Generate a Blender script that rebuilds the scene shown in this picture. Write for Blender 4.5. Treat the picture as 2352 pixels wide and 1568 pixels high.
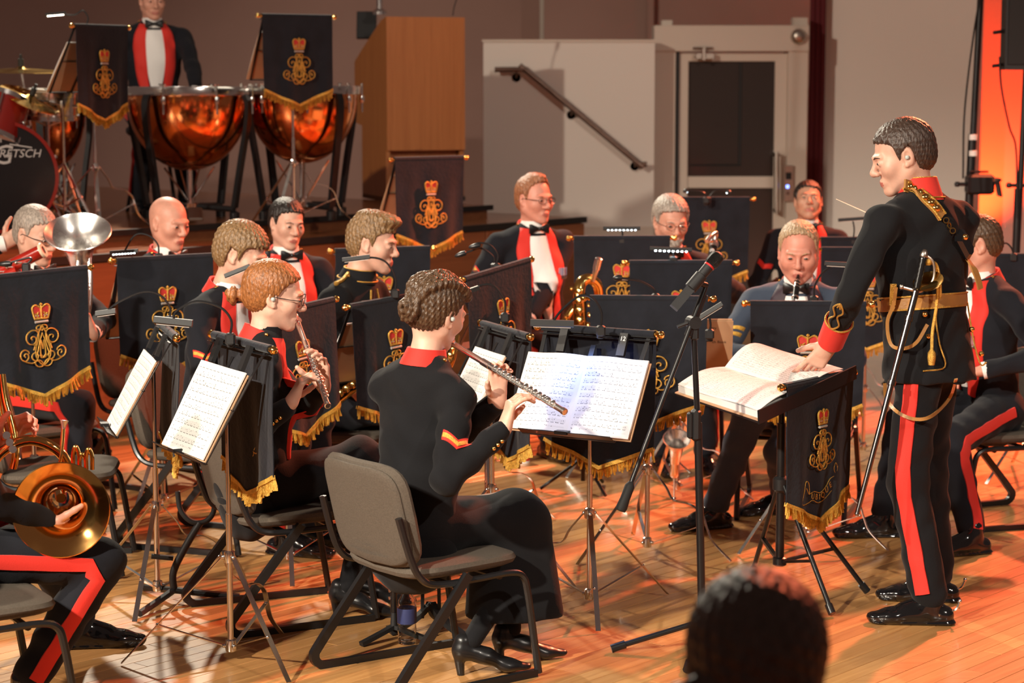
import bpy, bmesh, math, random
import numpy as np
from mathutils import Vector, Matrix
from mathutils.bvhtree import BVHTree
random.seed(7)
for _o in list(bpy.data.objects): bpy.data.objects.remove(_o)
SC = bpy.context.scene
COL = SC.collection
R = math.radians
# ---------------------------------------------------------------- camera
CAM_H, FPX, PITCH = 1.92, 5000.0, R(6.83)
cd = bpy.data.cameras.new('camera'); cam = bpy.data.objects.new('camera', cd); COL.objects.link(cam)
cam.location = (0, 0, CAM_H); cam.rotation_euler = (math.pi/2 - PITCH, 0, 0)
cd.sensor_width = 36.0; cd.lens = 36.0*FPX/2352.0; cd.clip_end = 60
cd.dof.use_dof = True; cd.dof.focus_distance = 7.3; cd.dof.aperture_fstop = 4.0
SC.camera = cam
# ---------------------------------------------------------------- world, lights, exposure
SC.view_settings.view_transform = 'Standard'; SC.view_settings.look = 'None'
SC.view_settings.exposure = 0.0; SC.view_settings.gamma = 1.0; SC.view_settings.use_curve_mapping = False
w = bpy.data.worlds.new('hall_ambient'); SC.world = w; w.use_nodes = True
w.node_tree.nodes['Background'].inputs[0].default_value = (1.0, 0.62, 0.50, 1)
w.node_tree.nodes['Background'].inputs[1].default_value = 0.11
def spot(name, loc, target, energy, color, size=60, blend=0.35, rad=0.12):
    l = bpy.data.lights.new(name, 'SPOT'); l.energy = energy; l.color = color
    l.spot_size = R(size); l.spot_blend = blend; l.shadow_soft_size = rad
    o = bpy.data.objects.new(name, l); COL.objects.link(o); o.location = loc
    o.rotation_euler = (Vector(target)-Vector(loc)).to_track_quat('-Z', 'Y').to_euler()
    return o
spot('stage_lamp_front_left', (-7.0, 2.2, 5.6), (0.2, 10.0, 0.7), 3000, (1.0, 0.86, 0.70), 70)
spot('added_spot_band_left', (-4.1, 0.9, 4.5), (-0.3, 8.2, 0.5), 3900, (1.0, 0.90, 0.74), 36, 0.6)  # added spot, brightens the band while sparing the back wall
spot('stage_lamp_back', (-2.6, 15.5, 5.8), (0.6, 7.6, 0.3), 2900, (1.0, 0.90, 0.72), 58)
spot('stage_lamp_red', (4.6, 14.5, 5.4), (0.2, 8.0, 0.0), 6500, (1.0, 0.19, 0.085), 66)
spot('stage_lamp_front_right', (5.0, 0.5, 6.2), (0.6, 10.2, 0.7), 1500, (1.0, 0.88, 0.76), 44, 0.5)

# ---------------------------------------------------------------- pixel of the 2352x1568 frame -> point of the place
_f = Vector((0, math.cos(PITCH), -math.sin(PITCH))); _u = Vector((0, math.sin(PITCH), math.cos(PITCH)))
def _ray(px, py): return _f + Vector((1, 0, 0))*((px-1176)/FPX) + _u*((784-py)/FPX)
def at(px, py, D):
    d = _ray(px, py); t = D/d.y
    return Vector((0, 0, CAM_H)) + d*t
def fl(px, py, z=0.0):
    d = _ray(px, py); t = (z-CAM_H)/d.z
    return Vector((0, 0, CAM_H)) + d*t
def V(*a): return Vector(a)

# ---------------------------------------------------------------- materials
MATS = {}
def mat(name, col, rough=0.5, metal=0.0, bump=0.0, bscale=200.0, var=0.0, vscale=8.0, coat=0.0, sheen=0.0,
        emit=None, estr=0.0, sss=0.0, trans=0.0, ior=1.45, stretch=None, spec=0.5, rvar=0.0):
    if name in MATS: return MATS[name]
    m = bpy.data.materials.new(name); m.use_nodes = True; nt = m.node_tree; b = nt.nodes['Principled BSDF']
    b.inputs['Base Color'].default_value = (*col, 1); b.inputs['Roughness'].default_value = rough
    b.inputs['Metallic'].default_value = metal; b.inputs['Coat Weight'].default_value = coat
    b.inputs['Coat Roughness'].default_value = 0.08
    b.inputs['Sheen Weight'].default_value = sheen; b.inputs['Specular IOR Level'].default_value = spec
    b.inputs['Transmission Weight'].default_value = trans; b.inputs['IOR'].default_value = ior
    if sss:
        b.inputs['Subsurface Weight'].default_value = sss; b.inputs['Subsurface Radius'].default_value = (0.012, 0.004, 0.002)
        b.inputs['Subsurface Scale'].default_value = 1.0
    if emit: b.inputs['Emission Color'].default_value = (*emit, 1); b.inputs['Emission Strength'].default_value = estr
    if bump or var or rvar:
        tc = nt.nodes.new('ShaderNodeTexCoord'); mp = nt.nodes.new('ShaderNodeMapping')
        nt.links.new(tc.outputs['Object'], mp.inputs[0])
        if stretch: mp.inputs['Scale'].default_value = stretch
        if bump:
            n = nt.nodes.new('ShaderNodeTexNoise'); n.inputs['Scale'].default_value = bscale; n.inputs['Detail'].default_value = 3
            nt.links.new(mp.outputs[0], n.inputs['Vector'])
            bp = nt.nodes.new('ShaderNodeBump'); bp.inputs['Strength'].default_value = bump; bp.inputs['Distance'].default_value = 0.01
            nt.links.new(n.outputs[0], bp.inputs['Height']); nt.links.new(bp.outputs[0], b.inputs['Normal'])
        if var:
            n2 = nt.nodes.new('ShaderNodeTexNoise'); n2.inputs['Scale'].default_value = vscale; n2.inputs['Detail'].default_value = 4
            nt.links.new(mp.outputs[0], n2.inputs['Vector'])
            cr = nt.nodes.new('ShaderNodeValToRGB')
            cr.color_ramp.elements[0].color = (*[c*(1-var) for c in col], 1); cr.color_ramp.elements[0].position = 0.3
            cr.color_ramp.elements[1].color = (*[min(1, c*(1+var)) for c in col], 1); cr.color_ramp.elements[1].position = 0.7
            nt.links.new(n2.outputs[0], cr.inputs[0]); nt.links.new(cr.outputs[0], b.inputs['Base Color'])
        if rvar:
            n3 = nt.nodes.new('ShaderNodeTexNoise'); n3.inputs['Scale'].default_value = 14
            nt.links.new(mp.outputs[0], n3.inputs['Vector'])
            mr = nt.nodes.new('ShaderNodeMapRange'); mr.inputs[3].default_value = max(0.02, rough-rvar); mr.inputs[4].default_value = rough+rvar
            nt.links.new(n3.outputs[0], mr.inputs[0]); nt.links.new(mr.outputs[0], b.inputs['Roughness'])
    MATS[name] = m
    return m
def wood_mat(name, c0, c1, along=(1, 0, 0), rough=0.35, rnd=0.0, coat=0.3, fine=1.0):
    m = bpy.data.materials.new(name); m.use_nodes = True; nt = m.node_tree; b = nt.nodes['Principled BSDF']
    L = nt.links.new; N = nt.nodes.new
    tc = N('ShaderNodeTexCoord'); mp = N('ShaderNodeMapping'); L(tc.outputs['Object'], mp.inputs[0])
    s = [2.0 if a else 45.0 for a in along]; mp.inputs['Scale'].default_value = [x*fine for x in s]
    n = N('ShaderNodeTexNoise'); n.inputs['Scale'].default_value = 1.0; n.inputs['Detail'].default_value = 6; n.inputs['Roughness'].default_value = 0.65
    n.inputs['Distortion'].default_value = 0.6
    oi = N('ShaderNodeObjectInfo')
    if rnd:
        va = N('ShaderNodeVectorMath'); va.operation = 'ADD'; sc = N('ShaderNodeVectorMath'); sc.operation = 'SCALE'; sc.inputs[3].default_value = 37.0
        L(oi.outputs['Location'], sc.inputs[0]); L(mp.outputs[0], va.inputs[0]); L(sc.outputs[0], va.inputs[1]); L(va.outputs[0], n.inputs['Vector'])
    else: L(mp.outputs[0], n.inputs['Vector'])
    cr = N('ShaderNodeValToRGB'); cr.color_ramp.elements[0].position = 0.3; cr.color_ramp.elements[1].position = 0.72
    cr.color_ramp.elements[0].color = (*c0, 1); cr.color_ramp.elements[1].color = (*c1, 1); L(n.outputs[0], cr.inputs[0])
    out = cr.outputs[0]
    if rnd:
        mr = N('ShaderNodeMapRange'); mr.inputs[3].default_value = 1-rnd; mr.inputs[4].default_value = 1+rnd; L(oi.outputs['Random'], mr.inputs[0])
        mx = N('ShaderNodeVectorMath'); mx.operation = 'SCALE'; L(out, mx.inputs[0]); L(mr.outputs[0], mx.inputs[3]); out = mx.outputs[0]
    L(out, b.inputs['Base Color']); b.inputs['Roughness'].default_value = rough
    b.inputs['Coat Weight'].default_value = coat; b.inputs['Coat Roughness'].default_value = 0.12
    bp = N('ShaderNodeBump'); bp.inputs['Strength'].default_value = 0.08; bp.inputs['Distance'].default_value = 0.004
    L(n.outputs[0], bp.inputs['Height']); L(bp.outputs[0], b.inputs['Normal'])
    MATS[name] = m
    return m
def sheet_mat(name, base, ink, staves=11, mode=0):
    """white paper with printed staves and notes, laid out in the sheet's own UV"""
    m = bpy.data.materials.new(name); m.use_nodes = True; nt = m.node_tree; b = nt.nodes['Principled BSDF']
    L = nt.links.new; N = nt.nodes.new
    def mth(op, a, c=None, d=None):
        x = N('ShaderNodeMath'); x.operation = op
        for i, v in enumerate((a, c, d)):
            if v is None: continue
            if isinstance(v, (int, float)): x.inputs[i].default_value = v
            else: L(v, x.inputs[i])
        return x.outputs[0]
    uv = N('ShaderNodeTexCoord'); sp = N('ShaderNodeSeparateXYZ'); L(uv.outputs['UV'], sp.inputs[0])
    u, v = sp.outputs[0], sp.outputs[1]
    t = mth('FRACT', mth('MULTIPLY', v, staves))                       # position within one staff system
    inst = mth('MULTIPLY', mth('GREATER_THAN', t, 0.30), mth('LESS_THAN', t, 0.74))
    ln = mth('FRACT', mth('MULTIPLY', mth('SUBTRACT', t, 0.30), 10.0))
    line = mth('MULTIPLY', inst, mth('LESS_THAN', ln, 0.22))
    vo = N('ShaderNodeTexVoronoi'); vo.inputs['Scale'].default_value = 1.0; vo.inputs['Randomness'].default_value = 0.75
    cv = N('ShaderNodeCombineXYZ'); L(mth('MULTIPLY', u, 46), cv.inputs[0]); L(mth('MULTIPLY', v, staves*3.3), cv.inputs[1]); L(cv.outputs[0], vo.inputs['Vector'])
    note = mth('LESS_THAN', vo.outputs['Distance'], 0.27)
    band = mth('MULTIPLY', mth('GREATER_THAN', t, 0.22), mth('LESS_THAN', t, 0.82))
    note = mth('MULTIPLY', note, band)
    beam = mth('MULTIPLY', mth('MULTIPLY', mth('GREATER_THAN', t, 0.16), mth('LESS_THAN', t, 0.23)), mth('LESS_THAN', mth('FRACT', mth('MULTIPLY', u, 13.0)), 0.68))
    marg = mth('MULTIPLY', mth('MULTIPLY', mth('GREATER_THAN', u, 0.06), mth('LESS_THAN', u, 0.95)), mth('MULTIPLY', mth('GREATER_THAN', v, 0.05), mth('LESS_THAN', v, 0.93)))
    k = mth('MINIMUM', mth('ADD', mth('ADD', mth('MULTIPLY', line, 0.45), mth('MULTIPLY', note, 0.8)), mth('MULTIPLY', beam, 0.85)), 1.0)
    k = mth('MULTIPLY', k, marg)
    mx = N('ShaderNodeMix'); mx.data_type = 'RGBA'; L(k, mx.inputs[0])
    mx.inputs[6].default_value = (*base, 1); mx.inputs[7].default_value = (*ink, 1); L(mx.outputs[2], b.inputs['Base Color'])
    b.inputs['Roughness'].default_value = 0.8; b.inputs['Specular IOR Level'].default_value = 0.2
    MATS[name] = m
    return m

M_navy = mat('navy_wool', (0.0065, 0.007, 0.011), 0.88, bump=0.25, bscale=500, var=0.25, vscale=5, sheen=0.05, spec=0.3)
M_black_wool = mat('black_wool', (0.0045, 0.0045, 0.006), 0.88, bump=0.25, bscale=500, sheen=0.05, spec=0.3)
M_blue_wool = mat('slate_blue_wool', (0.030, 0.045, 0.075), 0.85, bump=0.25, bscale=500, sheen=0.15)
M_scarlet = mat('scarlet_cloth', (0.62, 0.022, 0.012), 0.7, bump=0.1, bscale=400, sheen=0.1)
M_shirt = mat('white_shirt_cotton', (0.80, 0.78, 0.76), 0.75, bump=0.1, bscale=90)
M_satin = mat('black_satin', (0.008, 0.008, 0.009), 0.35)
M_velvet = mat('banner_velvet', (0.009, 0.0105, 0.016), 0.9, bump=0.2, bscale=60, var=0.25, vscale=9, sheen=0.12, spec=0.3)
M_lining = mat('banner_lining', (0.008, 0.008, 0.010), 0.55, bump=0.1, bscale=40)
M_gold = mat('gold_thread', (0.62, 0.36, 0.075), 0.38, metal=0.75, bump=0.5, bscale=350, var=0.2, vscale=60)
M_goldcloth = mat('gold_fringe_thread', (0.66, 0.38, 0.065), 0.5, metal=0.35, bump=0.4, bscale=300, var=0.25, vscale=70)
M_brass = mat('polished_brass', (0.86, 0.54, 0.16), 0.13, metal=1, rvar=0.05)
M_horn = mat('lacquered_gold_brass', (0.74, 0.40, 0.13), 0.12, metal=1, rvar=0.04)
M_silver = mat('silver_plate', (0.86, 0.84, 0.81), 0.26, metal=1, rvar=0.06)
M_chrome = mat('chrome', (0.72, 0.70, 0.68), 0.18, metal=1, rvar=0.05)
M_copper = mat('timpani_copper', (0.80, 0.29, 0.10), 0.13, metal=1, rvar=0.04)
M_blackm = mat('black_metal', (0.010, 0.010, 0.011), 0.34, coat=0.1)
M_blackp = mat('black_plastic', (0.014, 0.014, 0.015), 0.5, bump=0.05, bscale=300)
M_patent = mat('black_patent_leather', (0.006, 0.006, 0.007), 0.10, coat=0.6)
M_leather = mat('black_shoe_leather', (0.010, 0.010, 0.011), 0.32, coat=0.1)
M_tan = mat('tan_leather', (0.36, 0.17, 0.045), 0.4, bump=0.1, bscale=120, var=0.15, vscale=12)
M_paper = mat('plain_paper', (0.80, 0.79, 0.75), 0.85)
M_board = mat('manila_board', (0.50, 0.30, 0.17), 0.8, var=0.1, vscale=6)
M_rubber = mat('rubber', (0.010, 0.010, 0.010), 0.7)
M_drumhead = mat('drum_head', (0.72, 0.66, 0.60), 0.45)
M_redshell = mat('red_drum_shell', (0.20, 0.012, 0.008), 0.2, coat=0.5)
M_blue_led = mat('blue_panel_led', (0.1, 0.15, 1.0), emit=(0.15, 0.25, 1.0), estr=6)
M_led = mat('lamp_led', (0.9, 0.95, 1.0), emit=(0.75, 0.92, 1.0), estr=9)
M_led_hot = mat('lamp_led_bright', (0.9, 0.95, 1.0), emit=(0.70, 0.90, 1.0), estr=60)
M_led_warm = mat('lamp_led_warm', (1.0, 0.9, 0.8), emit=(1.0, 0.80, 0.62), estr=14)
M_crown_red = mat('crown_red_thread', (0.55, 0.035, 0.03), 0.6, bump=0.4, bscale=300)
M_pearl = mat('silver_thread', (0.48, 0.44, 0.40), 0.5, metal=0.4, bump=0.4, bscale=300)
M_chairfab = mat('taupe_chair_fabric', (0.100, 0.080, 0.061), 0.9, bump=0.5, bscale=700, var=0.15, vscale=180)
M_lacquer_red = mat('red_bassoon_wood', (0.30, 0.012, 0.006), 0.22, coat=0.6, var=0.3, vscale=12)
M_ebony = mat('ebony_wood', (0.009, 0.008, 0.008), 0.25, coat=0.2)
M_eye = mat('eye_white', (0.46, 0.41, 0.38), 0.35); M_iris = mat('eye_iris', (0.03, 0.022, 0.018), 0.3)
M_lens = mat('spectacle_lens', (1, 1, 1), 0.02, trans=1.0, ior=1.05, spec=0.8)
M_sheet = sheet_mat('printed_music', (0.72, 0.71, 0.69), (0.05, 0.05, 0.05))
M_score = sheet_mat('printed_score', (0.66, 0.645, 0.62), (0.06, 0.055, 0.05), staves=24)

# ---------------------------------------------------------------- mesh building
class MB:
    def __init__(s): s.v = []; s.f = []; s.m = []; s.uv = None
    def add(s, vs, fs, mi=0):
        o = len(s.v); s.v += [tuple(p) for p in vs]
        for f in fs: s.f.append(tuple(i+o for i in f)); s.m.append(mi)
        return s
    def box(s, c, size, rot=None, mi=0):
        c = Vector(c); hx, hy, hz = size[0]/2, size[1]/2, size[2]/2
        vs = [Vector((x, y, z)) for x in (-hx, hx) for y in (-hy, hy) for z in (-hz, hz)]
        if rot is not None: vs = [rot @ p for p in vs]
        return s.add([c+p for p in vs], [(0,1,3,2), (4,6,7,5), (0,4,5,1), (2,3,7,6), (0,2,6,4), (1,5,7,3)], mi)
    def cbox(s, c, size, bev=0.004, rot=None, mi=0):
        """box with chamfered long edges"""
        c = Vector(c); x, y, z = [d/2 for d in size]; b = min(bev, x*.9, y*.9, z*.9); vs = []
        for (xx, yy, zz) in ((x-b, y-b, -z), (x, y, -z+b), (x, y, z-b), (x-b, y-b, z)):
            for i, (sx, sy) in enumerate(((1, 1), (-1, 1), (-1, -1), (1, -1))):
                a1 = (sx*xx, sy*(yy-b)) if i in (0, 2) else (sx*(xx-b), sy*yy)
                a2 = (sx*(xx-b), sy*yy) if i in (0, 2) else (sx*xx, sy*(yy-b))
                vs += [Vector((*a1, zz)), Vector((*a2, zz))]
        if rot is not None: vs = [rot @ p for p in vs]
        fs = [tuple(range(7, -1, -1)), tuple(range(24, 32))]
        for k in range(3):
            for i in range(8): fs.append((k*8+i, k*8+(i+1) % 8, k*8+8+(i+1) % 8, k*8+8+i))
        return s.add([c+p for p in vs], fs, mi)
    def loft(s, rings, cap=True, mi=0, closed=True):
        n = len(rings[0]); vs = [p for r in rings for p in r]; fs = []
        for k in range(len(rings)-1):
            for i in range(n if closed else n-1):
                j = (i+1) % n; fs.append((k*n+i, k*n+j, (k+1)*n+j, (k+1)*n+i))
        if cap and closed: fs.append(tuple(range(n-1, -1, -1))); fs.append(tuple((len(rings)-1)*n+i for i in range(n)))
        return s.add(vs, fs, mi)
    def sweep(s, pts, prof, up=None, mi=0, cap=True, scale=None):
        """prof: list of (a,b); a along side, b along normal"""
        pts = [Vector(p) for p in pts]; rings = []; N = len(pts); side = None
        for i, p in enumerate(pts):
            t = (pts[min(i+1, N-1)]-pts[max(i-1, 0)]).normalized()
            if side is None:
                u = Vector(up) if up is not None else (Vector((0, 0, 1)) if abs(t.z) < .9 else Vector((1, 0, 0)))
                side = t.cross(u).normalized()
            else:
                side = (t.cross(Vector(up)) if up is not None else side - t*side.dot(t)).normalized()
            nrm = side.cross(t).normalized(); k = scale[i] if scale else 1.0
            rings.append([p + side*(a*k) + nrm*(b*k) for a, b in prof])
        return s.loft(rings, cap, mi)
    def tube(s, pts, r, n=8, mi=0, cap=True, up=None):
        sc = None
        if isinstance(r, (list, tuple)): sc = list(r); r = 1.0
        prof = [(r*math.cos(2*math.pi*i/n), r*math.sin(2*math.pi*i/n)) for i in range(n)]
        return s.sweep(pts, prof, up, mi, cap, sc)
    def bar(s, pts, wd, th, up=None, mi=0):
        return s.sweep(pts, [(-wd/2, -th/2), (wd/2, -th/2), (wd/2, th/2), (-wd/2, th/2)], up, mi)
    def lathe(s, prof, o=(0, 0, 0), ax=(0, 0, 1), n=24, mi=0, cap=False):
        """prof: list of (radius, height along axis)"""
        ax = Vector(ax).normalized(); o = Vector(o)
        a = ax.orthogonal().normalized(); b = ax.cross(a); rings = []
        for r, h in prof:
            rings.append([o + ax*h + (a*math.cos(2*math.pi*i/n) + b*math.sin(2*math.pi*i/n))*max(r, 1e-5) for i in range(n)])
        return s.loft(rings, cap, mi)
    def prism(s, poly, z0, z1, F=None, mi=0):
        """poly: 2D outline; F: 4x4 frame taking (x,y,z)"""
        n = len(poly); vs = [Vector((x, y, z0)) for x, y in poly] + [Vector((x, y, z1)) for x, y in poly]
        if F is not None: vs = [F @ p for p in vs]
        fs = [tuple(range(n-1, -1, -1)), tuple(range(n, 2*n))] + [(i, (i+1) % n, n+(i+1) % n, n+i) for i in range(n)]
        return s.add(vs, fs, mi)
    def ball(s, c, r, n=10, mi=0, sc=(1, 1, 1)):
        c = Vector(c); rings = []
        for k in range(1, n//2+1):
            a = math.pi*k/(n//2+1)
            rings.append([c+Vector((r*sc[0]*math.sin(a)*math.cos(2*math.pi*i/n), r*sc[1]*math.sin(a)*math.sin(2*math.pi*i/n), r*sc[2]*math.cos(a))) for i in range(n)])
        return s.loft(rings, True, mi)
    def build(s, name, mats, parent=None, smooth=True, M=None, angle=40):
        me = bpy.data.meshes.new(name)
        vs = s.v if M is None else [tuple(M @ Vector(p)) for p in s.v]
        me.from_pydata(vs, [], s.f)
        if not isinstance(mats, (list, tuple)): mats = [mats]
        for m in mats: me.materials.append(m)
        if len(mats) > 1: me.polygons.foreach_set('material_index', s.m)
        if s.uv is not None:
            l = me.uv_layers.new(name='UVMap')
            for p in me.polygons:
                for li, vi in zip(p.loop_indices, p.vertices): l.data[li].uv = s.uv[vi]
        bm = bmesh.new(); bm.from_mesh(me); bmesh.ops.recalc_face_normals(bm, faces=bm.faces)
        if smooth:
            lim = R(angle)
            for f in bm.faces: f.smooth = True
            for e in bm.edges:
                if len(e.link_faces) == 2 and e.calc_face_angle(0) > lim: e.smooth = False
        bm.to_mesh(me); bm.free()
        return link(name, me, parent)
def link(name, me, parent=None):
    o = bpy.data.objects.new(name, me); COL.objects.link(o)
    if parent is not None: o.parent = parent
    return o
def tag(o, label, cat, group=None, kind=None):
    if label: o['label'] = label
    if cat: o['category'] = cat
    if group: o['group'] = group
    if kind: o['kind'] = kind
    return o
def thing(name, label, cat, loc=(0, 0, 0), rz=0.0, group=None):
    o = bpy.data.objects.new(name, None); COL.objects.link(o); o.empty_display_size = 0.1
    o.location = loc; o.rotation_euler = (0, 0, rz)
    return tag(o, label, cat, group)
def struct(o): o['kind'] = 'structure'; return o
def spline(pts, n=6, closed=False):
    """Catmull-Rom through the points"""
    P = [Vector(p) for p in pts]; out = []; N = len(P)
    for i in range(N if closed else N-1):
        p0 = P[(i-1) % N] if (closed or i > 0) else P[0]*2-P[1]
        p1, p2 = P[i % N], P[(i+1) % N]
        p3 = P[(i+2) % N] if (closed or i+2 < N) else P[-1]*2-P[-2]
        for k in range(n):
            t = k/n
            out.append(0.5*((2*p1)+(p2-p0)*t+(2*p0-5*p1+4*p2-p3)*t*t+(-p0+3*p1-3*p2+p3)*t**3))
    if not closed: out.append(P[-1])
    return out
def text_mesh(body, size, extrude=0.001, name='lettering', shear=0.0):
    c = bpy.data.curves.new(name, 'FONT'); c.body = body; c.size = size; c.extrude = extrude; c.align_x = 'CENTER'; c.align_y = 'CENTER'; c.shear = shear
    c.resolution_u = 3
    o = bpy.data.objects.new(name, c); COL.objects.link(o); bpy.context.view_layer.update()
    me = bpy.data.meshes.new_from_object(o.evaluated_get(bpy.context.evaluated_depsgraph_get()))
    bpy.data.objects.remove(o); bpy.data.curves.remove(c)
    return me
def frame(o, x, y, z):
    M = Matrix.Identity(4)
    for i, a in enumerate((x, y, z)):
        for k in range(3): M[k][i] = a[k]
    for k in range(3): M[k][3] = o[k]
    return M

# ---------------------------------------------------------------- smooth solids: distance field -> surface net
class Sdf:
    def __init__(s): s.ops = []
    def cone(s, a, b, ra, rb, k=0.02, n=None, q=1.0, sub=False):
        a = np.array(a, float); b = np.array(b, float); r = max(ra, rb)*max(1, 1)
        s.ops.append(('c', a, b, ra, rb, k, None if n is None else np.array(Vector(n).normalized()), q, sub, np.minimum(a, b)-r, np.maximum(a, b)+r)); return s
    def ball(s, c, r, k=0.02, sub=False): return s.cone(c, Vector(c)+Vector((0, 0, 1e-5)), r, r, k, sub=sub)
    def ell(s, c, r, Rm=None, k=0.02, sub=False):
        c = np.array(c, float); Rm = np.eye(3) if Rm is None else np.array(Rm); m = max(r)
        s.ops.append(('e', c, np.array(r, float), Rm, k, sub, c-m, c+m)); return s
    def cut(s, fn, k=0.01): s.ops.append(('x', fn, k)); return s
    def mesh(s, h, disp=None):
        lo = np.min([o[-2] for o in s.ops if o[0] != 'x' and not (o[8] if o[0] == 'c' else o[5])], axis=0)-3*h-0.015
        hi = np.max([o[-1] for o in s.ops if o[0] != 'x' and not (o[8] if o[0] == 'c' else o[5])], axis=0)+3*h+0.015
        ax = [np.arange(lo[i], hi[i]+h, h, dtype=np.float32) for i in range(3)]
        F = np.full([len(a) for a in ax], 0.5, np.float32)
        for o in s.ops:
            if o[0] == 'x':
                d = o[1](ax[0][:, None, None], ax[1][None, :, None], ax[2][None, None, :]); k = o[2]
                hh = np.maximum(k-np.abs(F-d), 0)/k; F = np.maximum(F, d)+hh*hh*k*.25
                continue
            k = o[5] if o[0] == 'c' else o[4]; sub = o[8] if o[0] == 'c' else o[5]
            mg = k+3*h+0.01; sl = []
            for i in range(3):
                i0 = max(0, int((o[-2][i]-mg-lo[i])/h)); i1 = min(len(ax[i]), int((o[-1][i]+mg-lo[i])/h)+2); sl.append(slice(i0, max(i1, i0)))
            X = ax[0][sl[0]][:, None, None]; Y = ax[1][sl[1]][None, :, None]; Z = ax[2][sl[2]][None, None, :]
            if o[0] == 'c':
                a, b, ra, rb, nn, q = o[1], o[2], o[3], o[4], o[6], o[7]; ba = b-a; L2 = max(float(ba@ba), 1e-12)
                px, py, pz = X-a[0], Y-a[1], Z-a[2]
                t = np.clip((px*ba[0]+py*ba[1]+pz*ba[2])/L2, 0, 1)
                vx, vy, vz = px-t*ba[0], py-t*ba[1], pz-t*ba[2]
                if nn is not None:
                    c = (vx*nn[0]+vy*nn[1]+vz*nn[2])*(1/q-1); vx = vx+c*nn[0]; vy = vy+c*nn[1]; vz = vz+c*nn[2]
                d = np.sqrt(vx*vx+vy*vy+vz*vz)-(ra+(rb-ra)*t)
                if nn is not None and q < 1: d = d*(0.5+0.5*q)
            else:
                c, r, Rm = o[1], o[2], o[3]; px, py, pz = X-c[0], Y-c[1], Z-c[2]
                l = [px*Rm[i][0]+py*Rm[i][1]+pz*Rm[i][2] for i in range(3)]
                k0 = np.sqrt(sum((l[i]/r[i])**2 for i in range(3))); k1 = np.sqrt(sum((l[i]/r[i]**2)**2 for i in range(3)))+1e-9
                d = k0*(k0-1)/k1
            G = F[sl[0], sl[1], sl[2]]
            if sub:
                d = -d; hh = np.maximum(k-np.abs(G-d), 0)/k; G2 = np.maximum(G, d)+hh*hh*k*.25
            else:
                hh = np.maximum(k-np.abs(G-d), 0)/k; G2 = np.minimum(G, d)-hh*hh*k*.25
            F[sl[0], sl[1], sl[2]] = G2
        if disp is not None: F = F + disp(ax[0][:, None, None], ax[1][None, :, None], ax[2][None, None, :])
        return nets(F, lo, h)
_C8 = [(i, j, k) for i in (0, 1) for j in (0, 1) for k in (0, 1)]
_E12 = [(a, b) for ia, a in enumerate(_C8) for b in _C8[ia+1:] if sum(abs(x-y) for x, y in zip(a, b)) == 1]
def nets(F, org, h):
    S = F < 0; nx, ny, nz = F.shape
    cnt = np.zeros((nx-1, ny-1, nz-1), np.int8)
    for (i, j, k) in _C8: cnt += S[i:nx-1+i, j:ny-1+j, k:nz-1+k]
    act = (cnt > 0) & (cnt < 8); ii = np.argwhere(act); n = len(ii)
    idx = np.full(act.shape, -1, np.int64); idx[act] = np.arange(n)
    acc = np.zeros((n, 3)); num = np.zeros(n)
    for a, b in _E12:
        a = np.array(a); b = np.array(b); fa = F[tuple((ii+a).T)]; fb = F[tuple((ii+b).T)]
        m = (fa < 0) != (fb < 0); t = fa[m]/(fa[m]-fb[m]); acc[m] += a+t[:, None]*(b-a); num[m] += 1
    V_ = org + h*(ii+acc/num[:, None]); quads = []
    for axn in range(3):
        b, c = [x for x in range(3) if x != axn]
        lo = [slice(None)]*3; hi = [slice(None)]*3; lo[axn] = slice(0, -1); hi[axn] = slice(1, None)
        ch = S[tuple(lo)] != S[tuple(hi)]; pp = np.argwhere(ch)
        ok = (pp[:, b] > 0) & (pp[:, c] > 0) & (pp[:, b] < F.shape[b]-1) & (pp[:, c] < F.shape[c]-1); pp = pp[ok]
        if len(pp) == 0: continue
        s0 = S[tuple(pp.T)]; eb = np.zeros(3, int); eb[b] = 1; ec = np.zeros(3, int); ec[c] = 1
        q = np.stack([idx[tuple((pp-eb-ec).T)], idx[tuple((pp-ec).T)], idx[tuple(pp.T)], idx[tuple((pp-eb).T)]], 1)
        flip = s0 if axn != 1 else ~s0
        q[~flip] = q[~flip][:, ::-1]; quads.append(q)
    Q = np.concatenate(quads) if quads else np.zeros((0, 4), int)
    return V_, Q
def np_mesh(name, Vs, Q, mats, mi=None):
    me = bpy.data.meshes.new(name); n = len(Q)
    me.vertices.add(len(Vs)); me.vertices.foreach_set('co', np.asarray(Vs, np.float32).ravel())
    me.loops.add(n*4); me.loops.foreach_set('vertex_index', np.asarray(Q, np.int32).ravel())
    me.polygons.add(n); me.polygons.foreach_set('loop_start', np.arange(0, n*4, 4, dtype=np.int32))
    me.polygons.foreach_set('use_smooth', np.ones(n, bool))
    for m in (mats if isinstance(mats, (list, tuple)) else [mats]): me.materials.append(m)
    if mi is not None: me.polygons.foreach_set('material_index', np.asarray(mi, np.int32))
    me.update(calc_edges=True); me.validate()
    return me
def join_np(parts):
    Vs, Qs, Ms, o = [], [], [], 0
    for v, q, m in parts: Vs.append(v); Qs.append(q+o); Ms.append(np.full(len(q), m) if np.isscalar(m) else m); o += len(v)
    return np.concatenate(Vs), np.concatenate(Qs), np.concatenate(Ms)
def smooth_np(Vs, Q, it=1, f=0.5):
    for _ in range(it):
        S = np.zeros_like(Vs); n = np.zeros(len(Vs))
        for a in range(4):
            i, j = Q[:, a], Q[:, (a+1) % 4]; np.add.at(S, i, Vs[j]); np.add.at(S, j, Vs[i]); np.add.at(n, i, 1); np.add.at(n, j, 1)
        n[n == 0] = 1; Vs = Vs*(1-f)+f*S/n[:, None]
    return Vs
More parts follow.
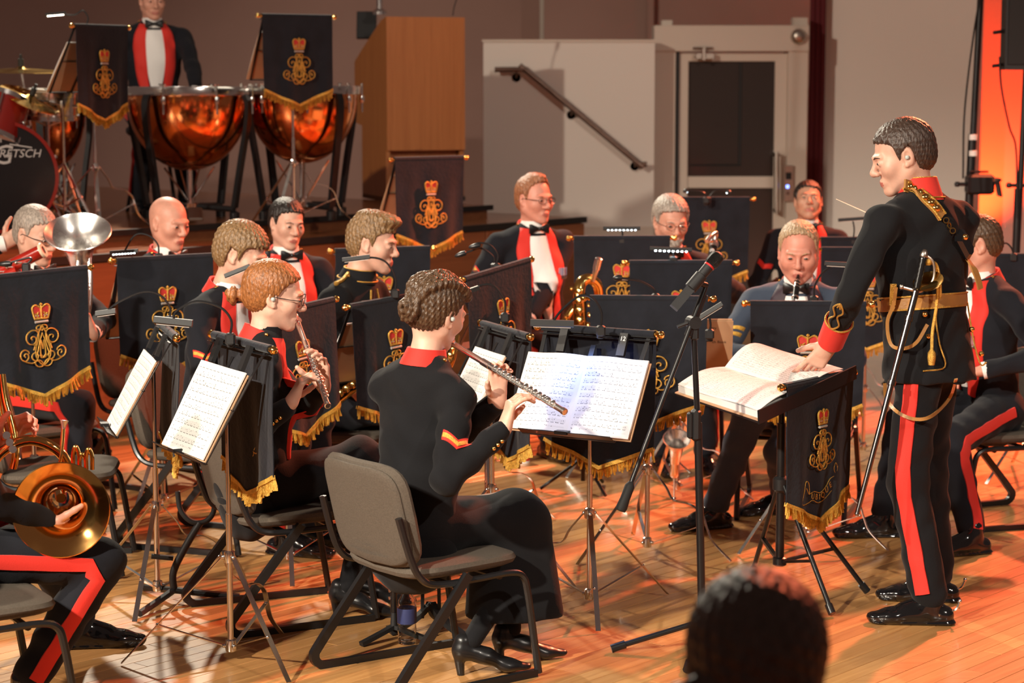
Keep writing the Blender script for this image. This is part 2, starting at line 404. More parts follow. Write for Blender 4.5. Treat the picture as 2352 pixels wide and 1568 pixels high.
# ================================================================= the hall
PA = R(50.0)                                              # planks and stage front run this way
E1 = V(math.cos(PA), math.sin(PA), 0); E2 = V(-math.sin(PA), math.cos(PA), 0)
M_plank = wood_mat('floor_plank_wood', (0.44, 0.20, 0.065), (0.62, 0.33, 0.12), rough=0.30, rnd=0.22, coat=0.35)
M_panel = wood_mat('stage_panel_wood', (0.15, 0.050, 0.016), (0.235, 0.085, 0.03), along=(1, 0, 0), rough=0.4, coat=0.25, fine=0.5)
M_lectern = wood_mat('lectern_cherry_wood', (0.38, 0.125, 0.030), (0.48, 0.175, 0.048), along=(0, 0, 1), rough=0.42, coat=0.15, fine=0.8)
M_dark = mat('stage_black_edge', (0.008, 0.008, 0.008), 0.5)
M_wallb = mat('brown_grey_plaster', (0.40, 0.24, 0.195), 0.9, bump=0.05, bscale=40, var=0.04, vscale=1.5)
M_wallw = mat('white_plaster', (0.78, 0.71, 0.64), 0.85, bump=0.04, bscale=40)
M_frame = mat('cream_paint', (0.66, 0.56, 0.47), 0.5)
M_burg = mat('burgundy_cloth', (0.11, 0.012, 0.016), 0.85, bump=0.2, bscale=30)
M_glass = mat('dark_door_glass', (0.050, 0.038, 0.034), 0.12, spec=0.6)
M_steel = mat('brushed_steel', (0.50, 0.44, 0.38), 0.35, metal=1)
M_rail = mat('brown_handrail_metal', (0.20, 0.13, 0.10), 0.35, metal=0.7)
M_sub = mat('floor_joint', (0.05, 0.022, 0.010), 0.8)
STAGE_Z = 1.0
def wall_slab(name, p, q, z0, z1, th, m, parent=None):
    p = Vector((p[0], p[1], 0)); q = Vector((q[0], q[1], 0)); d = (q-p).normalized(); n = V(-d.y, d.x, 0)
    mb = MB(); mb.prism([(p.x, p.y), (q.x, q.y), ((q+n*th).x, (q+n*th).y), ((p+n*th).x, (p+n*th).y)], z0, z1)
    return mb.build(name, m, parent, smooth=False)
# floor slab with planks
mb = MB(); mb.box((0, 9, -0.06), (17, 20, 0.11)); floor = struct(mb.build('floor', M_sub, smooth=False))
PW = 0.072; rows = {}; plk = []
rng = random.Random(3)
for r in range(-130, 150):
    x = -14 + rng.random()*1.6
    while x < 14:
        L = rng.choice((1.2, 1.5, 1.8, 2.1)); c = V(0, 8.5, 0)+E1*(x+L/2)+E2*(r*PW)
        if abs(c.x) < 7.5 and 1 < c.y < 18: plk.append((c, L))
        x += L
def seen(c):
    d = c.y*math.cos(PITCH)+CAM_H*math.sin(PITCH)
    px = 1176+FPX*c.x/d; py = 784+FPX*math.tan(math.atan2(CAM_H, c.y)-PITCH)
    return -260 < px < 2612 and 1000 < py < 1640
vis = sorted([p for p in plk if seen(p[0])], key=lambda p: p[0].y)
near = vis[:300]; nearset = set(id(p) for p in near); pm = {}
for L in (1.2, 1.5, 1.8, 2.1):
    b = MB(); b.cbox((0, 0, -0.006), (L-0.0015, PW-0.0018, 0.012), 0.0012); o = b.build('plank', M_plank, smooth=False)
    pm[L] = o.data; bpy.data.objects.remove(o)
for p in near:
    o = link('plank', pm[p[1]], floor); o.location = (p[0].x, p[0].y, 0); o.rotation_euler = (0, 0, PA)
b = MB(); rot = Matrix.Rotation(PA, 3, 'Z')
for p in plk:
    if id(p) not in nearset: b.box((p[0].x, p[0].y, -0.006), (p[1]-0.0015, PW-0.0018, 0.012), rot)
M_plank2 = wood_mat('far_plank_wood', (0.44, 0.20, 0.065), (0.62, 0.33, 0.12), rough=0.30, coat=0.35)
o = b.build('plank_field', M_plank2, floor, smooth=False); o['kind'] = 'stuff'
# stage
SA = fl(800, 541, STAGE_Z); SA = V(SA.x, SA.y, 0)
def sp(a, b): return SA+E1*a+E2*b                          # along the front, back from it
tR = 1.95
for t in np.arange(0.5, 4, 0.01):
    q = sp(t, 0); d = q.y*math.cos(PITCH)+(CAM_H-1)*math.sin(PITCH)
    if 1176+FPX*q.x/d > 1342: tR = t; break
def poly_slab(name, pts, z0, z1, m, parent=None):
    mb = MB(); mb.prism([(p.x, p.y) for p in pts], z0, z1); return mb.build(name, m, parent, smooth=False)
M_stagetop = wood_mat('stage_floor_wood', (0.20, 0.065, 0.02), (0.30, 0.11, 0.035), along=(1, 0, 0), rough=0.28, coat=0.4, fine=0.5)
stage = struct(poly_slab('floor_stage', [sp(-7, 0.02), sp(tR-0.02, 0.02), sp(tR-0.02, 6), sp(-7, 6)], 0.0, STAGE_Z-0.03, M_stagetop))
poly_slab('stage_top', [sp(-7, 0.0), sp(tR, 0.0), sp(tR, 6), sp(-7, 6)], STAGE_Z-0.03, STAGE_Z, M_stagetop, stage)
poly_slab('nosing', [sp(-7, -0.012), sp(tR+0.012, -0.012), sp(tR+0.012, 0.02), sp(-7, 0.02)], STAGE_Z-0.035, STAGE_Z+0.004, M_dark, stage)
rotE = Matrix.Rotation(PA, 3, 'Z'); k = 0; xx = -7.0
while xx < tR-0.05:                                       # front panels with joints
    wdt = min(1.18, tR-xx-0.004); c = sp(xx+wdt/2, 0.008); mb = MB(); mb.cbox((0, 0, 0), (wdt-0.008, 0.024, STAGE_Z-0.10), 0.003)
    o = mb.build('panel', M_panel, stage, smooth=False); o.location = (c.x, c.y, (STAGE_Z-0.10)/2+0.06); o.rotation_euler = (0, 0, PA); xx += 1.18
xx = 0.02
while xx < 5:
    c = sp(tR-0.008, xx+0.59); mb = MB(); mb.cbox((0, 0, 0), (1.172, 0.024, STAGE_Z-0.10), 0.003)
    o = mb.build('panel', M_panel, stage, smooth=False); o.location = (c.x, c.y, (STAGE_Z-0.10)/2+0.06); o.rotation_euler = (0, 0, PA+math.pi/2); xx += 1.18
poly_slab('kick_board', [sp(-7, 0.03), sp(tR-.03, 0.03), sp(tR-.03, 5.9), sp(-7, 5.9)], 0, 0.07, M_dark, stage)
RZ = 1.09
riser = struct(poly_slab('floor_riser', [sp(-7, 0.40), sp(tR-0.55, 0.40), sp(tR-0.55, 5.9), sp(-7, 5.9)], STAGE_Z, RZ-0.025, M_panel))
poly_slab('riser_top', [sp(-7, 0.38), sp(tR-0.53, 0.38), sp(tR-0.53, 5.9), sp(-7, 5.9)], RZ-0.025, RZ, M_stagetop, riser)
poly_slab('nosing', [sp(-7, 0.37), sp(tR-0.52, 0.37), sp(tR-0.52, 0.40), sp(-7, 0.40)], RZ-0.030, RZ+0.003, M_dark, riser)
# walls
DW = 18.6
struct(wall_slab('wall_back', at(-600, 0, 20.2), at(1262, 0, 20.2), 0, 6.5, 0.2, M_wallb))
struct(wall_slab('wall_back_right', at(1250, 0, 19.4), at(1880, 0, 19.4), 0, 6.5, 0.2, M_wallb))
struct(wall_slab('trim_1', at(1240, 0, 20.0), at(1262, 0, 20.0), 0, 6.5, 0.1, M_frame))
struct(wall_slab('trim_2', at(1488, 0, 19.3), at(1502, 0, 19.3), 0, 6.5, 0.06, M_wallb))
WD = 17.4
struct(wall_slab('wall_right', at(1876, 0, WD), at(2246, 0, WD-0.5), 0, 6.5, 0.25, M_wallw))
struct(wall_slab('wall_set_back', at(2190, 0, WD+0.45), at(2900, 0, WD+0.30), 0, 6.5, 0.2, M_wallw))   # wall set back on purpose, so the red uplight stays off wall_right
pw = [at(1857, 300, WD-0.15), at(1892, 300, WD-0.15)]
mb = MB()
for i in range(3):
    a = pw[0].lerp(pw[1], i/3); c = pw[0].lerp(pw[1], (i+1)/3); m_ = (a+c)/2
    mb.tube([(m_.x, m_.y, 0), (m_.x, m_.y, 6.5)], (c-a).length*0.58, 10)
tag(mb.build('wall_hanging', M_burg), 'narrow dark burgundy hanging beside the cream door frame', 'curtain')
WH = 16.6
hw_top = at(1300, 97, WH).z
hw = struct(wall_slab('wall_stair', at(1110, 0, WH), at(1505, 0, WH), 0, hw_top, 0.16, M_wallw))
wall_slab('coping', at(1107, 0, WH-.012), at(1508, 0, WH-.012), hw_top, hw_top+0.02, 0.19, M_frame, hw)
wall_slab('skirting', at(1290, 0, WH-.02), at(1505, 0, WH-.02), 0, at(1400, 520, WH).z, 0.02, M_frame, hw)
# handrail on the stair wall
rp = [at(1136, 160, WH-0.10), at(1198, 160, WH-0.10), at(1212, 165, WH-0.10), at(1455, 366, WH-0.10), at(1470, 377, WH-0.10), at(1486, 377, WH-0.10)]
t = thing('handrail', 'brown metal handrail sloping down the white stair wall', 'handrail', (rp[0].x, rp[0].y, 0)); t.location = rp[0]
IM = Matrix.Translation(-rp[0])
mb = MB(); mb.tube(spline(rp, 4), 0.021, 10); mb.build('rail', M_rail, t, M=IM)
for q in ((1186, 172), (1312, 258), (1458, 376)):
    c = at(*q, WH-0.02); mb = MB(); mb.lathe([(0.0, -.02), (0.032, -0.02), (0.034, 0.0), (0.0, 0.0)], c+V(0, 0.02, -.02), (0, -1, 0), 16)
    mb.tube([c+V(0, 0, -.02), c+V(0, -0.06, -.015), c+V(0, -0.075, 0.02)], 0.008, 8); mb.build('bracket', M_rail, t, M=IM)
# door enclosure
DD = 16.9
def px_box(name, x0, y0, x1, y1, D, th, m, parent=None, bev=0.004):
    a = at(x0, y0, D); b = at(x1, y1, D); mb = MB(); mb.cbox((0, 0, 0), (abs(b.x-a.x), th, abs(a.z-b.z)), bev)
    o = mb.build(name, m, parent, smooth=False); o.location = ((a.x+b.x)/2, D+th/2, (a.z+b.z)/2); return o
def px_strip(name, x0, y0, x1, z0, D, th, m, parent=None):
    a = at(x0, y0, D); b = at(x1, y0, D); mb = MB(); mb.cbox((0, 0, 0), (b.x-a.x, th, a.z-z0), 0.004)
    o = mb.build(name, m, parent, smooth=False); o.location = ((a.x+b.x)/2, D+th/2, (a.z+z0)/2); return o
door = thing('door_1', 'cream framed lift door with dark glass panes', 'door', (at(1680, 300, DD).x, DD, 0)); door['kind'] = 'structure'
def dpart(o): o.parent = door; o.location = o.location-door.location; return o
dpart(px_strip('side_jamb', 1503, 58, 1553, 0.0, DD, 0.30, M_frame)); dpart(px_strip('side_jamb', 1812, 58, 1858, 0.0, DD, 0.30, M_frame))
dpart(px_box('header', 1503, 58, 1858, 118, DD-0.02, 0.32, M_frame))
dpart(px_box('top_ledge', 1520, 46, 1545, 60, DD+.1, 0.15, M_frame)); dpart(px_box('top_ledge', 1822, 40, 1856, 60, DD+.1, 0.15, M_frame))
dpart(px_box('shadow_gap', 1553, 118, 1557, 560, DD+.02, 0.05, M_dark))
zb = at(1680, 440, DD).z
leaf = dpart(px_strip('leaf_stile', 1558, 122, 1582, 0.02, DD+.05, 0.05, M_frame)); dpart(px_strip('leaf_stile', 1781, 122, 1811, 0.02, DD+.05, 0.05, M_frame))
dpart(px_box('leaf_rail', 1580, 122, 1783, 141, DD+.05, 0.05, M_frame)); dpart(px_box('leaf_rail', 1580, 405, 1783, 432, DD+.05, 0.05, M_frame))
dpart(px_box('pane', 1580, 139, 1783, 407, DD+.08, 0.01, M_glass))
dpart(px_box('pane_edge', 1698, 141, 1702, 379, DD+.075, 0.01, M_dark)); dpart(px_box('pane_edge', 1586, 377, 1702, 381, DD+.075, 0.01, M_dark))
dpart(px_strip('lower_pane', 1580, 431, 1783, 0.02, DD+.08, 0.01, M_glass))
o = dpart(px_box('door_closer', 1597, 122, 1641, 136, DD-0.05, 0.06, M_steel)); dpart(px_box('closer_arm', 1592, 108, 1638, 113, DD-0.05, 0.03, M_rail)); dpart(px_box('closer_arm', 1613, 108, 1621, 140, DD-0.07, 0.02, M_steel))
mb = MB(); a = at(1784, 350, DD-.06); c = at(1784, 490, DD-.06); mb.tube([a+V(0, .1, -.02), a, c, c+V(0, .1, .02)], 0.018, 10)
o = mb.build('door_handle', M_steel, door, M=Matrix.Translation(-door.location))
t = thing('call_panel', 'grey lift call panel with a blue light beside the door', 'panel', at(1811, 420, DD-.03))
for nm, x0, y0, x1, y1, m, d in (('plate', 1802, 380, 1822, 463, M_steel, 0.025), ('display', 1805, 396, 1818, 412, M_dark, 0.03), ('button_light', 1806, 425, 1812, 432, M_blue_led, 0.03), ('button', 1806, 440, 1813, 447, M_rail, 0.03)):
    o = px_box(nm, x0, y0, x1, y1, DD-0.005-d, d, m, bev=0.002); o.parent = t; o.location = o.location-t.location
c = at(1834, 84, DD-0.03); mb = MB(); mb.lathe([(0.0, 0.05), (0.03, 0.05), (0.052, 0.035), (0.060, 0.01), (0.060, -0.01), (0, -0.01)], c, (0, -1, 0), 24)
mb.lathe([(0.0, 0.06), (0.014, 0.058), (0.016, 0.05)], c, (0, -1, 0), 12)
tag(mb.build('alarm_bell', M_steel), 'round grey alarm bell at the corner of the door frame', 'bell')
# lectern on the stage
LA = R(20); lu = V(math.cos(LA), math.sin(LA), 0); lw = V(-math.sin(LA), math.cos(LA), 0)
lo = at(889, 300, 15.0); lo = V(lo.x, lo.y, RZ)
ztop = at(889, 38, 15.0).z-RZ; zmid = at(889, 346, 15.0).z-RZ; Wl = 0.565
t = thing('lectern', 'tall cherry wood lectern standing on the stage', 'lectern', lo)
def lpt(a, b, z): return lu*a+lw*b+V(0, 0, z)
mb = MB(); mb.add([lpt(0, 0, zmid), lpt(Wl, 0, zmid), lpt(Wl, 0, ztop), lpt(0, 0, ztop), lpt(0, .03, zmid), lpt(Wl, .03, zmid), lpt(Wl, .03, ztop), lpt(0, .03, ztop)],
   [(0, 1, 2, 3), (7, 6, 5, 4), (0, 4, 5, 1), (1, 5, 6, 2), (2, 6, 7, 3), (3, 7, 4, 0)]); mb.build('front_panel', M_lectern, t, smooth=False)
prof = [(0.03, 0.0), (0.03, ztop-0.005), (0.12, ztop-0.02), (0.30, ztop-0.09), (0.62, ztop-0.22), (0.80, ztop-0.30), (0.80, zmid+0.18), (0.62, zmid+0.16), (0.62, 0.0)]
for s0 in (0.0, Wl-0.03):
    mb = MB(); mb.prism([(b_, z_) for b_, z_ in prof], 0, 0.03, frame(lpt(s0, 0, 0), lw, V(0, 0, 1), lu)); mb.build('side_panel', M_lectern, t, smooth=False)
mb = MB(); mb.add([lpt(.03, .10, 0), lpt(Wl-.03, .10, 0), lpt(Wl-.03, .10, zmid), lpt(.03, .10, zmid), lpt(.03, .13, 0), lpt(Wl-.03, .13, 0), lpt(Wl-.03, .13, zmid), lpt(.03, .13, zmid)],
   [(0, 1, 2, 3), (7, 6, 5, 4), (0, 4, 5, 1), (1, 5, 6, 2), (2, 6, 7, 3), (3, 7, 4, 0)]); mb.build('lower_panel', M_lectern, t, smooth=False)
mb = MB(); mb.add([lpt(0.03, .06, ztop-.05), lpt(Wl-.03, .06, ztop-.05), lpt(Wl-.03, .78, ztop-.33), lpt(.03, .78, ztop-.33), lpt(0.03, .06, ztop-.08), lpt(Wl-.03, .06, ztop-.08), lpt(Wl-.03, .78, ztop-.36), lpt(.03, .78, ztop-.36)],
   [(0, 1, 2, 3), (7, 6, 5, 4), (0, 4, 5, 1), (1, 5, 6, 2), (2, 6, 7, 3), (3, 7, 4, 0)]); mb.build('desk_top', M_lectern, t, smooth=False)
mb = MB(); mb.add([lpt(.0, .0, 0), lpt(Wl, .0, 0), lpt(Wl, .62, 0), lpt(.0, .62, 0), lpt(0, .0, .03), lpt(Wl, .0, .03), lpt(Wl, .62, .03), lpt(0, .62, .03)],
   [(0, 1, 2, 3), (7, 6, 5, 4), (0, 4, 5, 1), (1, 5, 6, 2), (2, 6, 7, 3), (3, 7, 4, 0)]); mb.build('plinth', M_dark, t, smooth=False)
c = at(842, 58, 15.5); mb = MB(); mb.cbox((0, 0, 0), (0.14, 0.03, 0.20), 0.004, Matrix.Rotation(R(-20), 3, 'X')); o = mb.build('monitor', M_blackp, smooth=False); o.location = c
o.parent = t; o.location = c-lo
o = None
c = at(872, 20, 15.3); mb = MB(); mb.tube([(0, 0, -0.03), (0, 0, 0.35)], 0.022, 12); mb.lathe([(0.05, -0.04), (0.05, -0.02), (0.024, 0)], n=12, cap=True); o = mb.build('post', M_chrome, t); o.location = c-lo
p0 = at(1040, 36, 15.2); mb = MB(); mb.tube(spline([p0, p0+V(.01, 0, .06), p0+V(.03, 0, .12)], 5), 0.004, 6); mb.tube([p0+V(.03, 0, .12), p0+V(.045, 0, .17)], 0.011, 8)
mb.build('gooseneck_microphone', M_blackp, t, M=Matrix.Translation(-lo))
# red uplight at the foot of the pier, lighting stand pole with lantern and loudspeaker on its stand
spot('uplight_red', (at(2266, 620, 17.42).x, 17.42, 0.34), (at(2266, 0, 17.6).x, 17.80, 2.8), 700, (1.0, 0.045, 0.008), 80, 0.9, 0.05)
pu = V(at(2266, 620, 17.42).x, 17.42, 0.0)
t = thing('uplighter', 'black floor uplighter throwing red light up the set-back wall', 'light', pu)
mb = MB(); mb.lathe([(0.0, 0.30), (0.05, 0.30), (0.06, 0.26), (0.085, 0.32), (0.09, 0.12), (0.07, 0.06), (0, 0.06)], n=18); mb.build('can', M_blackm, t)
mb = MB(); mb.box((0, 0, 0.012), (0.22, 0.16, 0.024)); mb.bar([(-.1, 0, .02), (-.1, 0, .2)], 0.02, 0.006); mb.bar([(.1, 0, .02), (.1, 0, .2)], 0.02, 0.006); mb.build('yoke', M_blackm, t, smooth=False)
PD = 13.2
pA = at(2254, 0, PD); pB = at(2226, 480, PD); base = V(pB.x-0.02, PD, 0)
t = thing('lighting_stand', 'tall black lighting stand with cable behind the conductor', 'stand', base)
top = V(pA.x+0.03, PD, 3.6); mid = V(pB.x, PD, 1.25)
mb = MB(); mb.tube([V(0, 0, .1), mid-base, V(mid.x+.01-base.x, 0, 1.6)], 0.026, 12); mb.tube([V(mid.x+.01-base.x, 0, 1.5), top-base], 0.020, 12); mb.build('pole', M_blackm, t)
for a in (20, 140, 260):
    mb = MB(); mb.tube([(0, 0, .5), (0.55*math.cos(R(a)), .55*math.sin(R(a)), .02)], 0.014, 8); mb.build('leg', M_blackm, t)
mb = MB(); q0 = at(2240, 55, PD-.02); q1 = at(2216, 250, PD-.05); q2 = at(2212, 410, PD-.04)
mb.tube(spline([q0+V(.06, 0, .35)-base, q0-base, q1-base, q2-base], 8), 0.006, 6); mb.build('cable', M_rubber, t)
for y_ in (315, 352):
    c = at(2235, y_, PD-.03)-base; mb = MB(); mb.tube([c-V(0, 0, .016), c+V(0, 0, .016)], 0.0245, 12); mb.build('tape_band', M_paper, t)
c = at(2250, 423, PD-.05); t = thing('stage_lantern', 'black lantern clamped low on the tall lighting stand', 'light', c)
mb = MB(); mb.cbox((0, 0, 0), (0.16, 0.13, 0.12), 0.015); mb.build('housing', M_blackm, t, smooth=False)
mb = MB(); mb.cbox((.10, 0, 0.02), (0.045, 0.12, 0.02), 0.004, Matrix.Rotation(R(-35), 3, 'Y')); mb.cbox((.115, 0, -0.03), (0.012, 0.11, 0.09), 0.004, Matrix.Rotation(R(-12), 3, 'Y')); mb.build('barn_door', M_blackm, t, smooth=False)
mb = MB(); mb.tube([(-.08, 0, 0), (-.13, 0, 0.0)], 0.012, 8); mb.ball((-.135, 0, 0), 0.018); mb.tube([(-.06, 0, .05), (-.06, 0, .075), (.05, 0, .075)], .008, 6); mb.build('clamp', M_blackm, t)
SD = 12.6
c = at(2345, 60, SD); t = thing('loudspeaker', 'black loudspeaker cabinet up on its stand at the right edge', 'speaker', V(c.x+.06, SD, at(2330, 160, SD).z))
mb = MB(); mb.prism([(-.17, -.1), (.18, -.16), (.20, .18), (-.13, .2)], 0, 0.62); mb.build('cabinet', M_blackp, t, smooth=False)
mb = MB(); mb.prism([(-.155, -.118), (.165, -.172), (.165, -.165), (-.155, -.111)], 0.03, 0.59); mb.build('grille', M_rubber, t, smooth=False)
for z_ in (.03, .22):
    mb = MB(); mb.tube([(-.15, 0, z_), (-.22, -.02, z_-.01)], 0.010, 8); mb.build('bracket_screw', M_blackp, t)
b0 = at(2334, 400, SD); base = V(b0.x+.02, SD, 0); t = thing('speaker_stand', 'slim black speaker stand at the right edge of the hall', 'stand', base)
mb = MB(); mb.tube([(-.02, 0, .1), (0.02, 0, at(2330, 160, SD).z)], 0.017, 10); mb.tube([(-.02, 0, .1), (-.005, 0, 1.3)], 0.022, 10); mb.build('pole', M_blackm, t)
for a in (95, 215, 335):
    mb = MB(); mb.tube([(0, 0, .85), (0.5*math.cos(R(a)), .5*math.sin(R(a)), .02)], 0.011, 8); mb.build('leg', M_blackm, t)
mb = MB(); mb.tube([(-.05, 0, 1.32), (.04, 0, 1.32)], 0.012, 8); mb.ball((-.06, 0, 1.32), .018); mb.build('knob', M_blackm, t)
mb = MB(); q = [at(2296, 130, SD-.03), at(2300, 200, SD-.04), at(2318, 290, SD-.05), at(2334, 345, SD-.03), at(2336, 500, SD-.03)]
mb.tube(spline([p-base for p in q], 6), 0.006, 6); mb.build('cable', M_rubber, t)
# ================================================================= chairs
def rpad(mb, w_, d_, th, rc, F, n=28, puff=0.35, bow=0.0, mi=0):
    """upholstered pad: rounded outline in the frame's xy, thickness along z, bowed by x"""
    def outline(k):
        pts = []
        for i in range(n):
            a = 2*math.pi*i/n; e = 0.42
            x = math.copysign(abs(math.cos(a))**e, math.cos(a))*(w_/2-k); y = math.copysign(abs(math.sin(a))**e, math.sin(a))*(d_/2-k)
            pts.append((x, y))
        return pts
    rings = []
    for k, z in ((th*1.6, -th/2), (th*.5, -th*.46), (th*.12, -th*.28), (0, 0), (th*.12, th*.28), (th*.5, th*.46), (th*1.6, th/2)):
        rings.append([F @ Vector((x, y, z+bow*(x/(w_/2))**2)) for x, y in outline(k)])
    mb.loft(rings, True, mi)
def chair_meshes():
    P = {}
    I = Matrix.Identity(4)
    mb = MB(); F = frame((0, 0.015, 0.437), (1, 0, 0), (0, 1, 0.02), (0, -0.02, 1)); rpad(mb, 0.46, 0.44, 0.055, .1, F, bow=0.012); P['seat'] = (mb, M_chairfab)
    mb = MB(); up = Vector((0, -0.20, 0.98)); F = frame((0, -0.240, 0.645), (1, 0, 0), up, Vector((1, 0, 0)).cross(up)); rpad(mb, 0.46, 0.40, 0.045, .1, F, bow=-0.035); P['backrest'] = (mb, M_chairfab)
    mb = MB(); F = frame((0, -0.261, 0.642), (1, 0, 0), up, Vector((1, 0, 0)).cross(up)); rpad(mb, 0.435, 0.375, 0.02, .1, F, bow=-0.03); P['back_shell'] = (mb, M_chairfab)
    for s in (-1, 1):
        x = 0.235*s
        mb = MB(); mb.tube(spline([(x*.96, -0.262, .66), (x*.98, -0.225, .52), (x, -0.19, .44), (x, -0.13, .405), (x, 0.02, .402), (x, 0.15, .405), (x, 0.205, .385), (x, 0.225, .32), (x, 0.25, .15), (x, 0.27, 0.012)], 5), 0.0125, 8)
        P['side_frame%d' % s] = (mb, M_blackm)
        mb = MB(); mb.bar(spline([(x+.018*s, -0.02, .43), (x+.018*s, -0.12, .29), (x+.018*s, -0.26, .10), (x+.018*s, -0.285, .055), (x+.018*s, -0.268, .022), (x+.018*s, -0.22, .012), (x+.01*s, 0.0, .012), (x, 0.26, .012)], 5), 0.03, 0.02, up=(1, 0, 0.001))
        P['sled_rail%d' % s] = (mb, M_blackm)
    mb = MB(); mb.tube([(-.23, .12, .395), (.23, .12, .395)], 0.011, 8); mb.tube([(-.24, -.06, .39), (.24, -.06, .39)], 0.011, 8); P['cross_bar'] = (mb, M_blackm)
    return P
_cm = {}
for k_, (mb, m_) in chair_meshes().items():
    o = mb.build(k_.rstrip('-1'), m_); _cm[k_] = o.data; bpy.data.objects.remove(o)
def chair(x, y, yaw, label, group='black framed stacking chairs', z=0):
    t = thing('stacking_chair', label, 'chair', (x, y, z), R(yaw-90), group); t.scale = (1, 1, .88)
    for k_, me in _cm.items(): link(k_.rstrip('-1'), me, t)
    return t

# ================================================================= banners
BW, BS, BT = 0.47, 0.42, 0.51
def cloth_mesh(seed):
    rg = random.Random(seed); ph = [rg.uniform(0, 6.3) for _ in range(4)]; amp = rg.uniform(0.006, 0.012)
    nu, nv = 24, 20; rings = []
    def pt(i, j, off):
        u = (i/nu-.5); dep = BS+(BT-BS)*(1-abs(u)*2); v = j/nv; z = -v*dep
        y = amp*v*(math.sin(u*11+ph[0])+0.5*math.sin(u*23+ph[1]+v*2)) + 0.004*math.sin(v*6+ph[2])*v + 0.03*v*v*(abs(u)*2)**3*rg0
        x = u*BW*(1-0.03*v)
        return Vector((x, y-0.012+off, z+0.012 if j == 0 else z))
    rg0 = rg.uniform(-.5, .8); mb = MB(); n1 = nu+1
    fr = [pt(i, j, 0) for j in range(nv+1) for i in range(n1)]; bk = [pt(i, j, 0.0035) for j in range(nv+1) for i in range(n1)]
    N = len(fr); fs, mi = [], []
    for j in range(nv):
        for i in range(nu):
            a = j*n1+i; fs.append((a, a+1, a+n1+1, a+n1)); fs.append((N+a+n1, N+a+n1+1, N+a+1, N+a))
    bd = [i for i in range(n1)]+[j*n1+nu for j in range(1, nv+1)]+[nv*n1+i for i in range(nu-1, -1, -1)]+[j*n1 for j in range(nv-1, 0, -1)]
    for a, b in zip(bd, bd[1:]+bd[:1]): fs.append((a, N+a, N+b, b))
    mb.add(fr+bk, fs); bottom = [fr[nv*n1+i] for i in range(n1)]
    mid = lambda u, v: pt((u/BW+.5)*nu, v*nv, 0)
    # hem over the rod
    hb = MB(); hb.tube([(-BW/2, 0, 0), (-BW/4, 0, 0), (0, 0, 0), (BW/4, 0, 0), (BW/2, 0, 0)], 0.0145, 12)
    fb = MB(); rows = 64
    for i in range(rows):
        u0 = i/rows; k = u0*nu; i0 = min(int(k), nu-1); p = bottom[i0].lerp(bottom[i0+1], k-i0); q = bottom[min(i0+1, nu)]
        Lf = 0.040*rg.uniform(.8, 1.15); d = V(rg.uniform(-.012, .012), rg.uniform(-.008, .008), -Lf); w_ = BW/rows*0.62
        for kk in (0, 1):
            o_ = V(kk*BW/rows*.5, -0.003*kk, 0)
            a, b, c = p+o_+V(0, -.004, 0), p+o_+V(w_, -.001, 0), p+o_+V(w_*.5, .004, 0)
            fb.add([a, b, c, a+d*.6+V(0, -.002, 0), b+d*.6, c+d*.6, a+d, b+d+V(.001, 0, .002), c+d], [(0, 1, 4, 3), (1, 2, 5, 4), (2, 0, 3, 5), (3, 4, 7, 6), (4, 5, 8, 7), (5, 3, 6, 8), (6, 7, 8)])
    brd = MB(); brd.sweep([p+V(0, 0.0015, 0.004) for p in bottom], [(-.006, -.007), (.006, -.007), (.006, .007), (-.006, .007)], up=(0, 0, 1))
    return mb, hb, fb, brd, mid
CY0, CYS, CZS = 638, 1935.0, 2419.0
_cyl = [[(545,740),(538,722),(552,708),(575,718),(582,750),(560,785),(520,780),(496,740),(500,690),(535,652),(580,650),(605,690),(600,750),(580,810),(570,870),(580,930),(610,985),(640,1005)],
 [(478,905),(468,890),(480,870),(500,880),(505,915),(480,945),(448,930),(434,890),(445,850),(475,832),(505,850),(512,872)],
 [(448,930),(490,958),(540,972),(578,950),(592,905),(575,872),(545,882),(535,915),(556,948),(600,958)],
 [(640,612),(612,660),(592,730),(570,800),(556,845)], [(640,680),(618,740),(604,800),(588,870),(572,915)],
 [(640,842),(630,790),(622,750),(618,800),(614,870),(618,930)], [(640,660),(620,640),(596,645),(590,622),(606,606),(632,604),(652,625)],
 [(640,1005),(604,1018),(572,1002),(562,968),(588,946),(618,964),(640,1005)], [(604,900),(630,930),(655,900)], [(560,800),(582,795),(586,775),(570,772)]]
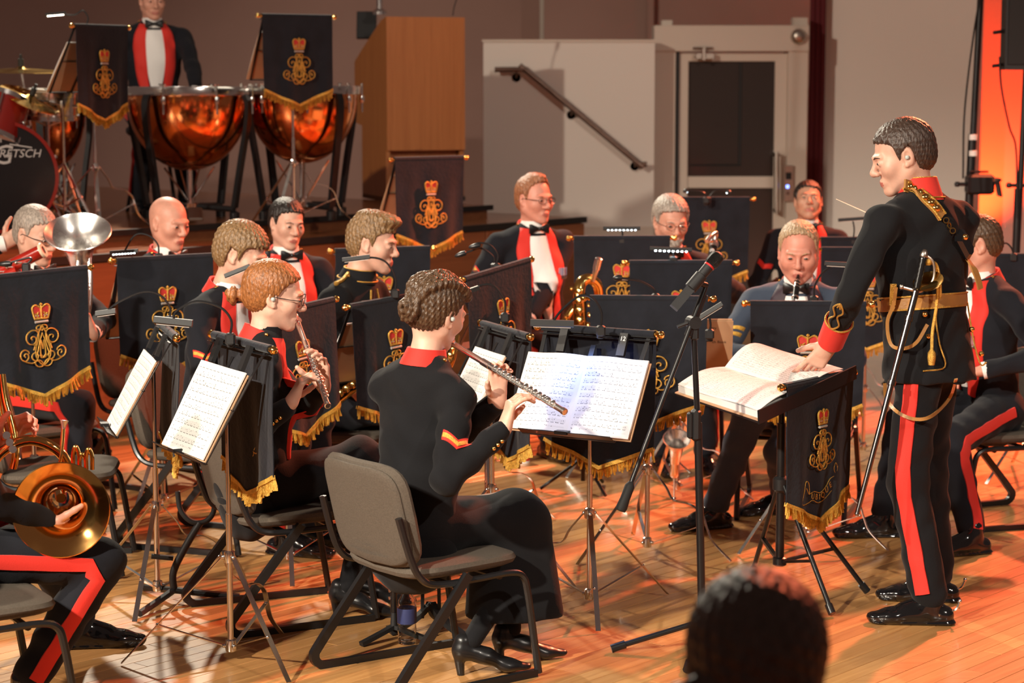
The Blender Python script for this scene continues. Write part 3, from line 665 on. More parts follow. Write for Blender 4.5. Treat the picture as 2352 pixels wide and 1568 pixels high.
def crest_mesh():
    cy = MB(); cr = MB()
    for c in _cyl:
        for s in (-1, 1):
            pts = [V(s*(x-CY0)/CYS, -0.003-(0.0012 if s > 0 else 0), -(y-90)/CZS) for x, y in c]
            cy.tube(spline(pts, 4), 0.0030, 5)
    Fc = lambda y0: frame((0, y0, -(380-90)/CZS), (1, 0, 0), (0, 0, 1), (0, -1, 0))
    k = 0.040
    def g(pts): return [(x*k, y*k) for x, y in pts]
    cr.prism(g([(-.78, -1.75), (.78, -1.75), (.98, -.72), (1.0, -.42), (.72, -.2), (.4, -.32), (0, -.48), (-.4, -.32), (-.72, -.2), (-1, -.42), (-.98, -.72)]), 0.001, 0.0035, Fc(0), 1)     # red cap
    for s in (-1, 1):
        ar = [(s*.76, -1.62), (s*.98, -.85), (s*.98, -.42), (s*.66, -.2), (s*.25, -.38), (0, -.55)]
        cr.tube(spline([Fc(-.004) @ Vector((x*k, y*k, 0)) for x, y in ar], 4), 0.0042, 6, 0)
        ar = [(s*.28, -1.6), (s*.5, -1.25), (s*.32, -.95), (s*.5, -1.25), (s*.7, -1.05)]
        cr.tube(spline([Fc(-.004) @ Vector((x*k, y*k, 0)) for x, y in ar], 3), 0.0036, 6, 0)
    cr.tube([Fc(-.005) @ Vector((0, y*k, 0)) for y in (-1.6, -1.1, -.5)], 0.0048, 6, 0)
    cr.tube([Fc(-.005) @ Vector((0, y*k, 0)) for y in (-.5, 0.0)], 0.0034, 6, 0); cr.tube([Fc(-.005) @ Vector((x*k, -.16*k, 0)) for x in (-.17, .17)], 0.0034, 6, 0)
    cr.tube([Fc(-.004) @ Vector((x*k, -1.62*k, 0)) for x in (-.8, 0, .8)], 0.0048, 6, 0)
    cr.tube([Fc(-.004) @ Vector((x*k, -1.95*k, 0)) for x in (-.74, 0, .74)], 0.0056, 6, 2)
    for x in (-.5, -.25, .25, .5): cr.ball(Fc(-.006) @ Vector((x*k*1.3, -1.3*k, 0)), 0.0028, 6, 2)
    return cy, cr
_bm = []
for sd in (11, 23, 35):
    a, b_, c_, d_, mid_ = cloth_mesh(sd); ms = []
    for mb_, nm_, mt_ in ((a, 'cloth', M_velvet), (b_, 'hem', M_velvet), (c_, 'fringe', M_goldcloth), (d_, 'braid', M_goldcloth)):
        o = mb_.build(nm_, mt_); ms.append((nm_, o.data)); bpy.data.objects.remove(o)
    _bm.append(ms)
a, b_ = crest_mesh(); o = a.build('cypher', M_gold); ME_cy = o.data; bpy.data.objects.remove(o)
o = b_.build('crown', [M_gold, M_crown_red, M_pearl]); ME_cr = o.data; bpy.data.objects.remove(o)
mb = MB(); mb.lathe([(0.0, -.012), (0.010, -.012), (0.010, -.006), (0.006, -.003), (0.0135, 0.006), (0.0145, 0.014), (0.010, 0.022), (0.0, 0.026)], (0, 0, 0), (1, 0, 0), 12)
o = mb.build('finial', M_brass); ME_fin = o.data; bpy.data.objects.remove(o)
def banner(loc, phi, label, var=0, roll=0.0, motto=False, tilt=0.0):
    t = thing('banner', label, 'banner', loc, 0, 'gold fringed regimental stand banners'); t.rotation_euler = (tilt, -roll, phi)
    for nm_, me in _bm[var]:
        o = link(nm_, me, t)
        if nm_ == 'fringe': o['kind'] = 'stuff'
        if nm_ == 'cloth': cl = o
    off = {0: -.011, 1: -.011, 2: -.011}[var]
    for nm_, me in (('cypher', ME_cy), ('crown', ME_cr)):
        o = link(nm_, me, cl); o.location = (0, -.0175, .0)
        if motto: o.scale = (.84, 1, .84)
    for s_ in (-1, 1):
        o = link('finial', ME_fin, t); o.location = (s_*(BW/2+.012), 0, 0); o.rotation_euler = (0, 0, 0 if s_ > 0 else math.pi)
    if motto:
        mb = MB(); q = [(-.105, -.375), (-.085, -.40), (-.09, -.36), (-.11, -.352), (-.12, -.385), (-.132, -.43), (-.09, -.43), (-.06, -.425), (-.02, -.44), (.03, -.43), (.08, -.405), (.12, -.385)]
        mb.tube(spline([V(x, -.0195, z) for x, z in q], 4), 0.0016, 5)
        q = [(-.085, -.40), (-.05, -.395), (-.01, -.405), (.03, -.39), (.06, -.365), (.10, -.355), (.112, -.33), (.10, -.312), (.088, -.33), (.098, -.355)]
        mb.tube(spline([V(x, -.0195, z) for x, z in q], 4), 0.0016, 5); mb.build('scroll', M_gold, cl)
        for ch, x, z, a in zip('UBIQUE', (-.062, -.036, -.014, .008, .036, .062), (-.411, -.417, -.420, -.416, -.402, -.388), (-8, -10, -4, 8, 22, 26)):
            me = text_mesh(ch, 0.030, 0.0008); me.materials.append(M_gold); o = link('motto_letter', me, cl); o.location = (x, -.021, z); o.rotation_euler = (math.pi/2, R(-a), 0)
    return t

# ================================================================= music stands
def stand_parts(zt, lean=0.13, black=False):
    """origin on the floor, rod along x at height zt, player on +y"""
    P = []; ch = M_blackm if black else M_chrome; zl = zt-0.36
    mb = MB(); mb.tube([(0, .055, zt-.095), (0, .055, .46)], 0.0075, 10); mb.tube([(0, .055, .50), (0, .055, .05)], 0.0105, 10); P.append(('pole', mb, ch))
    for zz, nm in ((.355, 'leg_hub'), (.055, 'brace_hub')):
        mb = MB(); mb.lathe([(0.011, -.022), (.018, -.018), (.020, .0), (.018, .018), (.011, .022)], (0, .055, zz), n=10)
        for a in (100, 220, 340): mb.ball((.022*math.cos(R(a)), .055+.022*math.sin(R(a)), zz), .008, 8)
        P.append((nm, mb, ch))
    for i, a in enumerate((100, 220, 340)):
        d = V(math.cos(R(a)), math.sin(R(a)), 0); o = V(0, .055, 0); mb = MB(); side = d.cross(V(0, 0, 1))
        h, f = o+d*.024+V(0, 0, .355), o+d*.36+V(0, 0, .008)
        pts = [h, h.lerp(f, .5), f]
        if i == 2:
            nrm = (f-h).normalized().cross(side).normalized(); nrm = nrm if nrm.z > 0 else -nrm
            pts = spline([h, h.lerp(f, .18)-nrm*.006, h.lerp(f, .30)-nrm*.018, h.lerp(f, .42)+nrm*.024, h.lerp(f, .55)+nrm*.036, h.lerp(f, .66)+nrm*.014, h.lerp(f, .78)-nrm*.006, f], 4)
        mb.bar(pts, .003, .018, up=side); P.append(('leg', mb, ch))
        m_ = h.lerp(f, .64)+(V(0, 0, .012) if i == 2 else V(0, 0, 0)); mb = MB(); mb.bar([o+d*.022+V(0, 0, .055)+side*.004, m_+side*.004], .003, .014, up=side); mb.ball(m_+side*.004, .0065, 8); P.append(('brace', mb, ch))
    lo = V(0, .21, zl); hi = V(0, .012, zt-.012)
    q = lambda x, t: V(x, 0, 0)+hi.lerp(lo, t)
    nn = V(0, (hi-lo).z, -(hi-lo).y).normalized()
    mb = MB(); mb.bar([q(-.235, .02), q(.235, .02)], .003, .018, up=(0, 1, 0)); P.append(('top_bar', mb, M_blackm))
    for s in (-1, 1):
        mb = MB(); mb.bar([q(s*.215, 0), q(s*.20, .5), q(s*.185, 1.0)], .016, .003, up=nn); P.append(('side_strut', mb, M_blackm))
        mb = MB(); mb.box(q(s*.125, .09)+nn*.012, (.032, .014, .085), Matrix.Rotation(R(24), 3, 'X')); mb.tube([q(s*.125-.016, .02)+nn*.010, q(s*.125+.016, .02)+nn*.010], .005, 6); P.append(('page_clip', mb, M_blackp))
    mb = MB(); mb.bar([q(-.205, .52), q(.205, .52)], .003, .012, up=(0, 1, 0)); P.append(('cross_bar', mb, M_blackm))
    mb = MB(); mb.bar([q(0, .1), q(0, 1)], .02, .003, up=nn); mb.bar([q(-.19, 1.0), q(.19, 1.0)], .003, .014, up=(0, 1, 0)); P.append(('centre_strut', mb, M_blackm))
    mb = MB(); mb.bar([q(-.19, 1.0)+nn*.02, q(.19, 1.0)+nn*.02], .045, .003, up=V(0, -lo.y+hi.y, 0)+V(0, 0, .3)); mb.box(q(0.01, 1.0)+nn*.03+V(0, 0, .006), (.05, .03, .012)); P.append(('music_ledge', mb, M_blackm))
    return P, q, nn
_sm = {}
def stand(loc, phi, zt, label, group='folding music stands', turn=0):
    key = round(zt, 2)
    if key not in _sm:
        P, q, nn = stand_parts(zt); L = []
        for nm_, mb, m_ in P:
            o = mb.build(nm_, m_); L.append((nm_, o.data)); bpy.data.objects.remove(o)
        _sm[key] = (L, q, nn)
    L, q, nn = _sm[key]
    t = thing('music_stand', label, 'music stand', (loc[0], loc[1], loc[2] if len(loc) > 2 else 0), phi, group)
    for nm_, me in L:
        o = link(nm_, me, t)
        if turn and nm_ in ('leg', 'brace', 'leg_hub', 'brace_hub'):
            o.rotation_euler = (0, 0, R(turn)); o.location = (0.055*math.sin(R(turn)), 0.055-0.055*math.cos(R(turn)), 0)
    t['_q'] = 0
    del t['_q']
    return t, q, nn
def sheet(loc, phi, q, nn, label, w_=.30, h_=.30, book=False, m=None, cx=0.0, name='sheet_music', lift=0.006, thick=0.004):
    """paper leaning on the desk of a stand placed at loc, phi"""
    t = thing(name, label, 'sheet music', (loc[0], loc[1], loc[2] if len(loc) > 2 else 0), phi, 'music on the stands')
    lo, hi = q(0, 1.0), q(0, 0); ax = (hi-lo).normalized()
    pages = ((-1, 1) if book else (0,))
    for s in pages:
        mb = MB(); nu, nv = 8, 6; w0 = w_/2 if book else w_; x0 = cx-(w_/2 if not book else (w_/2 if s < 0 else 0))
        top, bot = [], []; uv = []
        for j in range(nv+1):
            for i in range(nu+1):
                u, v = i/nu, j/nv
                arch = (0.012*math.sin(math.pi*min(1, (u if s > 0 else 1-u)*1.4)) if book else 0.004*math.sin(u*5+v*3))
                p = lo+V(x0+u*w0, 0, 0)+ax*(v*h_+.008)+nn*(lift+thick+arch); top.append(p); bot.append(lo+V(x0+u*w0, 0, 0)+ax*(v*h_+.008)+nn*lift); uv.append((u, v))
        n1 = nu+1; N = len(top); fs = []
        for j in range(nv):
            for i in range(nu): a = j*n1+i; fs.append((a, a+1, a+n1+1, a+n1)); fs.append((N+a+n1, N+a+n1+1, N+a+1, N+a))
        bd = [i for i in range(n1)]+[j*n1+nu for j in range(1, nv+1)]+[nv*n1+i for i in range(nu-1, -1, -1)]+[j*n1 for j in range(nv-1, 0, -1)]
        for a, b in zip(bd, bd[1:]+bd[:1]): fs.append((a, N+a, N+b, b))
        mb.add(top+bot, fs); mb.uv = uv+uv; mb.build('page', m or M_sheet, t, angle=50)
    mb = MB()
    for k in range(3):
        mb.box(lo+V(cx+.004*k, 0, 0)+ax*(h_*.5+.006)+nn*(lift*.2+.0012*k), (w_*.97, .001, h_*.98), None)
    # backing folder follows the desk slope
    F = frame(lo+V(cx, 0, 0)+ax*(h_*.5+.004)+nn*.0025, V(1, 0, 0), ax, nn); mb = MB(); mb.prism([(-w_*.51, -h_*.5), (w_*.51, -h_*.5), (w_*.51, h_*.5), (-w_*.51, h_*.5)], -.0015, .0025, F)
    mb.build('folder', M_board, t, smooth=False)
    return t
def lamp(D, base, neck, head, ang, L, label, led=None, hot=False, style='bar', wd=.022, clip=True, light=None):
    """clip-on stand lamp; base, neck points and head are given where they stand at distance D"""
    bp = at(*base, D); t = thing('stand_lamp', label, 'lamp', bp, 0, 'clip-on stand lamps'); I_ = Matrix.Translation(-bp)
    if clip:
        mb = MB(); mb.cbox(bp+V(0, 0, -.012), (.034, .026, .040), .006); mb.cbox(bp+V(0, .016, -.018), (.028, .012, .05), .004); mb.build('clip', M_blackp, t, M=I_, smooth=False)
    pts = [bp]+[at(p[0], p[1], p[2] if len(p) > 2 else D) for p in neck]+[at(*head, D)]
    mb = MB(); mb.tube(spline(pts, 6), .0042, 7); mb.build('gooseneck', M_blackm, t, M=I_)
    hp = at(*head, D); d = V(math.cos(R(ang)), 0, math.sin(R(ang))); n_ = V(-d.z, 0, d.x)
    if style == 'bar':
        mb = MB(); prof = [(-wd*.6, -wd*.25), (-wd*.35, wd*.4), (wd*.35, wd*.4), (wd*.6, -wd*.25), (wd*.35, -wd*.42), (-wd*.35, -wd*.42)]
        mb.sweep([hp-d*L/2, hp+d*L/2], prof, up=n_); mb.build('lamp_head', M_blackp, t, M=I_, smooth=False)
        mb = MB(); mb.box(hp-n_*(wd*.43), (L*.86, wd*.6, .004), Matrix(((d.x, 0, n_.x), (0, 1, 0), (d.z, 0, n_.z))))
        if led is not None:
            nled = 8
            mb = MB()
            for i in range(nled): mb.ball(hp+d*(L*.84*((i+.5)/nled-.5))-n_*(wd*.34)-V(0, wd*.42, 0), .0052, 6)
        mb.build('led_strip', led or M_drumhead, t, M=I_)
    else:
        mb = MB(); mb.lathe([(.003, -L*.55), (.008, -L*.4), (.013, 0), (.011, L*.35), (.0, L*.45)], hp, d, 10); mb.build('lamp_head', M_blackm, t, M=I_)
        mb = MB(); mb.ball(hp-n_*.008, .006, 6, sc=(1.6, 1, .7)); mb.build('led', led or M_drumhead, t, M=I_)
    if light:
        l = bpy.data.lights.new('stand_lamp_light', 'SPOT'); l.energy = light[0]; l.color = light[1]; l.spot_size = R(light[3]); l.spot_blend = .5; l.shadow_soft_size = .02
        o = bpy.data.objects.new('stand_lamp_light', l); COL.objects.link(o); o.parent = t
        o.location = (hp-bp)-n_*.02; o.rotation_euler = (Vector(light[2])-(hp-n_*.02)).to_track_quat('-Z', 'Y').to_euler()
    return t

LAST = {}
def unit(px_l, px_r, D, phi, what, var=0, sheetkw=None, roll=0.0, zfloor=0.0, turn=0, nobanner=False, nostand=False):
    """a stand with its banner; px_l/px_r: the rod's ends in the photograph, D: distance of its middle"""
    c = at((px_l[0]+px_r[0])/2, (px_l[1]+px_r[1])/2, D)
    if not nobanner: banner(c, R(phi), 'velvet banner with gold cypher, %s' % what, var, R(roll))
    if nostand: return c, None
    t, q, nn = stand((c.x, c.y, zfloor), R(phi), c.z-zfloor, 'folding music stand %s' % what, turn=turn)
    if sheetkw is not None: LAST['sheet'] = sheet((c.x, c.y, zfloor), R(phi), q, nn, **sheetkw)
    return c, (t, q, nn)
# ================================================================= the stands of the band
unit((-14, 640), (180, 615), 8.9, 42, 'hung in front of the euphonium player', 0, roll=2)
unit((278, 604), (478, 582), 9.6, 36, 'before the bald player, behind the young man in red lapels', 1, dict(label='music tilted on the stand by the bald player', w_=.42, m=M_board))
cS3, sS3 = unit((345, 750), (425, 768), 7.95, 106, 'seen edge-on, left of the other white sheets', 2, dict(label='narrow-looking white music sheets on the leftmost near stand', w_=.34, h_=.30), turn=-60)
cS4, sS4 = unit((478, 770), (632, 800), 7.1, 120, 'nearest on the left, holding large white sheets', 1, dict(label='large white handwritten music sheets nearest on the left', w_=.37, h_=.31, lift=.01), turn=-32)
unit((832, 700), (962, 676), 9.0, 48, 'left of the nearest flautist', 0, dict(label='music on the stand left of the nearest flautist', w_=.40, m=M_sheet), roll=3)
unit((640, 720), (723, 695), 8.45, 58, 'just beyond the red-haired flautist', 1, roll=3)
unit((790, 580), (967, 567), 10.2, 22, 'behind the young man in gold-trimmed jacket', 2)
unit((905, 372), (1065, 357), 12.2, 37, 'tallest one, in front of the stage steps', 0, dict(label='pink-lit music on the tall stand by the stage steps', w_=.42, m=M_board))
unit((1075, 638), (1209, 600), 9.2, 55, 'pale-lit, behind the nearest flautist’s stand', 2, roll=6)
cS9, sS9 = unit((1128, 735), (1192, 780), 8.3, 112, 'holding a bright sheet right of the nearest flautist’s face', 1, dict(label='bright white sheet held by clips right of the nearest flautist', w_=.30, h_=.31))
c10, s10 = unit((1225, 742), (1522, 776), 7.85, 148, 'of the nearest flautist, with blue-white lamp', 0, dict(label='open music book lit blue-white before the nearest flautist', w_=.50, h_=.30, book=True, lift=.012, thick=.008), turn=25)
unit((1308, 549), (1548, 545), 10.6, 2, 'behind the gold saxophone', 1)
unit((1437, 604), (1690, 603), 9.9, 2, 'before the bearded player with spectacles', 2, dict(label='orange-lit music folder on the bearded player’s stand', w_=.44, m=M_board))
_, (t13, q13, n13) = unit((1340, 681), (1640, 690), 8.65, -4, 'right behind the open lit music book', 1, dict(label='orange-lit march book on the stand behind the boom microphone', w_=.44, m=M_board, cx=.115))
ax13 = (q13(0, 0)-q13(0, 1)).normalized()
for tx, lx, v in (('ery', .262, .27), ('ch Book', .285, .20)):
    me = text_mesh(tx, .017, .0003); me.materials.append(mat('faded_print', (.10, .06, .04), .8)); o = link('cover_lettering', me, LAST['sheet'])
    o.matrix_local = frame(q13(lx, 1.0)+ax13*v+n13*.0006, V(1, 0, 0), ax13, -n13)
unit((1532, 458), (1726, 456), 12.6, 0, 'in the back row by the door', 0, dict(label='music leaning on the back row stand by the door', w_=.44, m=M_board))
unit((1722, 694), (1990, 702), 8.85, -4, 'before the clarinettist in slate blue', 2)
unit((1885, 549), (2080, 549), 12.0, 0, 'before the dark-haired player looking up', 1)
unit((1878, 571), (2110, 575), 11.0, -2, 'half hidden behind the conductor’s shoulder', 2)
unit((2290, 586), (2510, 590), 10.4, -4, 'cut by the right edge', 1)
unit((192, 60), (270, 64), 12.0, 64, 'on stage beside the drum kit', 0, dict(label='grey-looking music on the stage stand by the drum kit', w_=.42), zfloor=RZ)
unit((606, 40), (757, 36), 12.6, 38, 'on stage before the copper timpani', 1, dict(label='grey-looking music on the stage stand before the timpani', w_=.42), zfloor=RZ)
# number on the clip of the near flautist's stand
me = text_mesh('12', .024, .0004); me.materials.append(M_paper)
t10, q10, n10 = s10; ax10 = (q10(0, 0)-q10(0, 1)).normalized(); rx = Matrix.Rotation(R(24), 3, 'X')
o = link('clip_number', me, t10); cn = rx @ V(0, 1, 0); o.matrix_local = frame(q10(-.125, .09)+n10*.012+cn*.0076+(rx @ V(0, 0, .02)), V(-1, 0, 0), rx @ V(0, 0, 1), cn)
# ---- lamps
lamp(7.72, (1380, 752), [(1381, 715), (1360, 684), (1330, 680), (1290, 712)], (1268, 742), -2, .155, 'black bar lamp arching over the open lit music book', style='bar', wd=.03,
     light=(6.0, (.20, .38, 1.0), at(1345, 880, 7.70), 110))
lamp(7.05, (529, 770), [(531, 735), (505, 705), (450, 692), (405, 715)], (398, 738), -6, .125, 'black bar lamp over the large white sheets, near left', wd=.028)
lamp(8.0, (390, 730), [(390, 705), (368, 678), (330, 670), (275, 692)], (243, 717), 8, .075, 'short black lamp head over the narrow white sheets', wd=.024)
lamp(9.6, (365, 585), [(362, 560), (340, 540), (310, 540)], (285, 578), 4, .125, 'bar lamp with lit row beside the bald player', led=M_led)
lamp(8.9, (60, 608), [(72, 596), (66, 592), (40, 598)], (14, 606), 5, .06, 'small lit lamp on the euphonium player’s banner', led=M_led, style='drop')
lamp(9.0, (908, 668), [(908, 640), (890, 605), (862, 592)], (818, 593), 7, .115, 'bar lamp before the gold-trimmed young man’s chin', led=None)
lamp(8.7, (630, 640), [(628, 625), (610, 614), (580, 616)], (545, 622), 22, .11, 'tilted lamp before the fair young man’s mouth', led=None)
lamp(9.3, (1140, 608), [(1143, 585), (1125, 562), (1098, 558)], (1092, 565), 12, .055, 'upper of two small drop lamps beside the medal wearer’s arm', style='drop')
lamp(9.32, (1136, 608), [(1132, 588), (1105, 570), (1080, 577)], (1060, 584), 18, .055, 'lower of two small drop lamps beside the medal wearer’s arm', style='drop')
lamp(8.35, (1160, 722), [(1159, 690), (1135, 656), (1105, 655)], (1080, 668), 200, .08, 'gooseneck lamp curving above the bright clipped sheet', style='bar', wd=.02)
lamp(10.6, (1428, 545), [(1430, 538)], (1428, 524), 0, .18, 'lit bar lamp above the gold saxophone banner', led=M_led)
lamp(9.9, (1547, 592), [(1546, 583)], (1541, 572), -2, .19, 'glaring white bar lamp under the bearded player’s chin', led=M_led_hot)
lamp(8.7, (1506, 678), [(1500, 662), (1470, 645), (1440, 640)], (1420, 638), 2, .04, 'tiny drop lamp on the banner behind the microphone', style='drop')
lamp(9.0, (1870, 683), [(1872, 655), (1890, 625), (1915, 608)], (1925, 606), -3, .11, 'bar lamp right of the clarinettist')
lamp(12.0, (1960, 548), [(1962, 525)], (1958, 503), 4, .155, 'bar lamp in the back beside the conductor’s baton')
lamp(12.0, (198, 60), [(202, 40), (190, 24), (170, 34)], (128, 32), 5, .11, 'warm lit lamp on the stage stand by the drum kit', led=M_led_warm)
lamp(12.5, (1622, 455), [(1618, 443), (1600, 438)], (1575, 438), 25, .03, 'left of two small cyan lamps on the back row stand', led=M_led, style='drop')
lamp(12.52, (1626, 455), [(1640, 440), (1655, 437)], (1673, 440), -25, .03, 'right of two small cyan lamps on the back row stand', led=M_led, style='drop')
lamp(10.4, (2328, 585), [(2322, 568), (2310, 558)], (2296, 566), 20, .04, 'small drop lamp on the right edge banner', style='drop')
lamp(8.3, (1630, 760), [(1632, 745)], (1628, 716), 32, .12, 'tilted bar lamp right behind the microphone stand', led=None)
# ---- chairs
chair(-.27, 6.93, 36, 'taupe chair under the nearest flautist')
chair(-.83, 7.72, 26, 'taupe chair under the red-haired flautist')
chair(-1.80, 8.50, 4, 'empty taupe chair behind the french horn')
chair(-1.62, 6.30, 30, 'chair cut off at the bottom left, under the horn player')
# ================================================================= people
def skin(name, c): return mat(name, c, 0.5, bump=0.04, bscale=220, var=0.10, vscale=26, sss=0.08)
SK_fair = skin('fair_skin', (0.60, 0.34, 0.25)); SK_pink = skin('ruddy_skin', (0.58, 0.28, 0.20)); SK_tan = skin('olive_skin', (0.50, 0.27, 0.18)); SK_pale = skin('pale_skin', (0.66, 0.39, 0.29))
SK_pink2 = skin('flushed_skin', (0.60, 0.255, 0.185))
M_lip = mat('lip_skin', (0.42, 0.13, 0.10), 0.4)
def hairm(name, c, v=0.45): return mat(name, c, 0.42, bump=0.5, bscale=60, var=v, vscale=55, stretch=(3, 3, 1), spec=0.6)
HR_dark = hairm('black_hair', (0.014, 0.010, 0.008)); HR_brown = hairm('brown_hair', (0.075, 0.040, 0.020)); HR_fair = hairm('light_brown_hair', (0.20, 0.115, 0.050))
HR_ginger = hairm('auburn_hair', (0.27, 0.098, 0.028)); HR_grey = hairm('grey_hair', (0.30, 0.25, 0.21)); HR_sand = hairm('sandy_hair', (0.36, 0.24, 0.14)); HR_red = hairm('reddish_hair', (0.28, 0.11, 0.05))
HR_dk = hairm('dark_brown_hair', (0.048, 0.028, 0.020))

def ik(S, W, a, b, hint):
    S, W = Vector(S), Vector(W); d = W-S; L = min(d.length, (a+b)*.998); n = d.normalized()
    x = (a*a-b*b+L*L)/(2*L); h = math.sqrt(max(a*a-x*x, 1e-6)); hv = Vector(hint); hv = (hv-n*hv.dot(n)).normalized()
    return S+n*x+hv*h, S+n*L
def hand_sdf(S, W, d, n, side, curls, k=1.0, thumb=(0.55, 0.75, 0.25), tc=0.35, spread=0.0, fore=None):
    d = Vector(d).normalized(); n = Vector(n); n = (n-d*n.dot(d)).normalized(); t = d.cross(n)*(1 if side == 'R' else -1); W = Vector(W)
    offs = (.027, .009, -.009, -.026); Ls = ((.042, .025, .021), (.046, .028, .022), (.042, .026, .021), (.033, .020, .018)); mets = (.088, .090, .086, .080)
    for i in range(4):
        kn = W+(d*mets[i]+t*offs[i])*k+n*(-.004*k); S.cone(W+(d*.012+t*offs[i]*.62)*k, kn, .0125*k, .0108*k, .014)
        a = 0.0; p = kn; r = .0094*k*(0.88 if i == 3 else 1)
        dd = (d+t*(spread*(1.5-i)*.16)).normalized()
        for s_ in range(3):
            a += R(curls[i][s_]); q = p+(dd*math.cos(a)+n*math.sin(a))*Ls[i][s_]*k; S.cone(p, q, r, r*.90, .004); p = q; r *= .90
    S.cone(W-d*.01, W+d*.03*k, .024*k, .024*k, .02, n=n, q=.72)
    b = W+(d*.022+t*.022+n*.008)*k; td = (d*thumb[0]+t*thumb[1]+n*thumb[2]).normalized(); p = b; r = .0125*k; S.cone(W+d*.012*k+t*.010*k, b, .016*k, .0135*k, .014)
    for s_, L in enumerate((.040, .030, .024)):
        q = p+td*L*k; S.cone(p, q, r, r*.88, .006); p = q; r *= .88; td = (td*(1-tc)+(d*.8+n*.35)*tc).normalized()
    if fore is not None: S.cone(Vector(fore), W, .030*k, .0255*k, .015, n=n, q=.85)
def add_head(S, P, Rm, hs, jw=1.0, nose=1.0, cheek=1.0, chin=1.0):
    E = lambda c, r, k, sub=False: S.ell(P(*c), [x*hs for x in r], Rm, k*hs, sub)
    C = lambda a, b, ra, rb, k, sub=False: S.cone(P(*a), P(*b), ra*hs, rb*hs, k*hs, sub=sub)
    E((0, -.014, .034), (.0745, .096, .083), .02); E((0, .026, -.028), (.0585*jw, .060, .082), .03); E((0, -.02, -.02), (.062, .07, .06), .03)
    for s in (-1, 1):
        C((s*.054*jw, .0, -.050), (s*.018, .062, -.098*chin), .018, .016, .028)
        S.ball(P(s*.041, .056, -.022), .022*hs*cheek, .03*hs)
        C((s*.010, .090, .020), (s*.040, .078, .021), .0085, .007, .016)
        E((s*.031, .099, .000), (.0165, .016, .0105), .012, True)
        E((s*.031, .0775, .0005), (.0155, .0145, .0125), .005)
        S.ball(P(s*.0125, .096, -.034), .0085*hs*nose, .006*hs)
        c = (s*.0765, -.008, .0); Rr = np.array(Rm); S.ell(P(*c), [.008*hs, .019*hs, .031*hs], Rr, .008*hs); S.ell(P(s*.083, -.003, .004), [.006*hs, .011*hs, .018*hs], Rr, .004*hs, True)
        S.ball(P(s*.0765, .004, -.026), .008*hs, .006*hs)
    S.ball(P(0, .0715, -.100*chin), .0145*hs, .022*hs)
    C((0, .086, .012), (0, .101+.006*nose, -.026), .0075, .0100*nose, .012); S.ball(P(0, .102+.005*nose, -.030), .0110*hs*nose, .008*hs)
    S.ell(P(0, .076, -.068), [.027*hs, .016*hs, .018*hs], Rm, .012*hs)
    C((-.014, .0862, -.0650), (.014, .0862, -.0650), .0058, .0058, .008); C((-.011, .0852, -.0750), (.011, .0852, -.0750), .0064, .0064, .008)
    C((-.020, .0945, -.0700), (.020, .0945, -.0700), .0012, .0012, .003, True)
def hair_sdf(P, inv, hs, style, thick=.010, line=None, seed=0, rough=.002):
    S = Sdf(); Rm = inv[1]
    E = lambda c, r, k=.012: S.ell(P(*c), [x*hs for x in r], Rm, k*hs)
    t = thick
    E((0, -.016, .036), (.0760+t, .0985+t, .086+t), .01); E((0, -.036, -.012), (.066+t, .074+t*.8, .062+t*.5), .02)
    yl = [-.14, -.06, -.036, -.022, -.008, .014, .022, .034, .050, .075, .10, .14]
    zl = line or [-.072, -.072, -.050, .030, .036, .018, -.012, .040, .058, .066, .076, .085]
    hc, _ = inv
    def loc(X, Y, Z):
        d = (X-hc[0], Y-hc[1], Z-hc[2]); return [(d[0]*Rm[i][0]+d[1]*Rm[i][1]+d[2]*Rm[i][2])/hs for i in range(3)]
    def cut(X, Y, Z):
        x, y, z = loc(X, Y, Z); jag = .0035*np.sin(x*420)+.003*np.sin(x*260+2.1+y*200); lim = np.interp(y, yl, zl)
        side = np.clip((np.abs(x)-.03)/.04, 0, 1)
        lim = lim+np.where(y > .03, (0.004-0.014*side*0), 0)
        return ((lim-z+jag)*.75*hs).astype(np.float32)
    S.cut(cut, .006)
    def disp(X, Y, Z):
        x, y, z = loc(X, Y, Z); a = np.arctan2(x, y+.02); e = np.arctan2(z, np.sqrt(x*x+y*y))
        return (rough*(np.sin(a*26+e*9+seed)+.6*np.sin(a*47-e*21+1.3*seed)+.5*np.sin(e*38+a*7))).astype(np.float32)
    return S, disp, loc

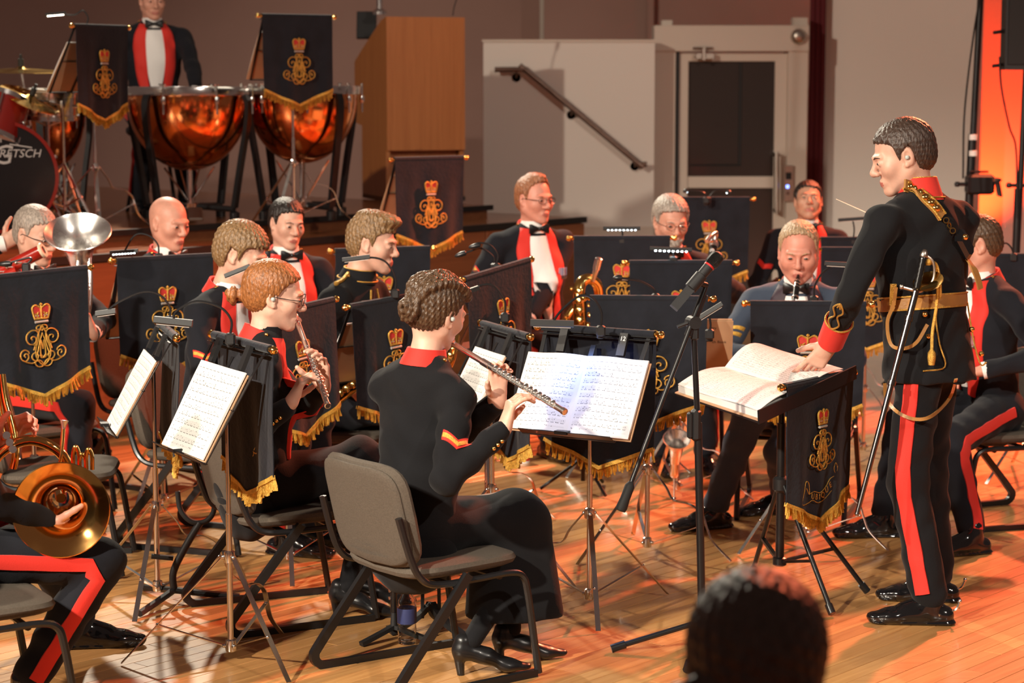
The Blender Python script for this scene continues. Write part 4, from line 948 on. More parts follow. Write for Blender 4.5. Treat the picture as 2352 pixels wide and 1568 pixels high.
def person(label, xy, yaw, *, z0=0.0, seat=.42, stand=False, lean=4, tilt=0, tyaw=None, sc=1.0, shw=.185, head=(0, 0, 0), hs=1.0, woman=False, belly=0.0,
           L=None, Rr=None, feet=None, outfit=None, hair=None, skinm=None, hv=.0042, jv=.0105, face={}, glasses=None, eyes=True, gaze=(0, -.10), legs=True, heels=False, neckl=1.0,
           skirt=None, headfwd=.02, coat_len=0.0, sleeves=True, handv=.0030, shoulder_up=0.0, hunch=0.0, stripe=True, elbowhint=None, brow=None, shoe=None, tops=None, jacket_r=1.0, hem_z=None):
    outfit = outfit or {}
    base = V(xy[0], xy[1], z0); u = V(0, 0, 1)
    f = V(math.cos(R(yaw)), math.sin(R(yaw)), 0); l = V(-f.y, f.x, 0)
    ty = yaw if tyaw is None else tyaw; tf = V(math.cos(R(ty)), math.sin(R(ty)), 0); tl = V(-tf.y, tf.x, 0)
    hipz = (.93*sc if stand else seat+.085)
    pel = base+u*hipz; sp_ = (tf*math.sin(R(lean))+u*math.cos(R(lean))+tl*math.sin(R(tilt))).normalized(); cf = (tf-sp_*tf.dot(sp_)).normalized()
    tl = sp_.cross(cf).normalized()                        # person's left
    if tl.dot(V(-tf.y, tf.x, 0)) < 0: tl = -tl
    nk = pel+sp_*.525*sc; T = lambda a, b, c=0: pel+tl*a+sp_*(b*sc)+cf*c
    hy = ty+head[0]; hp = R(head[1]); hr = R(head[2])
    hf0 = V(math.cos(R(hy)), math.sin(R(hy)), 0); hl = V(-hf0.y, hf0.x, 0); hf = hf0*math.cos(hp)-u*math.sin(hp); hu = hf0*math.sin(hp)+u*math.cos(hp)
    hl2 = hl*math.cos(hr)+hu*math.sin(hr); hu = hu*math.cos(hr)-hl*math.sin(hr); hl = hl2
    hc = nk+sp_*.155*neckl*(.5+.5*sc)+hf0*headfwd
    P = lambda x, y, z: hc+(hl*x+hf*y+hu*z)*hs
    Rm = np.array([hl, hf, hu])
    root = thing('person', label, 'person', base, 0)
    I_ = np.array(base); out = dict(root=root, hc=hc, P=P, T=T, nk=nk, pel=pel)
    def emit(name, Vs, Q, mats, mi=None, parent=root): return link(name, np_mesh(name, np.asarray(Vs)-I_, Q, mats, mi), parent)
    # --- arms
    sh = {}; el = {}; wr = {}
    for s, nm in ((1, 'L'), (-1, 'R')):
        spec = L if s > 0 else Rr
        sh[nm] = T(s*shw, .455, -.01)+u*shoulder_up
        if spec is None: spec = dict(w=T(s*.17, .08, .30), hint=(tl*s*.7-u*.6))
        el[nm], wr[nm] = ik(sh[nm], spec['w'], .285*sc, .255*sc, spec.get('hint', tl*s*.5-u))
    # --- head, neck and hands (one body mesh)
    S = Sdf(); add_head(S, P, Rm, hs, **face)
    nr = .046 if woman else .054
    S.cone(P(0, -.022, -.035), nk+sp_*.03, nr, nr*1.02, .03); S.cone(nk+sp_*.03, nk-sp_*.05, nr, .075, .03, n=cf, q=.8)
    Vh, Qh = S.mesh(hv)
    lc = (Vh-np.array(hc))@Rm.T/hs; ce = lc[Qh].mean(1)
    mi = ((np.abs(ce[:, 0]) < .0215) & (ce[:, 1] > .078) & (ce[:, 2] > -.0825+.3*np.abs(ce[:, 0])) & (ce[:, 2] < -.0595-.28*np.abs(ce[:, 0]))).astype(int)
    parts = [(Vh, Qh, mi)]
    for nm in ('L', 'R'):
        spec = L if nm == 'L' else Rr
        if spec is None or spec.get('hand', True) is False: continue
        H = Sdf(); fd = (wr[nm]-el[nm]).normalized()
        hand_sdf(H, wr[nm], spec.get('d', fd), spec.get('n', -u), nm, spec.get('curl', [(25, 30, 20)]*4), spec.get('k', .93 if woman else 1.0), spec.get('thumb', (.55, .75, .25)), spec.get('tc', .35), spec.get('spread', .3), fore=wr[nm]-fd*.09)
        v, q = H.mesh(handv); parts.append((v, q, 0))
    core = Sdf(); core.cone(pel, nk-sp_*.04, .075, .07, .03)
    for nm in ('L', 'R'): core.cone(nk-sp_*.06, sh[nm], .04, .035, .02); core.cone(sh[nm], el[nm], .032, .028, .02); core.cone(el[nm], wr[nm], .028, .02, .02)
    # --- legs
    hips, kn, an = {}, {}, {}; fdir = {}
    for s, nm in ((1, 'L'), (-1, 'R')):
        hips[nm] = pel+l*(s*.085)
        ft = (feet or {}).get(nm)
        if ft is None: ft = dict(p=base+l*(s*.11)+f*(.42 if not stand else .02))
        fp = Vector(ft['p']); fp.z = base.z+ft.get('z', 0.0); fd = Vector(ft.get('dir', f)).normalized(); fdir[nm] = fd
        ank = fp+u*(.115 if heels else .085)
        kn[nm], an[nm] = ik(hips[nm], ank, .435*sc, .425*sc, ft.get('hint', f+u*.5 if not stand else f+l*s*.15))
        if not stand and False: pass
        if legs: core.cone(hips[nm], kn[nm], .05, .042, .02); core.cone(kn[nm], an[nm], .042, .03, .02)
    v, q = core.mesh(.018); parts.append((v, q, 0))
    Vb, Qb, Mb = join_np(parts); emit('body', Vb, Qb, [skinm or SK_fair, M_lip], Mb)
    # --- eyes
    if eyes:
        for s in (-1, 1):
            mb = MB(); c = P(s*.031, .0815, .0005); sph = []
            g = (hf+hl*gaze[0]+hu*gaze[1]).normalized()
            mb.lathe([(0.0, -.0118*hs), (.0084*hs, -.0083*hs), (.0118*hs, 0), (.0108*hs, .0048*hs), (.0082*hs, .0085*hs)], c, g, 14, 0); mb.lathe([(.0082*hs, .0085*hs), (.0045*hs, .0109*hs), (0.0, .0119*hs)], c, g, 14, 1)
            M_ = Matrix.Translation(-base)
            # squash the ball into an almond
            sq = [Vector(p)-c for p in mb.v]; mb.v = [tuple(c+p-hu*(p.dot(hu)*.38)) for p in sq]
            mb.build('eye', [M_eye, M_iris], root, M=M_)
    # --- hair
    if hair:
        hm = hair['m']; inv = (np.array(hc), Rm); Hs, disp, loc = hair_sdf(P, inv, hs, hair.get('style'), hair.get('t', .008), hair.get('line'), hair.get('seed', 1), hair.get('rough', .0016))
        if hair.get('add'): hair['add'](Hs, P, Rm, hs)
        Vx, Qx = Hs.mesh(hair.get('h', hv), disp)
        if len(Qx): emit('hair', Vx, Qx, hm)
        if brow is not False and eyes:
            for s in (-1, 1):
                mb = MB(); mb.tube([P(s*.014, .0965, .0175), P(s*.030, .0945, .0235), P(s*.047, .081, .0185)], [.0020*hs, .0026*hs, .0012*hs], 6); mb.build('eyebrow', hm, root, M=Matrix.Translation(-base))
    # --- jacket
    jm = outfit.get('m', M_navy); J = Sdf(); g = jacket_r
    wst, chs = ((.138, .146) if woman else (.150, .168)); wst *= g; chs *= g
    J.cone(T(0, -.02-coat_len), T(0, .16, .01), (.165 if woman else .165+(.025 if coat_len > .05 else 0))*g, wst, .04, n=cf, q=.74); J.cone(T(0, .15, .01), T(0, .30, .01), wst+belly*.4, chs, .04, n=cf, q=.72)
    if belly: J.ell(T(0, .10, .05), [.13+belly*.3, .10+belly, .14], np.array([tl, cf, sp_]), .06)
    J.cone(T(0, .30, .01), T(0, .42, -.005), chs, chs*.86, .04, n=cf, q=.68)
    if woman: J.cone(T(-.06, .30, .075), T(.06, .30, .075), .062, .062, .05)
    for nm, s in (('L', 1), ('R', -1)):
        J.cone(T(0, .455, -.015), sh[nm]-(sh[nm]-T(0, .455, -.015))*.10, .062, .056, .045); J.cone(nk-sp_*.015, T(s*shw*.62, .475, -.012), .060, .046, .04)
        if sleeves:
            J.cone(sh[nm], el[nm], .060*(.92 if woman else 1), .050*(.92 if woman else 1), .035)
            fdv = (wr[nm]-el[nm]).normalized(); J.cone(el[nm], wr[nm]-fdv*.022, .051*(.9 if woman else 1), .040*(.92 if woman else 1), .018)
    sd = sum(map(ord, label)) % 97
    if hem_z is not None: J.cut(lambda X, Y, Z: (hem_z-Z).astype(np.float32)+np.zeros_like(X+Y, dtype=np.float32), .004)
    def fold(X, Y, Z):
        a = X*tl[0]+Y*tl[1]+Z*tl[2]; b = X*sp_[0]+Y*sp_[1]+Z*sp_[2]; c = X*cf[0]+Y*cf[1]+Z*cf[2]
        return (.0028*(np.sin(b*58+3*np.sin(a*19+sd)+c*21)+.8*np.sin(a*37+b*24+2.2*np.sin(c*31+sd)))).astype(np.float32)
    Jv, Jq = J.mesh(jv, fold); jo = emit('jacket', Jv, Jq, jm)
    bvh = BVHTree.FromPolygons([Vector(p) for p in Jv.tolist()], Jq.tolist()); out['bvh'] = bvh
    def hit(p, d):
        r = bvh.ray_cast(p, d, 1.2)
        if r[0] is None:
            r = bvh.find_nearest(p+d*.12); return r[0], r[1]
        return r[0], r[1]
    def patch(name, A, B, m, nu=4, nv=14, off=.004, th=.003, dirn=None, O=None, ax=None, parent=root):
        """strip between two edge curves given in torso coordinates (left, up along spine), laid on the jacket"""
        n_ = dirn or cf; ax_ = ax or (tl, sp_); O_ = O or pel; kk = sc if O is None else 1
        def crv(c): return spline([V(a, b, 0) for a, b in c], 8)
        ca, cb = crv(A), crv(B); top, bot = [], []
        for j in range(nv+1):
            pa = ca[round(j/nv*(len(ca)-1))]; pb = cb[round(j/nv*(len(cb)-1))]
            for i in range(nu+1):
                p2 = pa.lerp(pb, i/nu); p = O_+ax_[0]*p2.x+ax_[1]*(p2.y*kk)+n_*.215; h, nn_ = hit(p, -n_); e = 4*(i/nu)*(1-i/nu)
                top.append(h+n_*(off+th*e)); bot.append(h+n_*(off-.012))
        n1 = nu+1; N = len(top); fs = []
        for j in range(nv):
            for i in range(nu): a = j*n1+i; fs.append((a, a+1, a+n1+1, a+n1)); fs.append((N+a+n1, N+a+n1+1, N+a+1, N+a))
        bd = [i for i in range(n1)]+[j*n1+nu for j in range(1, nv+1)]+[nv*n1+i for i in range(nu-1, -1, -1)]+[j*n1 for j in range(nv-1, 0, -1)]
        for a, b in zip(bd, bd[1:]+bd[:1]): fs.append((a, N+a, N+b, b))
        mb = MB(); mb.add(top+bot, fs); return mb.build(name, m, parent, M=Matrix.Translation(-base), angle=60)
    out.update(patch=patch, hit=hit, tl=tl, sp=sp_, cf=cf, sh=sh, el=el, wr=wr, kn=kn, an=an, hips=hips, base=base, f=f, l=l, emit=emit, Tr=Matrix.Translation(-base))
    IT = Matrix.Translation(-base)
    # --- dress parts
    if outfit.get('shirt'):
        patch('shirt', [(-.052, .50), (-.060, .40), (-.055, .26), (-.02, .10)], [(.052, .50), (.060, .40), (.055, .26), (.02, .10)], outfit.get('shirt_m', M_shirt), nu=8, off=.004)
        mb = MB(); ring = lambda h, r, o_=0: [nk+sp_*h+(tl*math.cos(a)*r+cf*(math.sin(a)*r*1.02+.006+o_)) for a in [2*math.pi*i/20 for i in range(20)]]
        mb.loft([ring(-.012, nr+.022), ring(.028, nr+.012), ring(.050, nr+.008, .004), ring(.050, nr+.003, .004), ring(.0, nr+.004)], False); mb.build('shirt_collar', outfit.get('shirt_m', M_shirt), root, M=IT)
        if outfit.get('tie', True):
            c = nk+sp_*.012+cf*(nr+.034); h_, _ = c, None; mb = MB()
            for s in (-1, 1):
                rg = []
                for t_, hh, dd in ((.004, .008, .006), (.018, .014, .010), (.045, .026, .009), (.058, .026, .004)):
                    rg.append([c+tl*(s*t_)+sp_*(hh*math.sin(a))+cf*(dd*math.cos(a)) for a in [2*math.pi*i/10 for i in range(10)]])
                mb.loft(rg)
            mb.ball(c+cf*.004, .012, 8); mb.build('bow_tie', M_satin, root, M=IT)
    if outfit.get('lapel'):
        lm = outfit['lapel']; w0 = outfit.get('lw', 1.0)
        for s in (-1, 1):
            patch('lapel', [(s*.040, .535), (s*.055, .46), (s*.060, .34), (s*.050, .20), (s*.030, .075)], [(s*(.085), .540), (s*(.060+.062*w0), .46), (s*(.062+.066*w0), .34), (s*(.05+.06*w0), .20), (s*(.035+.03*w0), .06)], lm, nu=5, nv=18, off=.008)
        mb = MB(); ring = lambda h, r: [nk+sp_*(h-.020*math.sin(a))+(tl*math.cos(a)*r+cf*(math.sin(a)*r*.95-.006)) for a in [math.pi*.86+math.pi*1.28*i/18 for i in range(19)]]
        rr = [ring(-.022, nr+.044), ring(.012, nr+.028), ring(.034, nr+.020), ring(.030, nr+.012), ring(-.02, nr+.02)]
        mb.loft(rr, False, closed=False); mb.build('collar', lm, root, M=IT)
    if outfit.get('stand_collar'):
        m_ = outfit['stand_collar']; mb = MB(); ring = lambda h, r, o_=0: [nk+sp_*(h)+(tl*math.cos(a)*r+cf*(math.sin(a)*r*1.02-.004+o_)) for a in [2*math.pi*i/24 for i in range(24)]]
        chh = outfit.get('ch', .050); mb.loft([ring(-.004, nr+.034), ring(.012, nr+.028), ring(chh, nr+.016, .006), ring(chh, nr+.010, .006), ring(-.01, nr+.015)], False); mb.build('stand_collar', m_, root, M=IT)
        if outfit.get('collar_trim'):
            mb = MB()
            for h, r, o_ in ((chh+.001, nr+.013, .006), (.006, nr+.033, 0)): mb.tube(ring(h, r, o_)+[ring(h, r, o_)[0]], .0032, 6)
            mb.build('collar_braid', M_gold, root, M=IT)
    if outfit.get('buttons', True):
        for nm, s in (('L', 1), ('R', -1)):
            p = T(s*.085, .53, 0)+u*.12; r = bvh.ray_cast(p, -u, .4)
            if r[0] is not None: mb = MB(); mb.ball(r[0]+u*.003, .0075, 8); mb.build('button', M_brass, root, M=IT)
    if outfit.get('cuff'):
        for nm in ('L', 'R'):
            spec = L if nm == 'L' else Rr
            if spec is None: continue
            fdv = (wr[nm]-el[nm]).normalized(); mb = MB(); mb.tube([wr[nm]-fdv*.045, wr[nm]+fdv*.010], .037, 16, cap=False); mb.tube([wr[nm]-fdv*.045, wr[nm]+fdv*.010], .0335, 16, cap=False); mb.build('shirt_cuff', M_shirt, root, M=IT)
    # --- trousers or skirt and shoes
    if legs:
        tm = outfit.get('trousers', M_navy); B = Sdf()
        if skirt:
            km = (kn['L']+kn['R'])/2
            B.cone(pel+sp_*.06, pel+f*.02, .140, .148, .05, n=f if not stand else None, q=.8); B.cone(pel+f*.02, km-f*.04, .155, .118, .05, n=u, q=.66); hem = (an['L']+an['R'])/2
            e = km.lerp(hem, skirt)+f*(.14*skirt if skirt > .6 else 0); B.cone(km-f*(.01 if skirt > .6 else .035)-u*.01, e, .122, .160, .045, n=f, q=.70)
            if skirt > .6: B.cone(km-f*.10-u*.02, e-f*.10, .11, .13, .05, n=f, q=.8)
            ez = e.z; B.cut(lambda X, Y, Z: (ez-Z).astype(np.float32)+np.zeros_like(X+Y, dtype=np.float32), .004)
            v, q = B.mesh(.009, lambda X, Y, Z: (.002*np.sin(X*38+Y*29+2*np.sin(Z*9))).astype(np.float32)); emit('skirt', v, q, tm)
            Lg = Sdf()
            for nm in ('L', 'R'): Lg.cone(kn[nm].lerp(an[nm], .3), an[nm], .046, .032, .01)
            v, q = Lg.mesh(.006); emit('tights', v, q, M_black_wool)
        else:
            B.ell(pel-u*.01, [.125, .185, .115] if not stand else [.100, .150, .12], np.array([f, l, u]), .05)
            for nm in ('L', 'R'):
                B.cone(hips[nm], kn[nm], .092 if not stand else .086, .072, .04); B.cone(kn[nm], kn[nm].lerp(an[nm], .93), .071, .058 if not stand else .066, .02)
            v, q = B.mesh(.0125, lambda X, Y, Z: (.003*np.sin(X*45+Y*33+2.5*np.sin(Z*26))+.002*np.sin(Z*61+X*20)).astype(np.float32)); emit('trousers', v, q, tm)
            bv2 = BVHTree.FromPolygons([Vector(p) for p in v.tolist()], q.tolist()); out['bvh_legs'] = bv2
            if outfit.get('stripe') and stripe:
                for nm, s in (('L', 1), ('R', -1)):
                    pts = [hips[nm].lerp(kn[nm], t_) for t_ in np.linspace(.17 if stand else .0, .88, 8)]
                    pts += [kn[nm]+((hips[nm]-kn[nm]).normalized()*.03+(an[nm]-kn[nm]).normalized()*.03)]+[kn[nm].lerp(an[nm], t_) for t_ in np.linspace(.12, .92, 9)]
                    oo = l*s; top, bot = [], []; W_ = outfit.get('sw', .030)
                    for i, p in enumerate(pts):
                        tdir = (pts[min(i+1, len(pts)-1)]-pts[max(i-1, 0)]).normalized(); wv = tdir.cross(oo).normalized()
                        for k_ in (-1, -.33, .33, 1):
                            r = bv2.ray_cast(p+wv*(W_*k_)+oo*.25, -oo, .35); h_ = r[0] if r[0] is not None else p+oo*.06
                            top.append(h_+oo*.007); bot.append(h_-oo*.006)
                    N = len(top); fs = []
                    for j in range(len(pts)-1):
                        for i in range(3): a = j*4+i; fs.append((a, a+1, a+5, a+4)); fs.append((N+a+4, N+a+5, N+a+1, N+a))
                    for j in range(len(pts)-1):
                        for a in (j*4, j*4+3): fs.append((a, a+4, N+a+4, N+a))
                    mb = MB(); mb.add(top+bot, fs); mb.build('stripe', M_scarlet, root, M=IT, angle=60)
        for nm, s in (('L', 1), ('R', -1)):
            a = an[nm]; fd = fdir[nm]; B = Sdf(); zf = a.z-(.115 if heels else .085); fz = lambda f_, z_, x_=0: V(a.x, a.y, zf)+fd*f_+u*z_+fd.cross(u)*x_
            if heels:
                B.cone(fz(-.035, .085), fz(.045, .060), .033, .032, .015, n=u, q=.9); B.cone(fz(.045, .058), fz(.115, .026), .031, .037, .02, n=u, q=.62); B.cone(fz(.115, .026), fz(.175, .018), .036, .022, .015, n=u, q=.55)
                B.cone(fz(-.045, .070), fz(-.038, .0), .019, .012, .008); B.cone(fz(-.03, .11), fz(-.03, .08), .030, .033, .01); ff = 0
                v, q = B.mesh(.004); emit('shoe', v, q, shoe or M_leather)
            else:
                B.cone(fz(-.050, .034), fz(.06, .034), .036, .034, .02, n=u, q=.95); B.cone(fz(.05, .034), fz(.135, .028), .036, .043, .02, n=u, q=.72); B.cone(fz(.135, .028), fz(.195, .024), .042, .030, .02, n=u, q=.62)
                B.cone(fz(-.005, .11), fz(.0, .05), .040, .042, .02); B.cone(fz(.0, .075), fz(.09, .05), .036, .03, .02)
                B.cone(fz(-.055, .008), fz(.18, .008), .040, .036, .004, n=u, q=.3); B.cut(lambda X, Y, Z: (zf+.001-Z).astype(np.float32)+np.zeros_like(X+Y, dtype=np.float32), .002)
                v, q = B.mesh(.0068); emit('shoe', v, q, shoe or M_patent)
    if glasses:
        mb = MB(); pts = {}
        for s in (-1, 1):
            rim = [P(s*.033+.0225*math.cos(a), .107-.010*abs(math.cos(a)) if s*math.cos(a) > 0 else .107, .0015+(.0155)*math.sin(a)) for a in [2*math.pi*i/16 for i in range(17)]]
            mb.tube(rim, .0014*hs, 5); mb.tube([P(s*.0555, .097, .005), P(s*.074, .06, .006), P(s*.079, .0, .008), P(s*.078, -.016, -.004)], .0016*hs, 5)
        mb.tube([P(-.0105, .107, .005), P(0, .111, .007), P(.0105, .107, .005)], .0014*hs, 5); go = mb.build('spectacles', glasses, root, M=IT)
    return out

def medals(o, x, b, n, w_=.012):
    for i in range(n):
        p = o['pel']+o['tl']*(x+i*w_*1.1)+o['sp']*b+o['cf']*.215; h, _ = o['hit'](p, -o['cf']); h = h+o['cf']*.014
        F = frame(h, o['tl'], o['sp'], o['cf']); mb = MB(); mb.prism([(-w_/2, -.028), (w_/2, -.028), (w_/2, .012), (-w_/2, .012)], 0, .003, F, 0); mb.prism([(-w_*.17, -.028), (w_*.17, -.028), (w_*.17, .012), (-w_*.17, .012)], .0, .0036, F, 1)
        mb.lathe([(.0, .004), (.009, .003), (.010, 0), (0, -.001)], F @ Vector((0, -.038, 0)), o['cf'], 12, 2)
        mb.build('medal', [mat('ribbon_%d' % (i % 3), ((.35, .4, .55), (.5, .42, .45), (.35, .05, .12))[i % 3], .7), mat('ribbon_stripe_%d' % (i % 3), ((.5, .1, .1), (.1, .1, .3), (.6, .6, .6))[i % 3], .7), M_silver if i else M_brass], o['root'], M=o['Tr'])
def chevron(o, nm, dirn, t0, n=1, cols=(None, None), flip=1, w_=.030, gap=.030, edge=None):
    """rank stripes on the upper sleeve: arm nm, seen from dirn"""
    a, b = o['sh'][nm], o['el'][nm]; ax = (b-a).normalized(); n_ = Vector(dirn); n_ = (n_-ax*n_.dot(ax)).normalized(); sd = ax.cross(n_).normalized()
    for k in range(n):
        c = a.lerp(b, t0)+ax*(k*gap)
        for lay, (m, ww, of) in enumerate(((cols[0], w_, .004), (cols[1], w_*.45, .0075))):
            if m is None: continue
            for s in (-1, 1):
                o['patch']('chevron', [(s*0.0, .030+ww/2), (s*.022, .015+ww/2), (s*.045, 0+ww/2)], [(0, .030-ww/2), (s*.022, .015-ww/2), (s*.045, -ww/2)], m, nu=2, nv=6, off=of, th=.001, dirn=n_, O=c, ax=(sd, ax*flip))
def instr(name, label, cat, base): return thing(name, label, cat, base), Matrix.Translation(-Vector(base))
MESS = dict(m=M_navy, shirt=True, lapel=M_scarlet, trousers=M_navy, stripe=True, cuff=True, sw=.022)
LN_rec = [-.072, -.072, -.050, .030, .036, .018, -.012, .058, .082, .105, .12, .13]          # receding hairline
LN_low = [-.080, -.080, -.058, .026, .032, .014, -.016, .034, .050, .056, .064, .07]
LN_back = [-.066, -.066, -.050, -.028, .004, .016, .024, .042, .056, .068, .08, .09]
# ---------- conductor
cfe = dict(L=dict(p=fl(2135, 1432), dir=V(-1, .06, 0)), R=dict(p=fl(2150, 1380), dir=V(-1, .12, 0)))
def qf(S, P, Rm, hs):
    S.cone(P(-.05, .055, .085), P(.05, .060, .085), .020*hs, .020*hs, .02*hs); S.cone(P(0, .06, .085), P(0, -.05, .125), .03*hs, .028*hs, .03*hs)
CON = person('conductor in black tunic with scarlet collar and cuffs, standing with baton', (1.49, 7.72), 152, tyaw=132, stand=True, sc=1.03, lean=7, tilt=-1, head=(48, 16, 0), hs=1.06, shw=.23, coat_len=.22, jacket_r=1.12, hem_z=.862,
   L=dict(w=at(1906, 790, 7.70), hint=V(-.3, -.6, -.4), d=V(-.55, .25, -.80), n=V(-.25, .75, -.35), curl=[(10, 15, 10), (28, 35, 25), (40, 45, 30), (45, 50, 30)], spread=.5, thumb=(.75, .55, .3), tc=.2),
   Rr=dict(w=at(2080, 530, 8.05), hint=V(.9, -.4, -.3), d=V(-.8, .3, .2), n=V(0, 0, -1), curl=[(60, 70, 40)]*4), feet=cfe, hair=dict(m=HR_dk, t=.009, rough=.0010), skinm=SK_fair, hv=.0035, jv=.008, handv=.0026,
   outfit=dict(m=M_black_wool, stand_collar=M_scarlet, ch=.078, collar_trim=True, trousers=M_black_wool, stripe=True, sw=.026, buttons=False), headfwd=.05, belly=.0, face=dict(jw=1.02, nose=1.05))
# ---------- nearest flautist
def f1hair(S, P, Rm, hs):
    for i in range(34):
        a = i*.55; r = .008+.0010*i; b = (i+1)*.55; r2 = .008+.0010*(i+1)
        S.cone(P(r*math.cos(a), -.152+.0010*i, -.005+r*math.sin(a)), P(r2*math.cos(b), -.152+.0010*i, -.005+r2*math.sin(b)), .0095*hs, .0095*hs, .004)
    for j, x0 in enumerate((-.045, -.022, .002, .026, .048)):
        pts = [P(x0*1.0, .070, .072), P(x0*1.25, .03, .118-.4*abs(x0)), P(x0*1.2, -.04, .126-.4*abs(x0)), P(x0*.9, -.10, .075), P(x0*.4, -.118, .02)]
        pts = spline(pts, 6)
        for k in range(len(pts)-1): S.cone(pts[k], pts[k+1], (.011+.004*(k % 2))*hs, (.011+.004*((k+1) % 2))*hs, .008)
F1X, F1Y = -.325, 6.95
mouth1 = at(1037, 787, 7.07); fend1 = at(1298, 946, 6.66)
F1 = person('flautist nearest the camera with braided bun, seen from behind', (F1X, F1Y), 46, tyaw=50, seat=.40, sc=1.01, lean=5, tilt=-2, head=(-6, 14, 10), hs=.99, woman=True, shw=.158, shoulder_up=-.028, headfwd=.035, neckl=1.04,
   L=dict(w=at(1142, 925, 7.0), hint=V(.0, .5, -.9), d=V(.05, -.05, 1), n=V(.35, -.85, .1), curl=[(12, 40, 35), (15, 45, 35), (18, 45, 35), (20, 42, 30)], thumb=(.6, .6, .6), spread=.5),
   Rr=dict(w=at(1158, 985, 6.80), hint=V(-.3, -.6, -.8), d=V(.30, .12, .95), n=V(.75, .25, -.35), curl=[(38, 38, 25), (40, 38, 25), (42, 36, 24), (34, 18, 12)], thumb=(.65, .45, .6), spread=.6),
   feet=dict(L=dict(p=fl(1175, 1520), dir=V(.95, .32, 0)), R=dict(p=fl(1085, 1548), dir=V(.97, .2, 0))), heels=True, skirt=.86, hair=dict(m=HR_brown, t=.007, line=LN_back, add=f1hair, rough=.0018), skinm=SK_pale, hv=.0033, jv=.0075, handv=.0025,
   outfit=dict(m=M_black_wool, stand_collar=M_scarlet, trousers=M_black_wool), coat_len=.04)
chevron(F1, 'R', V(.35, -1, 0), .52, 1, (M_scarlet, M_goldcloth), flip=1, w_=.034)
# ---------- red-haired flautist
def f2hair(S, P, Rm, hs):
    for i in range(26):
        a = i*.5; r = .006+.0009*i; b = (i+1)*.5; r2 = .006+.0009*(i+1)
        S.cone(P(r*math.cos(a), -.166+.0012*i, -.022+r*1.15*math.sin(a)), P(r2*math.cos(b), -.166+.0012*i, -.022+r2*1.15*math.sin(b)), .0085*hs, .0085*hs, .006)
    S.ell(P(0, -.12, -.018), [.02*hs, .02*hs, .022*hs], Rm, .012)
mouth2 = at(683, 738, 7.72); fend2 = at(753, 932, 7.18)
F2 = person('red-haired flautist with low bun and scarlet lapels, in profile', (-.93, 7.68), 20, tyaw=14, seat=.40, sc=1.0, lean=5, head=(-10, 10, 4), hs=1.0, woman=True, shw=.158, shoulder_up=-.02, headfwd=.03,
   L=dict(w=at(742, 888, 7.48), hint=V(.2, .6, -.9), d=V(-.08, -.15, 1), n=V(-.55, -.8, 0), curl=[(10, 42, 35), (14, 45, 35), (18, 45, 35), (20, 42, 30)], thumb=(.6, .6, .6), spread=.4),
   Rr=dict(w=at(668, 926, 7.32), hint=V(-.5, -.3, -1), d=V(.45, .15, .85), n=V(.75, .25, -.25), curl=[(32, 38, 25), (34, 38, 25), (36, 36, 24), (32, 25, 15)], thumb=(.65, .45, .6), spread=.5),
   feet=dict(L=dict(p=fl(835, 1392), dir=V(.97, .1, 0)), R=dict(p=fl(798, 1415), dir=V(.97, -.1, 0))), heels=True, skirt=.42, hair=dict(m=HR_ginger, t=.009, line=LN_back, add=f2hair, rough=.0010), skinm=SK_pale, hv=.0035, jv=.008, handv=.0026,
   outfit=dict(m=M_black_wool, shirt=True, shirt_m=M_black_wool, tie=False, lapel=M_scarlet, trousers=M_black_wool, lw=.75), coat_len=.02, glasses=M_blackm)
# ---------- young men of the middle row
M4 = person('fair young man with scarlet lapels looking down, left of the red-haired flautist', (-1.27, 8.98), -22, sc=1.06, lean=10, head=(4, 20, 0), hs=1.03, hair=dict(m=HR_fair, t=.017, line=LN_low, rough=.0022), outfit=MESS, skinm=SK_fair, headfwd=.05, glasses=None)
chevron(M4, 'R', V(.5, -1, 0), .62, 1, (M_scarlet, M_goldcloth), flip=1, w_=.03)
def m5hair(S, P, Rm, hs): S.ell(P(0, .055, .105), [.058*hs, .055*hs, .028*hs], Rm, .03); S.ell(P(0, -.02, .115), [.055*hs, .06*hs, .025*hs], Rm, .03)
M5 = person('young man in gold-trimmed black jacket with wavy quiff', (-.74, 9.45), -14, tyaw=-24, sc=1.07, lean=8, head=(8, 8, 0), hs=1.03, hair=dict(m=HR_fair, t=.008, line=LN_low, add=m5hair, rough=.0022), outfit=dict(m=M_black_wool, stand_collar=M_black_wool, collar_trim=True, trousers=M_navy), skinm=SK_fair, headfwd=.05,
   Rr=dict(w=at(800, 880, 9.15), hint=V(-.5, -.3, -.8), d=V(.7, .0, -.6), n=V(.3, .5, -.3), curl=[(25, 35, 20)]*4))
